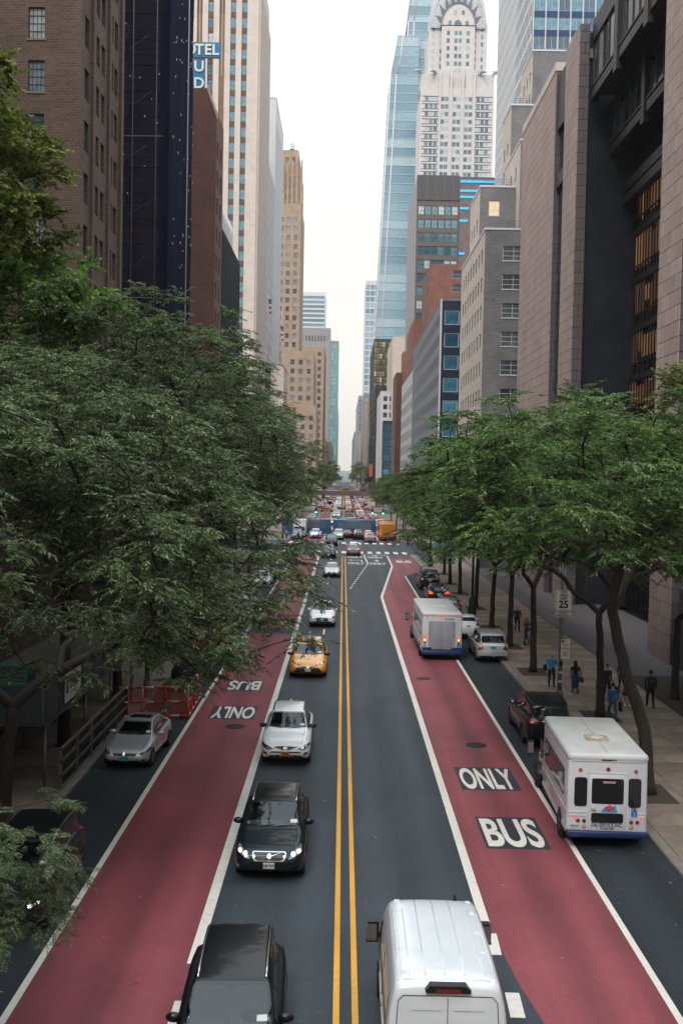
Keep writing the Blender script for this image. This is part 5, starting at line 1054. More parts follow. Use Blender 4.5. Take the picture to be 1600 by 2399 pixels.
make_car('taxi', 'yellow taxi with rooftop advert sign in oncoming lane', MINI, 5.1, 1.98, 1.0, P_TAXI, (-1.94, 56.6, 0), 0, 'oncoming cars', M_RIMD, .35, head=M_HEADD, headpoly=[(.30, .70), (.55, .80), (.86, .93), (.88, .86), (.60, .74)], grille='wide', front_plate=(M_PLATEW, '1Y64 B'), mirror=M_TRIM, cladding=False, extra=taxi_extra)
make_car('suv', 'white suv with black hexagonal grille partly under left branches', SUV, 4.6, 1.88, .98, P_WHITE, (-1.57, 75.0, 0), 0, 'oncoming cars', M_RIMS, .35, head=M_HEAD, front_plate=(M_PLATEB, 'KRB 52'), lv=2)
make_car('sedan', 'silver sedan parked at left kerb before the red barrier', SED, 4.55, 1.76, 1.0, P_SILVER, (-7.85, 38.95, 0), R(-3), 'cars parked at the left kerb', M_RIMS, .32, head=M_HEADD, headpoly=[(.50, .58), (.60, .66), (.82, .75), (.83, .66), (.62, .56)], grille='sedan', front_plate=(M_PLATEB, 'PHNE 172'), cladding=False, sunroof=.42)
make_car('suv', 'black suv parked at left kerb under low branches, lamp glinting', BOXY, 4.8, 1.95, .99, P_BLACK, (-7.98, 25.5, 0), R(1), 'cars parked at the left kerb', M_RIMS, .38, head=M_HEADW, rails=M_CHROME, front_plate=(M_PLATEW, 'LGR 2086'), headpoly=[(.62, .80), (.86, .88), (.87, .82), (.64, .76)])
def roof_bars(par, sk, Y, T):
    for k in range(8):
        x = -.52 + .149 * k; pts = [sk.hit('top', x, Y(.48) + (Y(.84) - Y(.48)) * t)[0] + Vector((0, 0, .004)) for t in (0, .33, .66, 1)]; b = MB(); b.tube(pts, .016, M_CHROME if False else M_GLOSSB, 5); b.build('roof_groove', par)
make_car('suv', 'black suv with ribbed roof parked ahead of the near shuttle bus', BOXY, 5.05, 2.0, 1.03, P_BLACK, (8.28, 43.35, 0), V, 'cars parked at the right kerb', M_RIMS, .39, rear_plate=(M_PLATEW, 'FNX 3391'), rails=M_GLOSSB, extra=roof_bars)
make_car('suv', 'white suv with tall red tail lights parked beside departing shuttle bus', BOXY, 4.95, 1.93, .985, P_PEARL, (8.72, 62.2, 0), V, 'cars parked at the right kerb', M_RIMS, .38, rear_plate=(M_PLATEB, 'YB 6718'), rails=M_CHROME, mirror=P_PEARL, tailpoly=[(.56, .86), (.86, .74), (.86, .92), (.76, 1.06), (.72, 1.42), (.66, 1.42), (.68, 1.06)])
fs1 = make_car('sedan', 'white car parked right of the departing shuttle bus', SED, 4.6, 1.8, 1.02, P_WHITE, (8.35, 70.8, 0), V, 'cars parked at the right kerb', lv=1, detail=False, rear_plate=(M_PLATEW, None))
make_car('suv', 'grey suv with roof rails parked ahead of the white car', SUV, 4.7, 1.88, 1.02, P_GREY, (8.15, 80.5, 0), V, 'cars parked at the right kerb', lv=1, detail=False, rails=M_CHROME, rear_plate=(M_PLATEW, None))
make_car('suv', 'dark red black suv parked third from the far planters', SUV, 4.7, 1.88, 1.0, P_BURG, (8.1, 89.5, 0), V, 'cars parked at the right kerb', lv=1, detail=False, rails=M_CHROME, tail=M_TAILL, rear_plate=(M_PLATEW, None))
make_car('suv', 'large dark suv parked closest to the planters', BOXY, 5.2, 2.05, 1.06, P_NAVY, (8.25, 100.6, 0), V, 'cars parked at the right kerb', lv=1, wr=.40, rails=M_GLOSSB, rear_plate=(M_PLATEW, 'GZT 9014'))
# white panel van
def make_van():
    par = empty('van', (0, 0, 0), 0, 'white panel van seen from behind in lane beside yellow line', 'van')
    L, H = 5.55, 2.52; st = []
    for s, zt, wt, wm in ((0, .60, .60, .70), (.01, .86, .68, .84), (.05, 1.02, .76, .93), (.13, 1.14, .80, .99), (.16, 1.22, .80, 1.0), (.27, 2.14, .82, 1.02), (.32, 2.36, .82, 1.025), (.38, 2.46, .83, 1.03), (.6, 2.52, .84, 1.03), (.9, 2.52, .84, 1.03), (.955, 2.49, .835, 1.03), (.975, 2.42, .83, 1.02), (.984, 2.30, .84, 1.01), (.994, 1.4, .90, 1.0), (1.0, .55, .88, .96)):
        y = -L / 2 + s * L; zb = min(zt - .03, 1.15); 
        st.append((y, [(0, .34), (wm * .85, .34), (wm * .97, .42), (wm, .8 if zt > 1 else zt * .7), (wm * .99, zb), (wm * .975 if zt > 1.6 else wm * .95, zt * .62 + zb * .38 if zt > 1.6 else zt - .02), (wt + .05, zt - .13 if zt > 1.6 else zt - .015), (wt, zt - .03 if zt > 1.6 else zt - .008), (wt * .6, zt - .006), (0, zt)]))
    body = loft(st, P_VAN, 2); sk = Skin(body); wr = .35; yf, yr = -L / 2 + .19 * L, L / 2 - .21 * L; cut = MB()
    for yy in (yf, yr):
        for sg in (-1, 1): cut.lathe([(wr * 1.13, -.16), (wr * 1.13, .24)], M_TRIM, 24, Matrix.Translation((sg * .91, yy, wr)) @ Matrix.Rotation(R(90 * sg), 4, 'Y'), False)
    cm = cut.mesh('cut'); fix_normals(cm); body = boolean_cut(body, cm)
    for q in body.polygons: q.use_smooth = True
    link('body', body, par)
    for yy in (yf, yr):
        for sg in (-1, 1): wheel(par, sg * .905, yy, wr, .23, M_RIMD, sg)
    Y = lambda s: -L / 2 + s * L
    sk.patch('windscreen', par, 'front', [(-.80, 1.32), (.80, 1.32), (.72, 2.05), (-.72, 2.05)], M_WSGL, .006, .08)
    for vw in ('left', 'right'):
        sk.patch('side_window', par, vw, [(Y(.20), 1.36), (Y(.375), 1.36), (Y(.375), 1.95), (Y(.29), 1.95)], M_AUTOGL, .008, .06)
        for s in (.19, .39, .64, .93): sk.line('door_seam', par, vw, [(Y(s), 2.15), (Y(s), 1.3), (Y(s), .5)], .007, M_SEAM)
        for k in (1.05, 1.28): sk.line('side_swage', par, vw, [(Y(.40), k), (Y(.95), k)], .014, P_VAN, -.004)
        sk.patch('sill_trim', par, vw, [(yf + .42, .36), (yr - .42, .36), (yr - .42, .52), (yf + .42, .52)], M_TRIM, .008)
        sg = -1 if vw == 'left' else 1; b = MB(); x0 = sg * 1.02; x1 = sg * 1.30
        b.prism([(min(x0, x1) + .02, 1.30), (max(x0, x1), 1.30), (max(x0, x1), 1.72), (min(x0, x1) + .06, 1.72)] if sg < 0 else [(min(x0, x1), 1.30), (max(x0, x1) - .02, 1.30), (max(x0, x1) - .06, 1.72), (min(x0, x1), 1.72)], Y(.235), Y(.235) + .16, M_TRIM)
        b.box(min(sg * .95, sg * 1.08), max(sg * .95, sg * 1.08), Y(.24), Y(.24) + .07, 1.36, 1.48, M_TRIM); o = b.build('wing_mirror', par)
        b = MB(); b.box(min(sg * 1.07, sg * 1.27), max(sg * 1.07, sg * 1.27), Y(.235) + .162, Y(.235) + .168, 1.34, 1.68, M_CHROME); b.build('mirror_glass', o)
    # rear doors
    sk.line('rear_door_seam', par, 'rear', [(0, 2.24), (0, 1.4), (0, .6)], .008, M_SEAM)
    sk.line('rear_door_seam', par, 'rear', [(-.86, .60), (-.86, 1.5), (-.82, 2.16), (-.74, 2.25), (0, 2.26), (.74, 2.25), (.82, 2.16), (.86, 1.5), (.86, .60)], .008, M_SEAM)
    for sg in (-1, 1):
        sk.patch('door_panel', par, 'rear', [(sg * .06, 1.40), (sg * .74, 1.40), (sg * .74, 1.92), (sg * .06, 1.92)], P_VAN, .02, .06); sk.patch('door_panel', par, 'rear', [(sg * .10, 2.03), (sg * .62, 2.03), (sg * .58, 2.10), (sg * .10, 2.11)], P_VAN, .016, .03)
        sk.patch('tail_light', par, 'rear', [(sg * .90, 1.0), (sg * .985, 1.0), (sg * .985, 1.62), (sg * .90, 1.62)], M_TAIL, .012, .02)
    b = MB(); pt, n = sk.hit('rear', 0, 2.36); b.prism([(-.36, 2.33), (.36, 2.33), (.38, 2.37), (.30, 2.45), (-.30, 2.45), (-.38, 2.37)], pt.y - .08, pt.y + .085, M_TRIM); o = b.build('brake_light_housing', par)
    b = MB(); b.prism([(-.22, 2.35), (.22, 2.35), (.18, 2.40), (-.18, 2.40)], pt.y + .07, pt.y + .10, M_TAIL); b.build('brake_lamp', o)
    sk.patch('bumper', par, 'rear', [(-.98, .40), (.98, .40), (.98, .62), (-.98, .62)], M_TRIM, .03, .04); plate(par, sk, 'rear', -.5, .9, M_PLATEW, '38417 MK')
    # roof ribs and bolt pads
    for x in (-.30, .03, .36):
        pts = [sk.hit('top', x, Y(.36) + (Y(.94) - Y(.36)) * t)[0] + Vector((0, 0, .002)) for t in (0, .25, .5, .75, 1)]; b = MB(); b.tube(pts, .018, P_VAN, 6); b.build('roof_rib', par)
    for sg in (-1, 1):
        pts = [sk.hit('top', sg * .80, Y(.34) + (Y(.955) - Y(.34)) * t)[0] for t in (0, .25, .5, .75, 1)]; b = MB(); b.tube(pts, .02, P_VAN, 6); b.build('gutter', par)
        pts = [sk.hit('top', sg * .62, Y(.36) + (Y(.94) - Y(.36)) * t)[0] for t in (0, .25, .5, .75, 1)]; b = MB(); b.tube(pts, .014, P_VAN, 6); b.build('roof_rib', par)
        for s in (.36, .48, .64, .78, .92):
            pt, n = sk.hit('top', sg * .70, Y(s)); b = MB(); b.cbox(pt.x - .055, pt.x + .055, pt.y - .05, pt.y + .05, pt.z - .03, pt.z + .012, P_VAN, .006); b.build('bolt_pad', par)
    pts = [sk.hit('top', -.72 + 1.44 * t, Y(.955))[0] for t in (0, .25, .5, .75, 1)]; b = MB(); b.tube(pts, .012, P_VAN, 5); b.build('roof_rib', par)
    pt, n = sk.hit('top', -.46, Y(.345)); b = MB(); b.lathe([(.05, 0), (.03, .05), (.012, .13)], M_TRIM, 10, Matrix.Translation(pt)); b.build('antenna', par)
    par.location = (1.66, 19.3, 0); par.rotation_euler = (0, 0, V - R(.5))
make_van()
# cutaway shuttle buses
M_BUSW = mat('bus_gelcoat', (0.60, 0.63, 0.66), 0.35, 0, 0.06, 1.5, coat=.4, grime=.1); M_BUSROOF = mat('bus_roof', (0.58, 0.59, 0.58), 0.5, 0, 0.12, 1.5, grime=.15); M_BLUEB = mat('blue_bumper', (0.012, 0.03, 0.11), 0.4, 0, 0.1); M_BEIGE = mat('aged_hatch', (0.40, 0.34, 0.25), 0.7, 0, 0.3, 6)
M_ACC = mat('access_blue', (0.01, 0.16, 0.55), 0.5); M_BUSG = mat('bus_window', (0.012, 0.012, 0.014), 0.06, 0, 0, spec=.8); M_BUSG2 = mat('bus_grey_window', (0.10, 0.12, 0.14), 0.1, 0, .2, 2); M_APPLE = mat('apple_red', (0.55, 0.06, 0.08), 0.5); M_LOGOB = mat('logo_blue', (0.05, 0.30, 0.6), 0.5); M_GREYB = mat('bus_rear_grey', (0.30, 0.32, 0.36), 0.4, 0, 0.06, 1.5)
def rbox(par, name, x0, x1, y0, y1, z0, z1, r, m, seg=4, top=None):
    bm = bmesh.new(); bmesh.ops.create_cube(bm, size=1)
    for v in bm.verts: v.co = Vector(((x0 + x1) / 2 + v.co.x * (x1 - x0), (y0 + y1) / 2 + v.co.y * (y1 - y0), (z0 + z1) / 2 + v.co.z * (z1 - z0)))
    if top:
        for v in bm.verts:
            if v.co.z > (z0 + z1) / 2: v.co.x *= top
    bmesh.ops.bevel(bm, geom=bm.edges[:], offset=r, segments=seg, profile=.5, affect='EDGES')
    for f in bm.faces: f.smooth = True
    me = bpy.data.meshes.new(name); bm.to_mesh(me); bm.free(); me.materials.append(m); return link(name, me, par)
def disc(par, name, x, z, y, r, m, ring=None):
    b = MB(); b.lathe([(r, 0), (r, .02), (r * .8, .032)], m, 14, Matrix.Translation((x, y, z)) @ Matrix.Rotation(R(-90), 4, 'X'))
    if ring: b.lathe([(r * 1.25, -.004), (r * 1.25, .008)], ring, 14, Matrix.Translation((x, y, z)) @ Matrix.Rotation(R(-90), 4, 'X'))
    return b.build(name, par)
def rtext(par, txt, x, z, y, size, m, sx=.85, bold=.004, name='lettering'):
    o = link(name, text_mesh(txt, size, m, .001, sx, bold), par, (x, y, z)); o.rotation_euler = (R(90), 0, R(180)); return o
def wheelchair(par, x, z, y, s):
    b = MB(); b.box(x - s / 2, x + s / 2, y, y + .004, z - s / 2, z + s / 2, M_ACC); o = b.build('access_sign', par)
    b = MB(); b.ball((x + .02 * s / .2, y + .006, z + .30 * s), .06 * s, .004, .06 * s, M_PLATEW, 8, 4); b.tube([(x + .02, y + .006, z + .2 * s), (x + .01, y + .006, z - .05 * s), (x - .2 * s, y + .006, z - .05 * s), (x - .28 * s, y + .006, z - .3 * s)], .035 * s, M_PLATEW, 4)
    b.tube([(x + .05 * s + .22 * s * math.cos(q), y + .006, z - .16 * s + .22 * s * math.sin(q)) for q in [1.6 + .35 * k for k in range(13)]], .03 * s, M_PLATEW, 4); b.build('access_symbol', o)
def make_shuttle(kind, label, loc, rz):
    par = empty('shuttle_bus', (0, 0, 0), 0, label, 'bus', 'shuttle buses')
    # local: rear at y=+L/2, front at -L/2 ; x right
    if kind == 1: yb0, yb1, W2, H = -1.6, 3.1, 1.17, 2.85
    else: yb0, yb1, W2, H = -3.2, 4.0, 1.19, 2.85
    body = rbox(par, 'body', -W2, W2, yb0, yb1, .50, H - .03, .10, M_BUSW, 4, .985)
    rbox(par, 'roof', -W2 * .985 - .02, W2 * .985 + .02, yb0 - .02, yb1 + .03, H - .26, H, .12, M_BUSROOF, 5)
    b = MB(); b.box(-W2 + .12, W2 - .12, yb0 + .1, yb1 - .15, .30, .52, M_TRIM); b.build('chassis', par)
    # cab and bonnet
    rbox(par, 'cab', -W2 * .93, W2 * .93, yb0 - 1.25, yb0 + .1, .45, 2.0, .22, M_BUSW, 4, .86); rbox(par, 'bonnet', -W2 * .86, W2 * .86, yb0 - 2.2, yb0 - .8, .42, 1.18, .16, M_BUSW, 4)
    b = MB(); b.quad((-.85, yb0 - 1.22, 1.32), (.85, yb0 - 1.22, 1.32), (.76, yb0 - 1.02, 1.92), (-.76, yb0 - 1.02, 1.92), M_WSGL); b.build('windscreen', par)
    for sg in (-1, 1):
        b = MB(); b.box(min(sg * W2 * .90, sg * W2 * .945), max(sg * W2 * .90, sg * W2 * .945), yb0 - 1.0, yb0 - .1, 1.25, 1.8, M_BUSG); b.build('cab_window', par)
        b = MB(); mx_ = sg * (W2 + .28); b.tube([(sg * W2 * .9, yb0 - .95, 1.35), (mx_, yb0 - 1.05, 1.5), (sg * W2 * .9, yb0 - .95, 1.15)], .022, M_TRIM, 6); b.box(mx_ - .11, mx_ + .11, yb0 - 1.13, yb0 - .98, 1.22, 1.72, M_TRIM); o = b.build('wing_mirror', par)
        b = MB(); b.box(mx_ - .09, mx_ + .09, yb0 - .978, yb0 - .972, 1.30, 1.68, M_CHROME); b.build('mirror_glass', o)
    yw = (yb0 - 1.45, yb1 - (1.15 if kind == 1 else 1.7)); wr = .39
    for sg in (-1, 1):
        for y in yw:
            b = MB(); b.lathe([(wr * 1.2, -.2), (wr * 1.2, .0)], M_TRIM, 20, Matrix.Translation((sg * (W2 + .006), y, wr + .02)) @ Matrix.Rotation(R(90 * sg), 4, 'Y'), False); b.build('wheel_arch', par); wheel(par, sg * (W2 - .10), y, wr, .26, M_RIMS, sg)
        # side windows
        n = 5 if kind == 1 else 7; w = (yb1 - yb0 - .9) / n
        for k in range(n):
            b = MB(); y = yb0 + .35 + w * k; x = sg * (W2 + .004); zt = H - .62
            poly = [(y + .02, 1.42), (y + w - .02, 1.42), (y + w - .02, zt), (y + .02, zt)]; b.prism(rounded(poly, .05), min(sg * (W2 - .02), x), max(sg * (W2 - .02), x), M_BUSG if kind == 1 else M_BUSG2, 'x'); o = b.build('side_window', par)
            b = MB(); b.box(min(x, x + sg * .006), max(x, x + sg * .006), y + .02, y + w - .02, 1.98, 2.01, M_TRIM); b.build('window_bar', o)
        b = MB(); b.box(min(sg * W2, sg * (W2 + .012)), max(sg * W2, sg * (W2 + .012)), yb0 + .02, yb1 - .12, 1.10, 1.14, M_BUSW); b.box(min(sg * W2, sg * (W2 + .01)), max(sg * W2, sg * (W2 + .01)), yb0 + .02, yb1 - .12, .50, .62, M_BUSW if kind == 1 else M_BLUEB); b.build('side_moulding', par)
    yr = yb1 + .002
    if kind == 1:
        rbox(par, 'rear_bumper', -W2 + .02, W2 - .02, yb1 - .12, yb1 + .10, .40, .58, .04, M_BLUEB, 3)
        b = MB(); b.box(-W2 + .12, W2 - .12, yr - .004, yr + .02, 2.62, 2.66, M_BUSW); b.box(-.62, .60, yr, yr + .014, 2.26, 2.29, M_BUSW)
        for x in (-.62, .56): b.box(x, x + .03, yr, yr + .012, .60, 2.6, M_BUSW)
        b.box(-W2 + .05, -.62, yr, yr + .016, 1.10, 1.13, M_BUSW); b.box(-W2 + .05, -.62, yr, yr + .016, 1.0, 1.03, M_BUSW); b.box(.60, W2 - .05, yr, yr + .016, 1.10, 1.13, M_BUSW); b.box(.60, W2 - .05, yr, yr + .016, 1.0, 1.03, M_BUSW); b.build('rear_moulding', par)
        dr = rbox(par, 'rear_door', -.54, .54, yr - .03, yr + .014, .58, 2.24, .012, M_BUSW, 2)
        def rwin(x0, x1, z0, z1, nm='rear_window', pr=par, rr=.09):
            b = MB(); b.prism(rounded([(x0 - .025, z0 - .025), (x1 + .025, z0 - .025), (x1 + .025, z1 + .025), (x0 - .025, z1 + .025)], rr), yr + .004, yr + .018, M_TRIM); b.prism(rounded([(x0, z0), (x1, z0), (x1, z1), (x0, z1)], rr), yr + .018, yr + .026, M_BUSG); return b.build(nm, pr)
        rwin(.62, .94, 1.32, 2.12); rwin(-.94, -.62, 1.32, 2.12)
        rwin(-.44, .44, 1.40, 2.10, 'door_window', dr, .07); rwin(-.44, .44, .84, 1.08, 'lower_door_window', dr, .06)
        b = MB(); b.box(-.22, .14, yr + .026, yr + .030, 1.99, 2.05, M_BEIGE); b.build('window_sticker', dr)
        b = MB(); b.tube([(.46, yr + .02, 1.22), (.46, yr + .06, 1.22), (.34, yr + .06, 1.20)], .018, M_CHROME, 6); b.build('door_handle', dr)
        for x, z, r, m in ((.80, 2.36, .05, M_AMBER), (-.80, 2.36, .05, M_AMBER), (0, 2.40, .055, M_TAIL), (.92, .99, .04, M_TAILL), (-.98, .99, .04, M_TAILL), (.84, .86, .055, M_TAIL), (.66, .86, .05, M_TRIM), (-.70, .86, .055, M_TAIL), (-.88, .86, .055, M_TAIL), (.66, .70, .055, M_BEIGE), (-.70, .70, .055, M_BEIGE)): disc(par, 'lamp', x, z, yr, r, m, M_BEIGE)
        b = MB(); b.box(-.10, .20, yr - .0, yr + .03, 2.60 + .05, 2.665, M_TAIL); b.tube([(.2, yr + .02, 2.68), (-.24, yr + .02, 2.68)], .016, M_TRIM, 5); b.build('brake_light', par)
        b = MB(); b.box(.78, 1.08, yr + .004, yr + .014, .62, .78, M_PLATEW); o = b.build('licence_plate', par); rtext(o, '24314-LY', .93, .70, yr + .016, .09, M_INK, .7)
        b = MB(); b.prism([(.20, 1.13), (-.30, 1.13), (-.24, 1.30), (.06, 1.30)], yr + .015, yr + .018, M_LOGOB); o = b.build('logo', par)
        b = MB(); b.ball((-.06, yr + .02, 1.255), .13, .006, .085, M_APPLE, 12, 6); b.tube([(-.06, yr + .022, 1.33), (-.08, yr + .022, 1.39)], .012, M_APPLE, 4); b.build('apple', o); rtext(o, 'K', -.22, 1.27, yr + .019, .16, M_LOGOB, .8, .008); rtext(o, 'APPLE-A-RIDE', -.05, 1.145, yr + .02, .065, M_LOGOB, .8)
        rtext(par, 'D&J SERVICE INC.', 0, .75, yr + .018, .15, M_INK, .78, .003); rtext(par, '718-826-9600', 0, .65, yr + .018, .10, M_INK, .72, .003); rtext(par, '706', -.76, 1.24, yr + .004, .16, M_INK, .7, .006); wheelchair(par, -.78, 1.11 + .0, yr + .018, .17)
        b = MB(); b.prism(rounded([(-.34, 1.05), (.34, 1.05), (.34, 1.62), (-.34, 1.62)], .06), H - .005, H + .05, M_BEIGE, 'z'); o = b.build('roof_hatch', par); b = MB(); b.ball((0, 1.33, H + .05), .24, .20, .03, M_BUSROOF, 10, 5); b.build('hatch_dome', o)
        b = MB(); b.box(-.006, .006, yb0 + .3, yb1 - .2, H - .002, H + .003, M_TRIM); b.build('roof_seam', par)
    else:
        rbox(par, 'rear_bumper', -W2, W2, yb1 - .15, yb1 + .14, .36, .60, .05, M_BLUEB, 3); b = MB(); b.box(-W2 + .02, W2 - .02, yr, yr + .016, .55, .78, M_BLUEB); b.build('blue_band', par)
        b = MB(); b.prism(rounded([(-.80, .78), (.80, .78), (.80, 2.34), (-.80, 2.34)], .12), yr, yr + .012, M_GREYB); b.build('rear_recess', par)
        for sg in (-1, 1): dr = rbox(par, 'rear_door', min(0.004 * sg, sg * .60), max(.004 * sg, sg * .60), yr + .0, yr + .03, .66, 2.30, .012, M_GREYB, 2)
        for x, z, r, m in ((1.0, 1.40, .065, M_TAILL), (-1.0, 1.40, .065, M_TAILL), (1.0, 1.22, .06, M_AMB), (-1.0, 1.22, .06, M_AMB), (1.0, 1.05, .06, M_AMBER), (-1.0, 1.05, .06, M_AMBER), (.9, 2.62, .04, M_TAILL), (.16, 2.64, .035, M_TAILL), (0, 2.65, .035, M_TAILL), (-.16, 2.65, .035, M_TAILL), (-.95, 2.60, .04, M_TAILL)): disc(par, 'lamp', x, z, yr, r, m, M_TRIM)
        rtext(par, 'CITICARE', -.42, 2.46, yr + .004, .15, M_INK, .9, .003); wheelchair(par, -1.0, .90, yr + .003, .22); b = MB(); b.box(.86, 1.14, yr + .003, yr + .01, .80, .92, M_PLATEW); o = b.build('licence_plate', par); rtext(o, '51628-BB', 1.0, .86, yr + .012, .08, M_INK, .7)
        b = MB(); b.tube([(-.04, yr + .035, 1.30), (.0, yr + .05, 1.20), (.02, yr + .035, 1.16)], .012, M_TRIM, 5); b.build('door_handle', par); rtext(par, '132', -.72, 1.5, yr + .014, .12, M_INK, .7)
        b = MB(); b.cbox(-.5, .5, .2, 1.0, H - .01, H + .04, M_BUSROOF, .02); b.build('roof_hatch', par)
    par.location = loc; par.rotation_euler = (0, 0, rz)
make_shuttle(1, 'white shuttle bus with dark rear windows and roof hatch nearest on right', (7.78, 32.75, 0), V + R(-2.6))
make_shuttle(2, 'white shuttle bus with grey rear doors driving in red bus lane', (5.73, 64.4, 0), V + R(.4))
# traffic around the avenue and beyond
fc = [('suv', SUV, P_NAVY, (-1.98, 136.5), 0, 'dark suv waiting at stop line in oncoming lane', M_HEADL), ('suv', BOXY, P_NAVY, (-1.87, 160), 0, 'dark boxy suv behind dark suv in oncoming lane', M_HEAD), ('suv', BOXY, P_SILVER, (-.85, 176), R(-3), 'pale suv crossing far side in oncoming lane', M_HEADW), ('sedan', SED, P_PEARL, (-1.3, 111), 0, 'silver sedan half hidden by left branch tips', M_HEADL),
      ('suv', SUV, P_GREY, (1.33, 141.2), V, 'grey suv crossing the near crosswalk seen from behind', M_HEAD), ('pickup', BOXY, P_GREY, (4.28, 169.4), V, 'grey boxy suv beside orange bus', M_HEAD), ('suv', BOXY, P_BLACK, (2.5, 177.5), V, 'black suv left of grey boxy suv at far crosswalk', M_HEAD),
      ('sedan', SED, P_WHITE, (1.4, 147.5), V, 'white car just ahead of grey suv on crosswalk', M_HEAD), ('sedan', SED, P_GREY, (-1.6, 198), 0, 'pale hatchback trailing pale suv past avenue', M_HEAD), ('suv', SUV, P_WHITE, (-4.9, 178), 0, 'white suv in left bus lane past avenue', M_HEADW), ('sedan', SED, P_TAXI, (4.3, 181), V, 'yellow cab ahead of grey boxy suv', M_HEAD), ('suv', BOXY, P_GREY, (-7.8, 173.5), 0, 'grey suv at left kerb past avenue', M_HEAD), ('sedan', SED, P_BURG, (.6, 181), V, 'dark red car with lit brake lights past avenue', M_HEAD)]
for nm, bs, pm, (x, y), rz, lb, hd in fc:
    make_car('suv' if nm == 'pickup' else nm, lb, bs, 4.8 if bs is not SED else 4.6, 1.9, 1.0, pm, (x, y, 0), rz, 'traffic near the avenue', lv=1, detail=False, head=hd, cladding=False, front_plate=(M_PLATEW, None), rear_plate=(M_PLATEO, None), tail=M_TAILL if pm in (P_GREY, P_BURG) else M_TAIL)
for k, (x, y, pm, lb) in enumerate(((-7.9, 66, P_BLACK, 'black car parked left beneath the overhanging branches'), (-7.9, 73.5, P_GREY, 'grey car parked left behind black one under branches'), (-7.9, 81, P_SILVER, 'silver car parked left under branches'), (-7.9, 100, P_WHITE, 'white car parked left near avenue'), (-7.9, 107, P_BLACK, 'black car parked left beside white one near avenue'))):
    make_car('sedan', lb, SED, 4.6, 1.8, 1.0, pm, (x, y, 0), 0, 'cars parked at the left kerb', lv=1, detail=False, head=M_HEAD, front_plate=(M_PLATEW, None))
# city buses
M_ORANGE = paint('bus_orange', (0.55, 0.20, 0.012), 0, .45); M_BUSBLUE = paint('bus_blue', (0.008, 0.085, 0.19), 0, .4); M_LED = mat('led_sign', (0.02, .02, .02), .4, emit=(1, .45, .05), estr=.6)
def city_bus(label, loc, rz, m, L=12.0, artic=False):
    par = empty('city_bus', (0, 0, 0), 0, label, 'bus'); W2 = 1.28
    rbox(par, 'body', -W2, W2, -L / 2, L / 2, .34, 3.05, .14, m, 3); rbox(par, 'roof_pod', -W2 * .75, W2 * .75, -L * .1, L * .42, 3.0, 3.25, .08, m, 2)
    for sg in (-1, 1):
        for k in range(7):
            b = MB(); y = -L / 2 + .9 + (L - 1.8) / 7 * k; x = sg * (W2 + .004); b.box(min(x, sg * (W2 - .02)), max(x, sg * (W2 - .02)), y + .05, y + (L - 1.8) / 7 - .05, 1.35, 2.45, M_BUSG2 if artic else M_BUSG); b.build('side_window', par)
        for y in (-L / 2 + 2.4, L / 2 - 2.8): wheel(par, sg * (W2 - .12), y, .48, .28, M_RIMS, sg)
    y = L / 2 + .003
    b = MB(); b.prism(rounded([(-.95, 1.75), (.95, 1.75), (.90, 2.75), (-.90, 2.75)], .1), y - .01, y + .02, mat('bus_rear_panel', (0.48, 0.19, 0.03), .5) if not artic else M_BUSG); b.build('rear_window', par)
    b = MB(); b.box(-.75, -.25, y, y + .03, 2.68, 2.94, M_TRIM); b.box(-.7, -.3, y + .03, y + .034, 2.73, 2.89, M_LED); b.build('route_sign', par)
    b = MB(); b.box(-1.15, 1.15, y - .02, y + .12, .34, .75, M_TRIM); b.build('bumper', par); b = MB()
    for k in range(5): b.box(-.7, .7, y, y + .015, .95 + .1 * k, 1.0 + .1 * k, M_TRIM)
    b.build('engine_grille', par)
    for sg in (-1, 1):
        for z in (1.25, 1.5, 1.75): disc(par, 'tail_light', sg * 1.12, z, y, .07, M_TAILL)
    b = MB(); b.box(-1.12, 1.12, -L / 2 - .03, -L / 2 + .02, 1.2, 2.7, M_WSGL); b.build('windscreen', par)
    par.location = loc; par.rotation_euler = (0, 0, rz)
    return par
city_bus('orange city bus seen from behind in right bus lane past avenue', (7.3, 179.0, 0), V, M_ORANGE)
city_bus('front half of blue articulated bus crossing at the avenue junction', (-6.6, 186.5, 0), R(90), M_BUSBLUE, 8.5, True); city_bus('rear half of blue articulated bus crossing at the avenue junction', (1.9, 186.7, 0), R(90), M_BUSBLUE, 7.8, True)
rb = MB(); rb.box(-1.1, 1.1, -3, 3, .5, 3.1, M_PLATEW); rb.box(-1.0, 1.0, -4.4, -3.05, .5, 2.1, M_PLATEW); rb.box(-.9, .9, -4.42, -4.38, 1.3, 2.0, M_WSGL)
for y in (-3.6, 1.6):
    for sg in (-1, 1): rb.lathe([(.42, -.12), (.42, .12)], M_TYRE, 14, Matrix.Translation((sg * 1.0, y, .42)) @ Matrix.Rotation(R(90), 4, 'Y'))
tag(rb.build('box_truck', None, (-7.7, 181, 0)), 'white box truck at left kerb past avenue', 'truck')
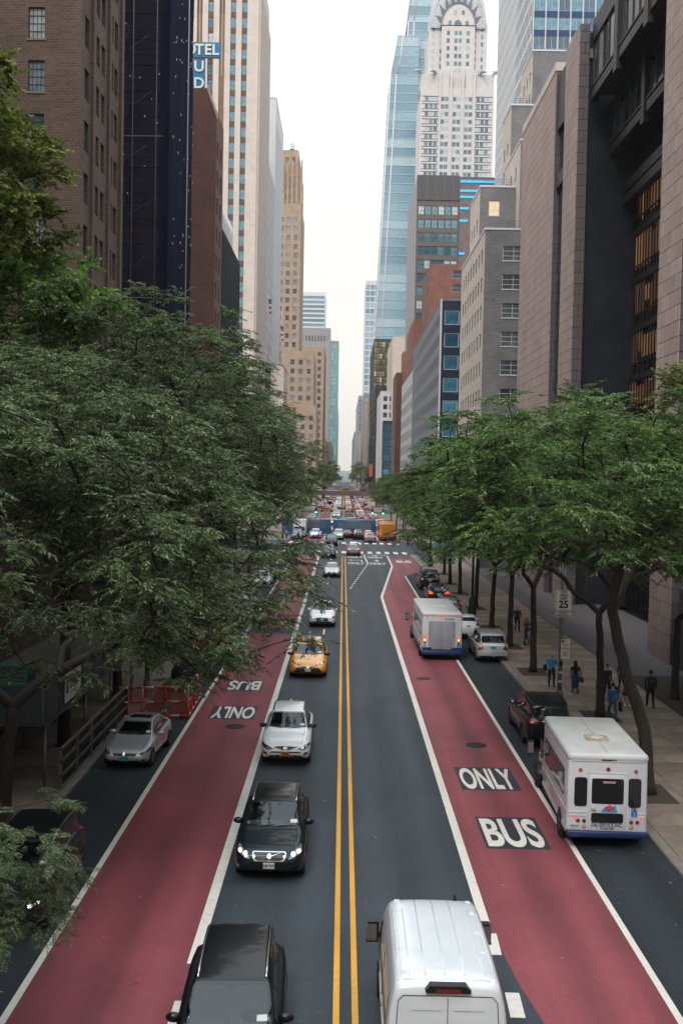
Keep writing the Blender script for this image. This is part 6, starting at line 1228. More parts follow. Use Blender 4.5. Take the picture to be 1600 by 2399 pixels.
# small distant vehicles: one mesh per kind, each car an object
M_FARP = mat('far_paint', (1, 1, 1), 0.4, 0, 0.05, coat=.5)
_n = M_FARP.node_tree.nodes; _oi = _n.new('ShaderNodeObjectInfo'); M_FARP.node_tree.links.new(_oi.outputs['Color'], _n['Principled BSDF'].inputs['Base Color'])
def far_mesh(kind):
    b = MB(); H = 1.45 if kind == 'sedan' else 1.75
    for x0, x1 in ((-.9, .9),):
        prof = [(-2.25, .35), (-2.3, .7), (-1.2, .95), (-.5, H - .08), (.9, H), (1.9 if kind != 'sedan' else 1.4, H - .15), (2.2, .95), (2.25, .35)]
        b.prism([(y, z) for y, z in prof], -.9, .9, M_FARP, 'x')
    b.quad((-.78, -1.19, .99), (.78, -1.19, .99), (.66, -.56, H - .12), (-.66, -.56, H - .12), M_WSGL); b.quad((.70, 2.21, 1.0), (-.70, 2.21, 1.0), (-.62, 1.96 if kind != 'sedan' else 1.5, H - .2), (.62, 1.96 if kind != 'sedan' else 1.5, H - .2), M_AUTOGL)
    for s in (-1, 1):
        b.box(min(s * .905, s * .9), max(s * .905, s * .9), -.9, 1.6, .98, H - .2, M_AUTOGL); b.box(s * .72 - .16, s * .72 + .16, 2.20, 2.27, .75, .92, M_TAILL); b.box(s * .68 - .17, s * .68 + .17, -2.31, -2.25, .6, .74, M_HEADW)
        for y in (-1.4, 1.4): b.lathe([(.33, -.12), (.33, .12)], M_TYRE, 12, Matrix.Translation((s * .82, y, .33)) @ Matrix.Rotation(R(90), 4, 'Y'))
    return b.mesh('distant_' + kind)
fm_ = {'sedan': far_mesh('sedan'), 'suv': far_mesh('suv')}; fr = random.Random(11)
cols = [(.55, .55, .55), (.02, .02, .025), (.6, .24, .02), (.25, .27, .3), (.35, .03, .03), (.6, .6, .6), (.05, .06, .08), (.55, .22, .02)]
cnames = ['pale grey', 'black', 'yellow', 'mid grey', 'red', 'white', 'charcoal', 'orange']
def far_car(x, y, rz, c, lab, grp):
    k = fr.choice(['sedan', 'suv']); o = link('distant_car', fm_[k], None, (x, y, 0), rz); o.color = (*c, 1); tag(o, lab, 'car', grp)
for i in range(66):
    side = -1 if i % 2 else 1; y = 208 + i * 7.0 + fr.uniform(-2, 2)
    if 296 < y < 316: y += 24
    lane = fr.choice([-1.9, -4.9, -7.8]) if side < 0 else fr.choice([1.7, 4.4, 7.6])
    far_car(lane, y, 0 if side < 0 else V, cols[(i * 5 + 3) % 8], 'small distant %s car %s beyond the blue bus in the %s lane' % (cnames[(i * 5 + 3) % 8], 'coming closer' if side < 0 else 'heading away', 'kerb' if abs(lane) > 6 else 'middle' if abs(lane) > 3 else 'centre'), 'distant oncoming queue' if side < 0 else 'distant departing queue')
for x, c, lab in ((-5.0, cols[2], 'yellow cab crossing at the far third junction'), (-.2, cols[0], 'pale car crossing at the far third junction'), (4.0, cols[7], 'orange cab turning at the far third junction')): far_car(x, 307.5, R(90), c, lab, 'cars at the third junction')
for x, c, lab in ((-9.5, cols[0], 'white car on left of viaduct deck'), (-4.2, cols[5], 'white car at middle of viaduct deck'), (1.0, cols[2], 'yellow cab on viaduct deck'), (7.5, cols[4], 'red car at right of viaduct deck')):
    far_car(x, 367.5, R(90), c, lab, 'cars on the viaduct'); bpy.data.objects[-1] if False else None
for o in COL.objects:
    if o.get('group') == 'cars on the viaduct': o.location.z = 5.0
# ------------------------------------------------------------------ trees
def leaf_mat(name, dark, mid, pale, rough=0.5, trans=0.38):
    m = bpy.data.materials.new(name); m.use_nodes = True; N, L = m.node_tree.nodes, m.node_tree.links; p = N['Principled BSDF']; p.inputs['Roughness'].default_value = rough; p.inputs['Specular IOR Level'].default_value = .45
    g = N.new('ShaderNodeNewGeometry'); r = N.new('ShaderNodeValToRGB'); el = r.color_ramp.elements; el[0].color = (*dark, 1); el[1].position = 1; el[1].color = (*pale, 1); e = el.new(.55); e.color = (*mid, 1)
    L.new(g.outputs['Random Per Island'], r.inputs['Fac']); tc = N.new('ShaderNodeTexCoord'); n = N.new('ShaderNodeTexNoise'); n.inputs['Scale'].default_value = .55; n.inputs['Detail'].default_value = 2; L.new(tc.outputs['Object'], n.inputs['Vector'])
    mr = N.new('ShaderNodeMapRange'); mr.inputs['From Min'].default_value = .3; mr.inputs['From Max'].default_value = .7; mr.inputs['To Min'].default_value = .5; mr.inputs['To Max'].default_value = 1.5; L.new(n.outputs['Fac'], mr.inputs['Value'])
    hs = N.new('ShaderNodeHueSaturation'); L.new(r.outputs[0], hs.inputs['Color']); L.new(mr.outputs[0], hs.inputs['Value']); L.new(hs.outputs[0], p.inputs['Base Color'])
    t = N.new('ShaderNodeBsdfTranslucent'); L.new(hs.outputs[0], t.inputs['Color']); mx = N.new('ShaderNodeMixShader'); mx.inputs[0].default_value = trans
    o = N['Material Output']; L.new(p.outputs[0], mx.inputs[1]); L.new(t.outputs[0], mx.inputs[2]); L.new(mx.outputs[0], o.inputs['Surface']); return m
LF_L = leaf_mat('locust_leaf_grey', (0.034, 0.070, 0.020), (0.090, 0.155, 0.048), (0.30, 0.325, 0.185)); LF_R = leaf_mat('locust_leaf_green', (0.034, 0.085, 0.018), (0.085, 0.175, 0.036), (0.22, 0.285, 0.10))  # grey locust's pale leaf tone carries the silvery highlights as colour
LF_B = leaf_mat('broad_leaf', (0.085, 0.115, 0.018), (0.16, 0.20, 0.032), (0.26, 0.28, 0.07)); LF_Y = leaf_mat('yellow_green_leaf', (0.08, 0.16, 0.025), (0.14, 0.26, 0.045), (0.23, 0.34, 0.08))
M_BARK = mat('bark', (0.034, 0.027, 0.022), 0.9, 0, 0.4, 6, 0.9, 14, stretch=(1, 1, .3))
def tree_meshes(seed, H, Rc, fork, zc, rz_, nclus, path=None, twigs=8, tl=1.15, leafn=15, leaf=(.23, .075), droop=.5, trunk_r=.2, broad=False, center=(0, 0), pinnate=False, layered=.36, low_cut=-.55, skew=0.0, low_ring=0.0, extra=()):
    r = np.random.RandomState(seed)
    # trunk path
    if path is None:
        lean = r.uniform(-.35, .35, 2); path = [(0, 0, -.1), (lean[0] * .3, lean[1] * .3, fork * .5), (lean[0], lean[1], fork)]
    P = [np.array(q, float) for q in path]; nodes = []; par = []
    for i in range(len(P) - 1):
        k = 5
        for j in range(k): nodes.append(P[i] * (1 - j / k) + P[i + 1] * (j / k)); par.append(len(nodes) - 2)
    nodes.append(P[-1]); par.append(len(nodes) - 2); ntr = len(nodes); root = len(nodes) - 1
    C = [np.array(q_, float) for q_ in extra]
    while len(C) < nclus:
        d = r.normal(size=3); d /= np.linalg.norm(d); rad = r.uniform(.25, 1) ** .45
        if r.rand() < low_ring: a_ = r.uniform(0, 6.283); zz = r.uniform(-.8, -.4); d = np.array([math.cos(a_) * .85, math.sin(a_) * .85, zz]); rad = r.uniform(.6, 1.05)
        if d[2] < low_cut: continue
        w = 1 + .16 * math.sin(3 * math.atan2(d[1], d[0]) + seed) + .10 * math.sin(5 * math.atan2(d[1], d[0]) + 2 * seed)
        q = np.array([center[0] * (1 - skew * d[2]) + d[0] * Rc * rad * w, center[1] + d[1] * Rc * rad * w, zc + d[2] * rz_ * rad])
        if d[2] < 0 and math.hypot(d[0], d[1]) * rad < .55: continue
        if C and min(np.linalg.norm((np.array(C) - q) * [1, 1, 1.6], axis=1)) < Rc * .10: 
            if r.rand() < .8: continue
        C.append(q)
    C = np.array(C); base = P[-1]; C = C[np.argsort(np.linalg.norm(C - base, axis=1))]; ends = []; plen = [0] * len(nodes)
    for q in C:
        A = np.array(nodes[ntr - 4:]) ; pl = np.array(plen[ntr - 4:]); d = np.linalg.norm(A - q, axis=1); rise = np.maximum(0, A[:, 2] - q[2]) * .9
        i = int(np.argmin(d * 1.0 + rise + pl * .22)) + ntr - 4; a = nodes[i]; L_ = np.linalg.norm(q - a); n = max(2, int(L_ / .7)); pr = i
        side = r.normal(size=3) * .07 * L_; up = np.array([0, 0, .12 * L_])
        for j in range(1, n + 1):
            t = j / n; pt = a * (1 - t) + q * t + (side + up) * math.sin(math.pi * t) + (r.normal(size=3) * .03 * L_ if j < n else 0); nodes.append(pt); par.append(pr); plen.append(plen[i] + L_ * t); pr = len(nodes) - 1
        ends.append(pr)
    w = np.zeros(len(nodes))
    for e in ends: w[e] = 1
    for i in range(len(nodes) - 1, 0, -1):
        if par[i] >= 0: w[par[i]] += w[i]
    tot = w[0]; rad = np.maximum(.012, trunk_r * (w / tot) ** .46)
    for i in range(ntr): rad[i] = trunk_r * (1.0 - .25 * i / ntr) * (1.35 if i == 0 else 1.12 if i == 1 else 1)
    b = MB(); pts = [nodes[i] + (np.array([.02 * math.sin(i * 1.7 + seed), .02 * math.cos(i * 2.1), 0])) for i in range(ntr)]; b.tube(pts, [rad[i] for i in range(ntr)], M_BARK, 9)
    ch = {}
    for i in range(1, len(nodes)):
        if par[i] >= 0: ch.setdefault(par[i], []).append(i)
    done = set(range(ntr))
    def chains():
        st = [(p_, c) for p_ in range(len(nodes)) for c in ch.get(p_, []) if c >= ntr and (p_ < ntr)]
        while st:
            p_, c = st.pop(); line = [p_, c]
            while True:
                k = ch.get(line[-1], [])
                if not k: break
                k = sorted(k, key=lambda q: -w[q]); line.append(k[0])
                for o_ in k[1:]: st.append((line[-2], o_))
            yield line
    for ln in chains():
        rr = [min(rad[ln[1]] * 1.05, rad[ln[0]])] + [rad[i] for i in ln[1:]]; b.tube([nodes[i] for i in ln], rr, M_BARK, 6 if rr[0] > .05 else 4, caps=False)
    # leaves
    E0 = np.array([nodes[e] for e in ends]); out = E0 - np.array([center[0], center[1], zc - rz_ * .3]); out[:, 2] *= .35; out /= np.linalg.norm(out, axis=1)[:, None] + 1e-6
    nt_ = len(E0) * twigs; c0 = np.repeat(E0, twigs, 0); o0 = np.repeat(out, twigs, 0); q = r.uniform(0, 2 * math.pi, nt_); d = o0 * .5 + np.stack([np.cos(q), np.sin(q), r.uniform(-layered, layered, nt_)], 1); d /= np.linalg.norm(d, axis=1)[:, None]
    ln = tl * r.uniform(.5, 1.15, nt_)[:, None]; p0 = c0 + r.normal(size=(nt_, 3)) * [.16, .16, .10] * tl
    for i in range(0, nt_, 2 if leafn > 10 else 3): b.tube([p0[i] + d[i] * ln[i] * t + np.array([0, 0, -droop * ln[i][0] * t * t * .55]) for t in (0, .5, 1)], [.010, .007, .004], M_BARK, 3, caps=False)
    n = nt_ * leafn; t = ((np.arange(n) % leafn) + r.rand(n)) / leafn; t = t[:, None]; D = np.repeat(d, leafn, 0); LN = np.repeat(ln, leafn, 0); side = np.cross(D, [0, 0, 1]); side /= np.linalg.norm(side, axis=1)[:, None] + 1e-6
    B0 = np.repeat(p0, leafn, 0) + D * LN * t; B0[:, 2:] -= droop * LN * t * t * .55; sg = np.where(np.arange(n) % 2, 1, -1)[:, None]
    D0 = D * r.uniform(.3, .9, (n, 1)) + side * sg * r.uniform(.3, .9, (n, 1)) + r.normal(size=(n, 3)) * .15; D0[:, 2] += r.uniform(-.75, .15, n) * droop - .1; D0 /= np.linalg.norm(D0, axis=1)[:, None]
    N0 = np.array([0, 0, 1]) + r.normal(size=(n, 3)) * (.45 if not broad else .7); S0 = r.uniform(.7, 1.25, (n, 1)); W0 = np.cross(D0, N0); W0 /= np.linalg.norm(W0, axis=1)[:, None] + 1e-9
    l_, w_ = leaf; up = np.cross(W0, D0)
    if not pinnate:
        tip = B0 + D0 * l_ * S0 + np.array([0, 0, -.035 * droop]); midc = B0 + D0 * l_ * S0 * .48 + up * .012; vv = np.stack([B0, midc + W0 * w_ * S0 * .5, tip, midc - W0 * w_ * S0 * .5], 1).reshape(-1, 3); ff = np.arange(n * 4).reshape(-1, 4)
    else:
        vs_, fs = [], []; m = 7; k = 0; L2 = []
        for j in range(m):
            t = .14 + .80 * j / (m - 1); bse = B0 + D0 * l_ * S0 * t + np.array([0, 0, -.06]) * t * t * droop
            for s in (-1, 1):
                dd = W0 * s * .9 + D0 * .42; dd /= np.linalg.norm(dd, axis=1)[:, None]; ll = w_ * S0 * (1.0 - .45 * abs(t - .45)); sd = np.cross(dd, up); sd /= np.linalg.norm(sd, axis=1)[:, None] + 1e-9
                L2.append(np.stack([bse, bse + dd * ll * .5 + sd * ll * .17, bse + dd * ll - up * .006, bse + dd * ll * .5 - sd * ll * .17], 1))
        vv = np.concatenate(L2, 0).reshape(-1, 3); ff = np.arange(len(vv)).reshape(-1, 4)
    me = bpy.data.meshes.new('crown'); me.vertices.add(len(vv)); me.vertices.foreach_set('co', vv.astype(np.float32).ravel()); me.loops.add(ff.size); me.loops.foreach_set('vertex_index', ff.ravel().astype(np.int32)); me.polygons.add(len(ff)); me.polygons.foreach_set('loop_start', (np.arange(len(ff)) * 4).astype(np.int32)); me.update(calc_edges=True); me.validate(); me.materials.append(LF_L)
    tm = b.mesh('trunk'); return tm, me
def plant_tree(name, label, meshes, loc, rz, sc, lf, group, cat='tree'):
    p = empty(name, loc, rz, label, cat, group); p.scale = (sc, sc, sc) if not hasattr(sc, '__len__') else sc
    link('trunk', meshes[0], p); c = link('crown', meshes[1], p); c.material_slots[0].link = 'OBJECT'; c.material_slots[0].material = lf; return p
LK = dict(twigs=13, tl=.95, leafn=26, leaf=(.155, .052))
_h = random.Random(17); HANG = [(_h.uniform(3.0, 7.0), _h.uniform(-2.6, 2.6), _h.uniform(4.9, 6.2)) for _ in range(26)]
T1 = tree_meshes(3, 17, 6.6, 5.2, 11.0, 6.0, 260, **LK); T2 = tree_meshes(8, 17, 6.6, 4.4, 10.4, 6.2, 260, **LK); T3 = tree_meshes(14, 14.5, 6.2, 4.8, 9.7, 4.6, 245, low_cut=-.7, **LK)
TN = tree_meshes(25, 16, 6.9, 3.6, 9.5, 5.1, 320, center=(1.2, 0), trunk_r=.24, low_cut=-.9, skew=.8, low_ring=.2, extra=HANG, **LK); TL = tree_meshes(27, 17, 5.8, 4.4, 9.8, 5.7, 290, center=(2.1, 0), trunk_r=.24, low_cut=-.85, skew=1.75, low_ring=.1, **LK)
TA = tree_meshes(21, 13, 6.4, 6.0, 10.2, 3.8, 250, path=[(0, 0, -.1), (-.15, .1, 2.2), (-.9, .1, 4.3), (-1.4, 0, 6.2)], center=(-2.2, .6), trunk_r=.24, **LK)
TS = tree_meshes(31, 7, 3.3, 2.0, 3.8, 2.7, 135, twigs=7, tl=.75, leafn=12, leaf=(.24, .07), trunk_r=.09, pinnate=True, low_cut=-.95, center=(1.0, 0))
TB = tree_meshes(41, 12, 3.6, 4.0, 8.5, 4.6, 150, twigs=16, tl=.75, leafn=18, leaf=(.13, .11), droop=.25, broad=True, layered=.9)
LT = [(TN, -10.3, 30.5, 0, 1.0, 'large grey-green locust with branches hanging over left bus lane, nearest'), (TL, -10.9, 39.5, 0, 1.02, 'tall locust behind the nearest left one, over the site shed'), (T1, -10.6, 47.5, 2.9, 1.16, 'tall locust whose crown tops the left tree mass, before brown tower'), (T2, -10.6, 56.5, 4.0, 1.10, 'locust on left reaching out over the oncoming lane'),
      (T1, -10.5, 66.0, 5.2, 1.12, 'locust on left in front of netted tower'), (T2, -10.6, 76.0, 1.0, 1.14, 'locust on left in front of red brick building'), (T1, -10.4, 87.0, 2.2, 1.10, 'locust on left in front of dark finned block'), (T2, -10.4, 99.0, 3.4, 1.05, 'locust on left below the pale piered tower'), (T1, -10.4, 112.0, 4.4, .95, 'smaller locust on left near the avenue corner'), (T2, -10.3, 126.0, 5.6, .85, 'last locust on left before the avenue'),
      (T2, -13.2, 18.8, 2.0, 1.0, 'locust standing just outside the left frame edge'), (T1, -11, 186, .4, .72, 'small dark tree on left just past the avenue'), (T2, -11, 204, 1.6, .72, 'small dark tree on left, second past the avenue'), (T1, -11, 228, 2.2, .68, 'small dark tree on left, third past the avenue')]
for m, x, y, rz, s, lb in LT: plant_tree('locust_tree', lb, m, (x, y, .1), rz, s, LF_L, 'locust trees along the left sidewalk')
plant_tree('young_locust_tree', 'low young locust with feathery leaves at lower left edge', TS, (-9.45, 17.4, .1), 0, 1.0, LF_L, 'locust trees along the left sidewalk')
RT = [(TA, 10.4, 34.8, 0, 1.0, LF_R, 'locust with thick curved leaning trunk beside the near shuttle bus'), (T3, 11.6, 46.2, 1.0, .98, LF_R, 'straight locust behind the group of pedestrians'), (T3, 10.5, 56.7, 2.4, .98, LF_R, 'locust in square soil pit beside man in blue shirt'), (T3, 10.57, 65.2, 3.3, .94, LF_R, 'locust beside the man in black walking'), (T3, 10.6, 73.5, 4.6, .94, LF_R, 'locust beside the parked white suv'), (T3, 10.85, 84.1, 5.5, .94, LF_R, 'locust next to dark green lamp post'),
      (T3, 10.76, 94.8, .6, .93, LF_R, 'locust second from the planters on right'), (T3, 10.74, 103.5, 1.9, .92, LF_R, 'locust closest to the planters on right'), (T3, 11.2, 114, 3.0, .85, LF_R, 'smaller locust behind the planters'), (T3, 14.6, 22.5, 4.1, 1.05, LF_R, 'locust standing just outside the right frame edge'), (T3, 10.6, 184, 4.1, .82, LF_R, 'small green tree past avenue above orange bus'), (T3, 10.4, 203, 5.0, .82, LF_R, 'small green tree second past avenue on right'), (T3, 10.4, 224, .3, .80, LF_R, 'small green tree third past avenue on right')]
for m, x, y, rz, s, lf, lb in RT: plant_tree('locust_tree', lb, m, (x, y, .12), rz, s, lf, 'locust trees along the right sidewalk')
for x, y, z, rz, s, lf, lb in ((-17.8, 45.0, 9.9, 0, 1.5, LF_B, 'olive broadleaf tree against brown tower at upper left edge'), (-15.6, 47.5, 5.2, 2, 1.3, LF_Y, 'lime green broadleaf tree topping the left locusts'), (17.6, 46.5, 2.0, 1.2, 1.18, LF_B, 'olive broadleaf tree against granite pier at right edge'), (16.2, 50.0, .1, 3.2, 1.0, LF_Y, 'bright green tree in planting bed behind pedestrians'), (17.0, 42.0, .1, 4.4, .95, LF_Y, 'bright green tree at right edge under locust crown')):
    plant_tree('broadleaf_tree', lb, TB, (x, y, z), rz, s, lf, None)
TFAR = tree_meshes(51, 8, 3.5, 2.5, 6, 3, 60, twigs=8, leafn=10, leaf=(.4, .2), tl=1.2)
for i, (x, y, lb) in enumerate(((-9.5, 470, 'dark olive tree at foot of far left towers'), (-9.5, 500, 'second dark olive tree at foot of far left towers'), (9.5, 520, 'small far tree right of street end'))): plant_tree('distant_tree', lb, TFAR, (x, y, 0), i, 2.0, LF_B, 'trees far down the street')
# soil pits round the right trunks
for m, x, y, *_ in RT[:9]:
    b = MB(); b.cbox(x - .75, x + .75, y - 1.1, y + 1.1, .08, .142, M_DIRT, .01); o = tag(b.build('tree_pit'), kind='structure')
b = MB(); b.cbox(15.5, 18.6, 44, 56, .05, .18, M_DIRT, .03); tag(b.build('planting_bed'), kind='structure')
# raised wall and beds that carry the upper left and right trees
for x0, x1, y0, y1, h, lb in ((-26, -15.4, 30, 56, 9.6, 'raised brick terrace wall behind left trees'), (19.2, 30, 25, 58.8, 4.5, 'granite terrace wall behind right trees')):
    p = empty('terrace_wall', (0, 0, 0), 0, lb, 'wall'); b = MB(); b.box(x0, x1, y0, y1, 0, h, M_BRK1 if x0 < 0 else M_GRAND); b.build('wall', p); b = MB(); b.box(x0 - .1, x1 + .1, y0 - .1, y1, h, h + .3, M_COPE if x0 < 0 else M_GRAND); b.build('coping', p)
# ------------------------------------------------------------------ people
SK = [mat('skin_light', (0.42, 0.25, 0.18), .6, 0, .05), mat('skin_dark', (0.13, 0.07, 0.045), .6, 0, .05)]
CLO = {}
def cloth(c):
    k = 'cloth_%02x%02x%02x' % tuple(int(v * 255) for v in c)
    return mat(k, c, .9, 0, .2, 6, .3, 40)
def person(label, loc, rz, h=1.75, top=(.02, .02, .025), bot=(.02, .02, .03), skin=0, hair=(.02, .015, .012), shoes=(.02, .02, .02), stride=.28, arms='swing', sleeves='long', legs='long', group='pedestrians on the right sidewalk', long_hair=False, bald=False, lean=0, torso=1.0, lod=False):
    k = h / 1.75; s = stride; p = empty('person', loc, rz, label, 'person', group); Z = lambda z: z * k
    kf = .04 if s > .1 else 0
    J = {'pel': (0, 0, .95), 'waist': (0, -.01 - lean * .3, 1.10), 'chest': (0, -.02 - lean, 1.32), 'neck': (0, -.015 - lean * 1.2, 1.48), 'hd0': (0, -.035 - lean * 1.4, 1.56), 'hd1': (0, -.04 - lean * 1.4, 1.65), 'hd2': (0, -.03 - lean * 1.4, 1.72)}
    rad = {'pel': (.155, .115), 'waist': (.135, .10), 'chest': (.165, .11), 'neck': (.055, .055), 'hd0': (.066, .075), 'hd1': (.078, .095), 'hd2': (.055, .065)}
    E_ = [('pel', 'waist'), ('waist', 'chest'), ('chest', 'neck'), ('neck', 'hd0'), ('hd0', 'hd1'), ('hd1', 'hd2')]
    for sd, n in ((1, 'r'), (-1, 'l')):
        f = s * sd; bend = .10 if f > 0 else .0
        J.update({'hip' + n: (sd * .095, 0, .90), 'kn' + n: (sd * .10, -f * .55 - .05, .50), 'an' + n: (sd * .10, -f - (.0 if f > 0 else -.04), .10 if f > 0 else .14), 'to' + n: (sd * .12, -f - .17, .045 if f > 0 else .03)}); rad.update({'hip' + n: (.10, .105), 'kn' + n: (.062, .068), 'an' + n: (.045, .05), 'to' + n: (.042, .032)})
        a = -f * .8 if arms == 'swing' else 0; J.update({'sh' + n: (sd * .20, -.02 - lean, 1.41), 'el' + n: (sd * .255, .03 - a * .35 - lean * .5, 1.14), 'wr' + n: (sd * .25, -.05 - a * .9 - lean * .3, .90)})
        if arms == 'phone' : J['el' + n] = (sd * .26, .0, 1.13); J['wr' + n] = (sd * .10 if sd > 0 else sd * .16, -.26, 1.16 if sd > 0 else 1.02)
        if arms == 'push': J['el' + n] = (sd * .25, -.12, 1.15); J['wr' + n] = (sd * .20, -.36, 1.02)
        rad.update({'sh' + n: (.066, .066), 'el' + n: (.045, .045), 'wr' + n: (.031, .026)}); J['ha' + n] = tuple(np.array(J['wr' + n]) + (np.array(J['wr' + n]) - np.array(J['el' + n])) * .30); rad['ha' + n] = (.036, .02)
        E_ += [('pel', 'hip' + n), ('hip' + n, 'kn' + n), ('kn' + n, 'an' + n), ('an' + n, 'to' + n), ('chest', 'sh' + n), ('sh' + n, 'el' + n), ('el' + n, 'wr' + n), ('wr' + n, 'ha' + n)]
    names = list(J); me = bpy.data.meshes.new('b'); me.from_pydata([tuple(c * k for c in J[n]) for n in names], [(names.index(a), names.index(b_)) for a, b_ in E_], [])
    o = bpy.data.objects.new('t', me); md = o.modifiers.new('k', 'SKIN'); md.use_smooth_shade = True
    sv = me.skin_vertices[0].data if me.skin_vertices else None
    if sv is None:
        bm = bmesh.new(); bm.from_mesh(me); bm.verts.layers.skin.verify(); bm.to_mesh(me); bm.free(); sv = me.skin_vertices[0].data
    for i, n in enumerate(names): sv[i].radius = tuple(v * k * (torso if n in ('pel', 'waist', 'chest') else 1) for v in rad[n]); sv[i].use_root = (n == 'pel')
    ms = o.modifiers.new('s', 'SUBSURF'); ms.levels = 1; ms.render_levels = 1
    bodym = evaluated(o)
    mats = [SK[skin], cloth(top), cloth(bot), cloth(shoes)]
    for m in mats: bodym.materials.append(m)
    Jn = {n: np.array(J[n]) * k for n in names}; segs = [(Jn[a], Jn[b_], a, b_) for a, b_ in E_]
    def region(c):
        best, key = 9, None
        for a, b_, na, nb in segs:
            ab = b_ - a; t = np.clip(np.dot(c - a, ab) / (np.dot(ab, ab) + 1e-9), 0, 1); d = np.linalg.norm(c - (a + ab * t))
            if d < best: best, key = d, (na, nb, t)
        na, nb, t = key; nb2 = nb[:2]
        if nb in ('hd0', 'hd1', 'hd2') or (nb == 'neck' and t > .8): return 0
        if nb2 == 'ha' : return 0
        if nb2 == 'wr': return 1 if sleeves == 'long' else 0
        if nb2 == 'el': return 1 if sleeves != 'none' and (sleeves == 'long' or t < .6) else 0
        if nb2 == 'to': return 3
        if nb2 == 'an': return (3 if t > .9 else 2) if legs == 'long' else (3 if t > .85 else 0)
        if nb2 == 'kn': return 2 if legs != 'none' and (legs == 'long' or t < .75) else 0
        if nb2 in ('hi',): return 2
        if nb == 'waist': return 2 if t < .35 else 1
        return 1
    for f in bodym.polygons: f.material_index = region(np.array(f.center[:])); f.use_smooth = True
    if not lod:      # fingers, nose and ears join the body mesh
        b = MB()
        for n, sd in (('r', 1), ('l', -1)):
            w_, ha = Jn['wr' + n], Jn['ha' + n]; d = (ha - w_) / np.linalg.norm(ha - w_); sidev = np.cross(d, [sd, 0, 0]); sidev = sidev / (np.linalg.norm(sidev) + 1e-9); inn = np.array([-sd, 0, 0])
            for i, l in enumerate((.060, .072, .068, .052)):
                b0 = ha + sidev * (.027 - .018 * i) * k + d * .01; b.tube([b0, b0 + d * l * .55 * k + inn * .008, b0 + d * l * .85 * k + inn * .03 * k], [.009, .008, .006], SK[skin], 5)
            b0 = w_ + d * .03 * k + sidev * .028 * k; b.tube([b0, b0 + (d * .5 + sidev * .7) * .04 * k, b0 + (d * .9 + sidev * .5) * .065 * k], [.011, .010, .007], SK[skin], 5)
        hd = Jn['hd0'] * .4 + Jn['hd1'] * .6; b.ball(hd + np.array([0, -.10, -.015]) * k, .012 * k, .018 * k, .02 * k, SK[skin], 6, 4)
        for sd in (-1, 1): b.ball(hd + np.array([sd * .08, 0, -.01]) * k, .012 * k, .02 * k, .03 * k, SK[skin], 6, 4)
        bm = bmesh.new(); bm.from_mesh(bodym); tm = b.mesh('x'); bm.from_mesh(tm); bm.to_mesh(bodym); bm.free(); bpy.data.meshes.remove(tm)
    link('body', bodym, p)
    if not lod:
        b = MB()
        for sd in (-1, 1): b.ball(hd + np.array([sd * .032, -.088, .015]) * k, .010 * k, .006 * k, .007 * k, M_INK, 6, 4)
        b.box(hd[0] - .022 * k, hd[0] + .022 * k, hd[1] - .096 * k, hd[1] - .085 * k, hd[2] - .055 * k, hd[2] - .048 * k, cloth((.25, .10, .09))); b.build('face', p)
    hc = Jn['hd1'] + np.array([0, .012, .02]) * k; b = MB()
    if not bald:
        b.ball(hc, .094 * k, .110 * k, .10 * k, cloth(hair), 10, 8)
        if long_hair: b.ball(hc + np.array([0, .045, -.13]) * k, .10 * k, .06 * k, .15 * k, cloth(hair), 10, 8)
        ho = b.build('hair', p)
        for v in ho.data.vertices:       # hairline: pull the front lower half back over the skull
            if v.co.y < hc[1] - .02 * k and v.co.z < hc[2] + .03 * k: v.co.y = hc[1] + .01 * k
    return p
def bag(name, label, loc, size, m, rz=0, strap=None, cat='bag'):
    p = empty(name, loc, rz, label, cat); rbox(p, 'bag_body', -size[0] / 2, size[0] / 2, -size[1] / 2, size[1] / 2, 0, size[2], min(size) * .28, m, 3)
    if strap:
        b = MB(); b.tube(strap, .012, m, 5); b.build('strap', p)
    return p
Bk = cloth((.012, .012, .014))
person('man in bright blue shirt looking at phone beside sign pole', (10.66, 52.5, .13), 0, 1.80, (.05, .30, .55), (.012, .014, .03), arms='phone', bald=True, stride=.10, torso=1.12)
bag('shoulder_bag', 'black shoulder bag at hip of man in blue shirt', (10.33, 52.55, 1.0), (.14, .34, .30), Bk, 0, [(0, 0, .28), (.18, -.02, .62), (.32, 0, .30)]); bag('paper_bag', 'pale paper bag held beside man in blue shirt', (11.02, 52.5, .50), (.22, .12, .32), cloth((.5, .42, .3)), .2)
pw = person('woman in black top and long blue skirt walking away', (11.54, 51.0, .13), V, 1.68, (.012, .012, .015), (.02, .05, .14), 1, stride=.16, legs='none', long_hair=True, sleeves='short')
b = MB(); b.lathe([(.15, 1.02), (.18, .90), (.19, .60), (.17, .30)], cloth((.02, .05, .14)), 14); b.build('skirt', pw); bag('handbag', 'dark red handbag on arm of woman in blue skirt', (11.84, 50.95, .72), (.14, .34, .28), cloth((.16, .02, .025)), .1, [(0, -.1, .26), (0, -.02, .5), (0, .1, .26)])
person('person in blue jacket and jeans walking away behind shuttle bus', (11.89, 45.2, .13), V + .1, 1.74, (.02, .11, .22), (.02, .07, .13), 0, (.05, .02, .025), stride=.25); bag('tote_bag', 'black tote bag beside person in blue jacket', (12.22, 45.15, .62), (.14, .32, .40), Bk, 0, [(0, -.1, .36), (0, 0, .66), (0, .1, .36)])
pg = person('girl in white tee and dark skirt facing camera', (13.4, 48.3, .13), .1, 1.64, (.55, .54, .55), (.02, .025, .06), 0, (.06, .035, .03), (.7, .7, .7), .05, legs='none', sleeves='short', long_hair=True)
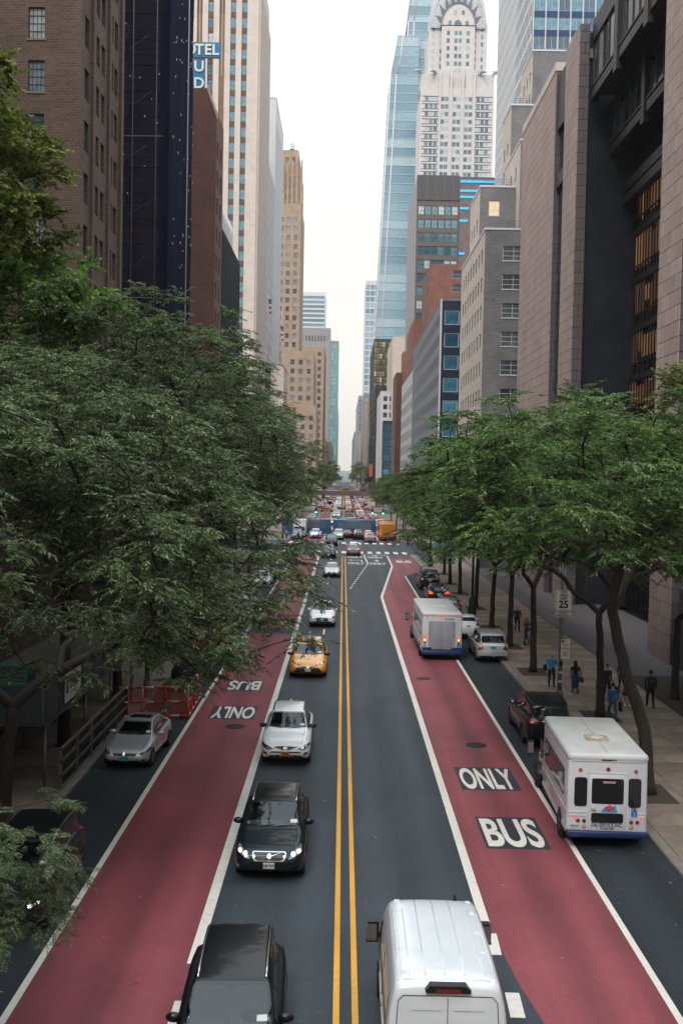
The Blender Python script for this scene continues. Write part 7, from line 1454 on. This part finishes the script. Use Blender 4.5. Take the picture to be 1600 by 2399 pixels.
b = MB(); b.lathe([(.15, 1.0), (.20, .85), (.25, .56)], cloth((.02, .025, .06)), 14); b.build('skirt', pg); b = MB(); b.prism([(-.10, 1.32), (.10, 1.32), (.06, 1.0), (-.04, 1.0)], -.165, -.13, cloth((.45, .03, .14))); b.build('scarf', pg)
person('man in dark shirt between tree trunks facing street', (12.75, 49.6, .13), .3, 1.80, (.035, .022, .035), (.015, .015, .02), 0, stride=.08); bag('duffel_bag', 'black duffel bag carried by man in dark shirt', (13.05, 49.5, .55), (.22, .5, .34), Bk, .4, [(0, -.14, .3), (0, 0, .6), (0, .14, .3)])
person('woman in dark olive dress standing behind the group', (13.96, 51.4, .13), .2, 1.70, (.028, .028, .02), (.025, .025, .02), 1, stride=.06, long_hair=True)
person('man in black with backpack walking away at right', (14.42, 48.05, .13), V - .1, 1.82, (.012, .012, .014), (.012, .012, .015), 1, stride=.22); bag('backpack', 'black backpack on man walking away at right', (14.40, 47.88, 1.05), (.32, .18, .46), Bk, 0)
person('bald man in black walking towards camera under locusts', (12.14, 71.7, .13), 0, 1.82, (.015, .015, .017), (.012, .012, .014), 0, stride=.24, bald=True, torso=1.1); bag('carrier_bag', 'pale blue carrier bag in hand of bald man', (11.86, 71.6, .45), (.22, .12, .36), cloth((.4, .5, .6)), 0)
person('woman in patterned red top pushing a stroller', (11.88, 66.5, .13), 0, 1.66, (.22, .06, .07), (.05, .04, .05), 0, stride=.12, arms='push', sleeves='short', long_hair=True)
p = empty('stroller', (11.88, 65.75, .13), 0, 'dark stroller with seated child in pale blue', 'stroller')
b = MB(); b.prism([(-.18, .42), (.22, .42), (.30, .95), (.22, .98)], -.22, .22, cloth((.02, .02, .03)), 'x'); b.build('seat', p); b = MB(); b.prism([(.30, .88), (.34, 1.08), (.0, 1.12), (-.12, .98)], -.23, .23, cloth((.02, .02, .03)), 'x'); b.build('canopy', p)
for sg in (-1, 1):
    b = MB(); b.tube([(sg * .24, -.32, .1), (sg * .24, .1, .5), (sg * .22, .55, 1.02)], .016, M_POLE, 6); b.build('frame_tube', p)
    for y in (-.34, .3):
        b = MB(); b.lathe([(.11, -.025), (.11, .025)], M_TYRE, 14, Matrix.Translation((sg * .25, y, .11)) @ Matrix.Rotation(R(90), 4, 'Y')); b.build('wheel', p)
person('small child in pale blue seated in dark stroller', (11.88, 65.62, .36), 0, .86, (.25, .42, .62), (.2, .33, .5), 0, stride=.0, lod=True)
# crowd at the avenue corner: four figures, copied with own clothes
CR = random.Random(9); base_p = []
for i, (t_, bt) in enumerate((((.02, .02, .025), (.02, .02, .03)), ((.03, .12, .22), (.03, .05, .1)), ((.35, .34, .33), (.03, .03, .05)), ((.25, .12, .05), (.02, .02, .025)))):
    base_p.append((t_, bt))
spots = [(9.9, 158.5), (10.4, 160.2), (11.0, 159.1), (11.6, 161.0), (10.2, 162.5), (12.1, 159.8), (9.4, 171.5), (10.0, 172.5), (10.6, 171.2), (11.2, 173.4), (11.9, 172.0), (12.6, 174), (9.7, 175.5), (10.8, 176.4), (12.2, 177.6), (13.0, 171.8), (8.2, 165.8), (7.3, 166.6), (-9.6, 171.8), (-10.3, 173), (-7.4, 166.2), (-4.1, 166.0), (11.0, 155.0), (10.3, 152.6)]
mesh_src = {}; look = ['black top and dark trousers', 'blue top and dark trousers', 'pale top and dark trousers', 'brown top and black trousers']
for i, (x, y) in enumerate(spots):
    t_, bt = base_p[i % 4]
    if i < 4:
        o = person('pedestrian in %s, at the near avenue corner on right' % look[i], (x, y, .13), CR.uniform(0, 6.28), CR.uniform(1.62, 1.84), t_, bt, i % 2, stride=.16 * (i % 2), group='crowd at the avenue corner', long_hair=i == 2, lod=True); mesh_src[i] = o
    else:
        o = copy_tree(mesh_src[i % 4]); o['label'] = 'pedestrian in %s, %s' % (look[i % 4], 'at the near avenue corner on right' if y < 164 and x > 0 else 'on the far crosswalk' if abs(x) < CURB else 'at the far avenue corner on right' if x > 0 else 'at the far left avenue corner'); o.location = (x, y, .13 if abs(x) > CURB else .02); o.rotation_euler = (0, 0, CR.uniform(0, 6.28))
# ------------------------------------------------------------------ street furniture
M_GALV = mat('grey_pole', (0.15, 0.175, 0.20), 0.5, 0.5, 0.15, 3); M_SIGNF = mat('sign_face', (0.80, 0.77, 0.71), 0.5, 0, 0.06, 3); M_BLK = mat('sign_black', (0.012, 0.012, 0.014), 0.6, 0, 0); M_GRN = mat('sign_green', (0.01, 0.18, 0.11), 0.5, 0, .05); M_LAMPG = mat('lamp_green', (0.012, 0.028, 0.024), 0.5, 0.2, 0.2, 5)
p = empty('street_light', (10.53, 49.9, .13), 0, 'grey street light pole with curved arm over parking lane', 'street light')
b = MB(); b.tube([(0, 0, 0), (0, 0, 2), (0, 0, 8.8)], [.11, .10, .075], M_GALV, 12); b.build('pole', p); b = MB(); b.lathe([(.2, 0), (.2, .25), (.13, .4)], M_GALV, 12); b.build('base', p)
b = MB(); b.tube([(0, 0, 8.6), (-.5, 0, 9.3), (-1.3, 0, 9.85), (-2.2, 0, 10.05)], [.05, .045, .04, .035], M_FRAMEW, 8); b.build('arm', p); b = MB(); b.ball((-2.45, 0, 10.03), .35, .14, .09, M_FRAMEW, 12, 6); b.build('lamp_head', p)
def signtext(par, txt, x, z, size, m, y=-.012, sx=.9, bold=.0):
    o = link('lettering', text_mesh(txt, size, m, .001, sx, bold), par, (x, y, z)); o.rotation_euler = (R(90), 0, 0); return o
sp = empty('speed_limit_sign', (10.58, 49.74, 4.12), 0, 'white city speed limit 25 sign with photo enforced plate', 'sign')
b = MB(); b.prism(rounded([(-.40, .34), (.40, .34), (.40, 1.36), (-.40, 1.36)], .05), 0, .012, M_SIGNF); b.build('panel', sp); b = MB(); b.prism(rounded([(-.40, 0), (.40, 0), (.40, .31), (-.40, .31)], .05), 0, .012, M_SIGNF); pe = b.build('panel', sp)
for z0, z1 in ((.36, 1.34), (.02, .29)):
    b = MB(); t = .012; x = .365
    b.box(-x, x, -.006, 0, z0, z0 + t, M_BLK); b.box(-x, x, -.006, 0, z1 - t, z1, M_BLK); b.box(-x, -x + t, -.006, 0, z0 + t, z1 - t, M_BLK); b.box(x - t, x, -.006, 0, z0 + t, z1 - t, M_BLK); b.build('border', sp)
for tx, z, s, bd in (('CITY', 1.24, .155, .004), ('SPEED', 1.09, .155, .004), ('LIMIT', .94, .155, .004), ('25', .64, .50, .016), ('PHOTO', .215, .13, .003), ('ENFORCED', .095, .13, .003)): signtext(sp, tx, 0, z, s, M_BLK, -.008, .95, bd)
ps = empty('parking_sign', (10.73, 49.76, 2.1), R(4), 'tall white parking regulation sign below the speed sign', 'sign')
b = MB(); b.box(-.22, .22, 0, .01, 0, .98, M_SIGNF); b.build('panel', ps); b = MB(); b.box(-.20, -.05, -.004, 0, .80, .95, M_TAIL); b.build('red_square', ps); signtext(ps, '*', -.125, .83, .22, M_SIGNF, -.008)
for k, (tx, z, m) in enumerate((('P', .87, M_INK), ('NO STANDING', .70, M_TAIL), ('7AM-7PM', .60, M_INK), ('EXCEPT SUNDAY', .50, M_INK), ('2 HOUR', .36, M_INK), ('COMMERCIAL', .26, M_INK), ('METERED', .16, M_INK))): signtext(ps, tx, .06 if k == 0 else 0, z, .15 if k == 0 else .075, m, -.006, .65, .002)
for i, z in enumerate((1.62, 1.25, 0.8)):
    b = MB(); b.box(-.09, .09, -.13, -.115, 0, .22 if i == 0 else .10, M_BLK if i == 0 else M_PAPER); o = b.build('sticker', p, (0, 0, z))
# ornate lamp posts
def lamp_post(x, y, lb, h=7.5):
    p = empty('lamp_post', (x, y, .13), 0, lb, 'lamp post', 'green lamp posts'); b = MB(); b.lathe([(.34, 0), (.34, .5), (.28, .62), (.27, 1.15), (.16, 1.4), (.11, 1.6)], M_LAMPG, 14); b.build('base', p); b = MB(); b.tube([(0, 0, 1.5), (0, 0, h)], [.10, .07], M_LAMPG, 10); b.build('pole', p)
    b = MB(); b.tube([(0, 0, h - .3), (-.5, 0, h + .5), (-1.4, 0, h + .8), (-2.0, 0, h + .55)], .035, M_LAMPG, 8); b.build('arm', p); b = MB(); b.lathe([(.22, -.05), (.25, .1), (.08, .28)], M_LAMPG, 12, Matrix.Translation((-2.0, 0, h + .25))); b.build('lamp_head', p)
lamp_post(10.06, 80.3, 'dark green lamp post with fat base beside the white car'); lamp_post(10.4, 123.3, 'dark green lamp post near the planters')
# planters with shrubs
M_PLANT = mat('grey_planter', (0.12, 0.145, 0.165), 0.6, 0.1, 0.12, 2)
shr = tree_meshes(61, 1.2, .5, .25, .65, .4, 14, twigs=7, tl=.3, leafn=9, leaf=(.16, .09), trunk_r=.03, broad=True, layered=.9)
words = ['nearest the camera', 'second from camera', 'third from camera', 'fourth from camera', 'fifth from camera', 'sixth from camera', 'seventh from camera', 'last before the crosswalk']
for k in range(8):
    x, y = 10.6, 129.4 + 2.55 * k; p = empty('planter', (x, y, .13), 0, 'grey box planter at right kerb, ' + words[k], 'planter', 'planters at the right kerb')
    b = MB(); b.prism([(-.5, 0), (.5, 0), (.58, .95), (-.58, .95)], -.62, .62, M_PLANT); b.box(-.62, .62, -.66, .66, .95, 1.02, M_PLANT); b.build('box', p); b = MB(); b.box(-.52, .52, -.56, .56, .9, 1.03, M_DIRT); b.build('soil', p)
    if k < 6: plant_tree('shrub', 'leafy shrub in grey planter, ' + words[k], shr, (x, y, 1.1), k * 1.3, 1.15, LF_R, 'shrubs in the planters', 'shrub')
p = empty('planter', (13.0, 128.5, .13), 0, 'grey box planter set back from the kerb row', 'planter', 'planters at the right kerb'); b = MB(); b.prism([(-.9, 0), (.9, 0), (1.0, 1.0), (-1.0, 1.0)], -.6, .6, M_PLANT); b.build('box', p); b = MB(); b.box(-.9, .9, -.5, .5, .95, 1.03, M_DIRT); b.build('soil', p)
# signals and street name sign
M_SIGY = mat('signal_housing', (0.015, 0.02, 0.018), 0.5); M_GO = mat('green_light', (0.1, 0.8, 0.5), .3, emit=(.15, 1, .65), estr=4); M_OFF = mat('signal_off', (0.05, 0.02, 0.015), .3)
def signal(par, x, y, z):
    b = MB(); b.box(x - .17, x + .17, y - .12, y + .12, z - .5, z + .5, M_SIGY); o = b.build('signal_head', par)
    for i, m in enumerate((M_GO, M_OFF, M_OFF)):
        b = MB(); b.lathe([(.12, 0), (.12, .03), (.05, .06)], m, 12, Matrix.Translation((x, y - .12, z - .32 + .32 * i)) @ Matrix.Rotation(R(90), 4, 'X')); b.build('lens', o)
for sg, lb in ((1, 'traffic signal mast with green lights and street name sign, right'), (-1, 'traffic signal mast with green light over left lanes')):
    p = empty('traffic_signal', (sg * 10.2, 170.6, .13), 0, lb, 'traffic light', 'traffic signals at the avenue'); b = MB(); b.tube([(0, 0, 0), (0, 0, 7)], [.13, .09], M_GALV, 10); b.build('pole', p)
    b = MB(); b.tube([(0, 0, 5.6), (-sg * 3.2, 0, 5.9), (-sg * 5.9, 0, 5.7)], [.07, .06, .04], M_GALV, 8); b.tube([(0, 0, 6.6), (-sg * 3.2, 0, 5.95)], .02, M_GALV, 5); b.build('mast_arm', p)
    signal(p, -sg * 5.5, -.05, 4.95)
    if sg > 0:
        signal(p, -3.75, -.05, 4.95); b = MB(); b.box(-3.5, -1.6, -.1, -.07, 4.65, 5.3, M_GRN); s_ = b.build('street_name_sign', p); signtext(s_, '2 Av', -2.5, 4.97, .5, M_PLATEW, -.105, 1, .01)
# hanging red banner and awnings far right
b = MB(); b.box(0, 1.4, 0, .1, 0, 5, cloth((.35, .09, .06))); b.tube([(0, .05, 5), (4.5, .05, 5.2)], .06, M_POLE, 5); tag(b.build('hanging_banner', None, (10.2, 420, 11)), 'faded red banner hanging on far right facade', 'banner')
# ------------------------------------------------------------------ building site at left
M_HOARD = mat('hoarding_navy', (0.030, 0.042, 0.052), 0.6, 0, 0.2, 1.5); M_PLANK = mat('grey_plank', (0.15, 0.125, 0.10), 0.85, 0, 0.3, 3, rand=.2); M_OR = mat('barrier_red', (0.45, 0.055, 0.02), 0.6, 0, .1); M_BWH = mat('barrier_white', (0.55, 0.52, 0.5), 0.6, 0, .1); M_TEALC = mat('teal_crate', (0.06, 0.16, 0.14), 0.7, 0, .2, 4)
M_MESH = bpy.data.materials.new('orange_mesh'); M_MESH.use_nodes = True; _N, _L = M_MESH.node_tree.nodes, M_MESH.node_tree.links; _p = _N['Principled BSDF']; _p.inputs['Base Color'].default_value = (.55, .06, .025, 1); _p.inputs['Roughness'].default_value = .8; _t = _N.new('ShaderNodeBsdfTransparent'); _m = _N.new('ShaderNodeMixShader'); _m.inputs[0].default_value = .48; _o = _N['Material Output']; _L.new(_t.outputs[0], _m.inputs[1]); _L.new(_p.outputs[0], _m.inputs[2]); _L.new(_m.outputs[0], _o.inputs['Surface'])
p = empty('sidewalk_shed', (0, 0, 0), 0, 'navy boarded sidewalk shed under the left trees', 'scaffold')
b = MB(); b.box(-14.4, -9.85, 33.1, 52, 2.55, 2.72, M_PLANK); b.build('deck', p)
for k in range(12):
    b = MB(); b.box(-9.85, -9.79, 33.1 + 1.57 * k + .03, 33.1 + 1.57 * (k + 1) - .03, 2.6, 3.85, M_HOARD); b.box(-9.79, -9.76, 33.1 + 1.57 * k + .03, 33.1 + 1.57 * k + .10, 2.6, 3.85, M_HOARD); b.build('board', p)
for k in range(3):
    b = MB(); b.box(-14.4 + 1.51 * k + .03, -14.4 + 1.51 * (k + 1) - .03, 33.0, 33.06, 2.6, 3.8, M_HOARD); b.build('board', p)
for z in (2.5, 3.86):
    b = MB(); b.box(-9.9, -9.72, 32.98, 52, z, z + .1, M_HOARD); b.build('rail', p)
for y in (33.6, 38.9, 43.2, 47.5, 51.5):
    for x in (-12.3, -9.95):
        b = MB(); b.tube([(x, y, .1), (x, y, 2.56)], .06, M_POLE, 8); b.build('post', p)
    b = MB(); b.box(-14.3, -9.8, y - .08, y + .08, 2.36, 2.55, M_POLE); b.build('joist', p); b = MB(); b.tube([(-12.3, y, 1.6), (-11.5, y, 2.5)], .035, M_POLE, 6); b.build('brace', p)
ban = empty('banner', (-9.74, 35.2, 2.75), 0, 'white banner with purple block on the shed boards', 'banner'); b = MB(); b.box(0, .015, 0, 2.1, 0, 1.05, M_BWH); b.build('sheet', ban); b = MB(); b.box(.015, .02, .15, .45, .3, .75, cloth((.10, .03, .2))); b.build('purple_block', ban)
b = MB()
for k in range(5): b.box(.015, .02, .7, 1.7 - .15 * (k % 3), .2 + .14 * k, .24 + .14 * k, M_FRAMEG)
b.build('print_lines', ban)
for k in range(5):
    b = MB(); b.cbox(-.55, .55, -.5, .5, .28 * k + .01, .28 * k + .25, M_TEALC, .02); b.box(-.5, .5, -.51, .51, .28 * k + .10, .28 * k + .14, M_BLK); o = b.build('crate', None, (-11.5, 35.4, 2.72)); tag(o, 'teal crate on shed roof, ' + ['bottom', 'second', 'middle', 'fourth', 'top'][k] + ' of the stack', 'crate', 'crates on the shed roof')
for k in range(7):
    b = MB(); b.box(-.12, .12, -1.6, 1.6, 0, .05, M_PLANK); o = b.build('loose_plank', None, (-10.3 - .27 * k, 40 + .15 * (k % 3), 2.74 + .003 * k), R(2 * k - 5)); tag(o, 'loose plank on shed roof, ' + ['first from the boards', 'second from the boards', 'third from the boards', 'fourth from the boards', 'fifth from the boards', 'sixth from the boards', 'farthest from the boards'][k], 'plank', 'loose planks on the shed roof')
# red and white barrier with orange mesh
def barrier(label, p0, p1, h=1.45):
    p = empty('site_barrier', (0, 0, 0), 0, label, 'barrier', 'red site barriers'); a, c = Vector((*p0, .02)), Vector((*p1, .02)); d = c - a; n = max(2, round(d.length / 1.05)); sd = Vector((-d.y, d.x, 0)).normalized() * .02
    for z in (.12, .75, h - .06):
        m_ = int(d.length / .35)
        for i in range(m_):
            u, v = a + d * (i / m_), a + d * ((i + 1) / m_); b = MB(); b.tube([u + Vector((0, 0, z)), v + Vector((0, 0, z))], .055 if z != .75 else .04, M_OR if (i % 3) else M_BWH, 6); b.build('rail_segment', p)
    for i in range(n + 1):
        u = a + d * (i / n); b = MB(); b.tube([u, u + Vector((0, 0, h * .5))], .045, M_OR, 6); b.tube([u + Vector((0, 0, h * .5)), u + Vector((0, 0, h))], .045, M_BWH if i % 2 else M_OR, 6); b.build('upright', p)
    b = MB(); vs_, fs = [], []; N_ = 24
    for i in range(N_ + 1):
        u = a + d * (i / N_) + sd * (2 + 3 * math.sin(i * 1.3))
        vs_ += [u + Vector((0, 0, .02)), u + Vector((0, 0, h + .04 * math.sin(i * .9)))]
    for i in range(N_): fs.append((2 * i, 2 * i + 2, 2 * i + 3, 2 * i + 1))
    b.add(vs_, fs, M_MESH, True); b.build('mesh_sheet', p)
barrier('red and white barrier with orange mesh facing camera behind silver sedan', (-9.8, 44.3), (-6.9, 44.8)); barrier('red barrier with orange mesh running along the left bus lane', (-6.88, 44.9), (-6.9, 48.6)); barrier('short red barrier closing far end of the site', (-6.9, 62.1), (-9.6, 62.1))
b = MB(); b.lathe([(.55, 0), (.6, .9), (.62, .95), (.3, 1.5)], cloth((.015, .018, .022)), 14); tag(b.build('covered_drum', None, (-8.0, 50.5, .02)), 'dark covered drum inside the barrier enclosure', 'drum')
p = empty('timber_fence', (0, 0, 0), 0, 'dark timber and mesh fence below the shed', 'fence')
for k in range(6):
    b = MB(); b.box(-9.62, -9.5, 34 + 2.1 * k, 34.12 + 2.1 * k, .12, 1.5, M_PLANK); b.build('post', p)
for z in (.5, 1.0, 1.42):
    b = MB(); b.box(-9.56, -9.50, 34, 44.6, z, z + .10, M_PLANK); b.build('rail', p)
b = MB(); b.box(-9.60, -9.59, 34, 44.6, .15, 1.45, cloth((.012, .012, .012))); b.build('mesh_sheet', p)
p = empty('site_pole', (-9.4, 48.5, .1), 0, 'dark grey lamp pole inside the building site', 'pole'); b = MB(); b.tube([(0, 0, 0), (0, 0, 8)], [.13, .09], M_GALV, 10); b.build('pole', p); b = MB(); b.lathe([(.24, 0), (.22, .5), (.14, .8)], M_GALV, 12); b.build('base', p)
# litter and leaf fall on the asphalt
b = MB(); lr = random.Random(4)
for k in range(420):
    sd = lr.choice((-1, -1, 1)); x = sd * lr.uniform(6.9, 9.1) if lr.random() < .75 else lr.uniform(-6.6, 6.6); y = lr.uniform(16, 70); a = lr.uniform(0, 3.1); s = lr.uniform(.015, .045); c_, s_ = math.cos(a) * s, math.sin(a) * s
    b.add([(x - c_, y - s_, .016), (x + s_ * .5, y - c_ * .5, .02), (x + c_, y + s_, .017), (x - s_ * .5, y + c_ * .5, .019)], [(0, 1, 2, 3)], lr.choice((M_PAPER, M_BEIGE, M_DIRT)))
tag(b.build('fallen_leaves'), 'scattered fallen leaves and litter on asphalt', 'litter', kind='stuff')
# ------------------------------------------------------------------ air
hm = bpy.data.materials.new('city_haze'); hm.use_nodes = True; _n = hm.node_tree.nodes; _n.clear(); _v = _n.new('ShaderNodeVolumePrincipled'); _v.inputs['Color'].default_value = (.98, .97, .95, 1); _v.inputs['Density'].default_value = .00012; _v.inputs['Anisotropy'].default_value = .2
_o = _n.new('ShaderNodeOutputMaterial'); hm.node_tree.links.new(_v.outputs[0], _o.inputs['Volume'])
b = MB(); b.box(-4100, 4100, -650, 7100, -2, 345, hm); tag(b.build('haze'), kind='stuff')
bpy.data.scenes.remove(TMP)
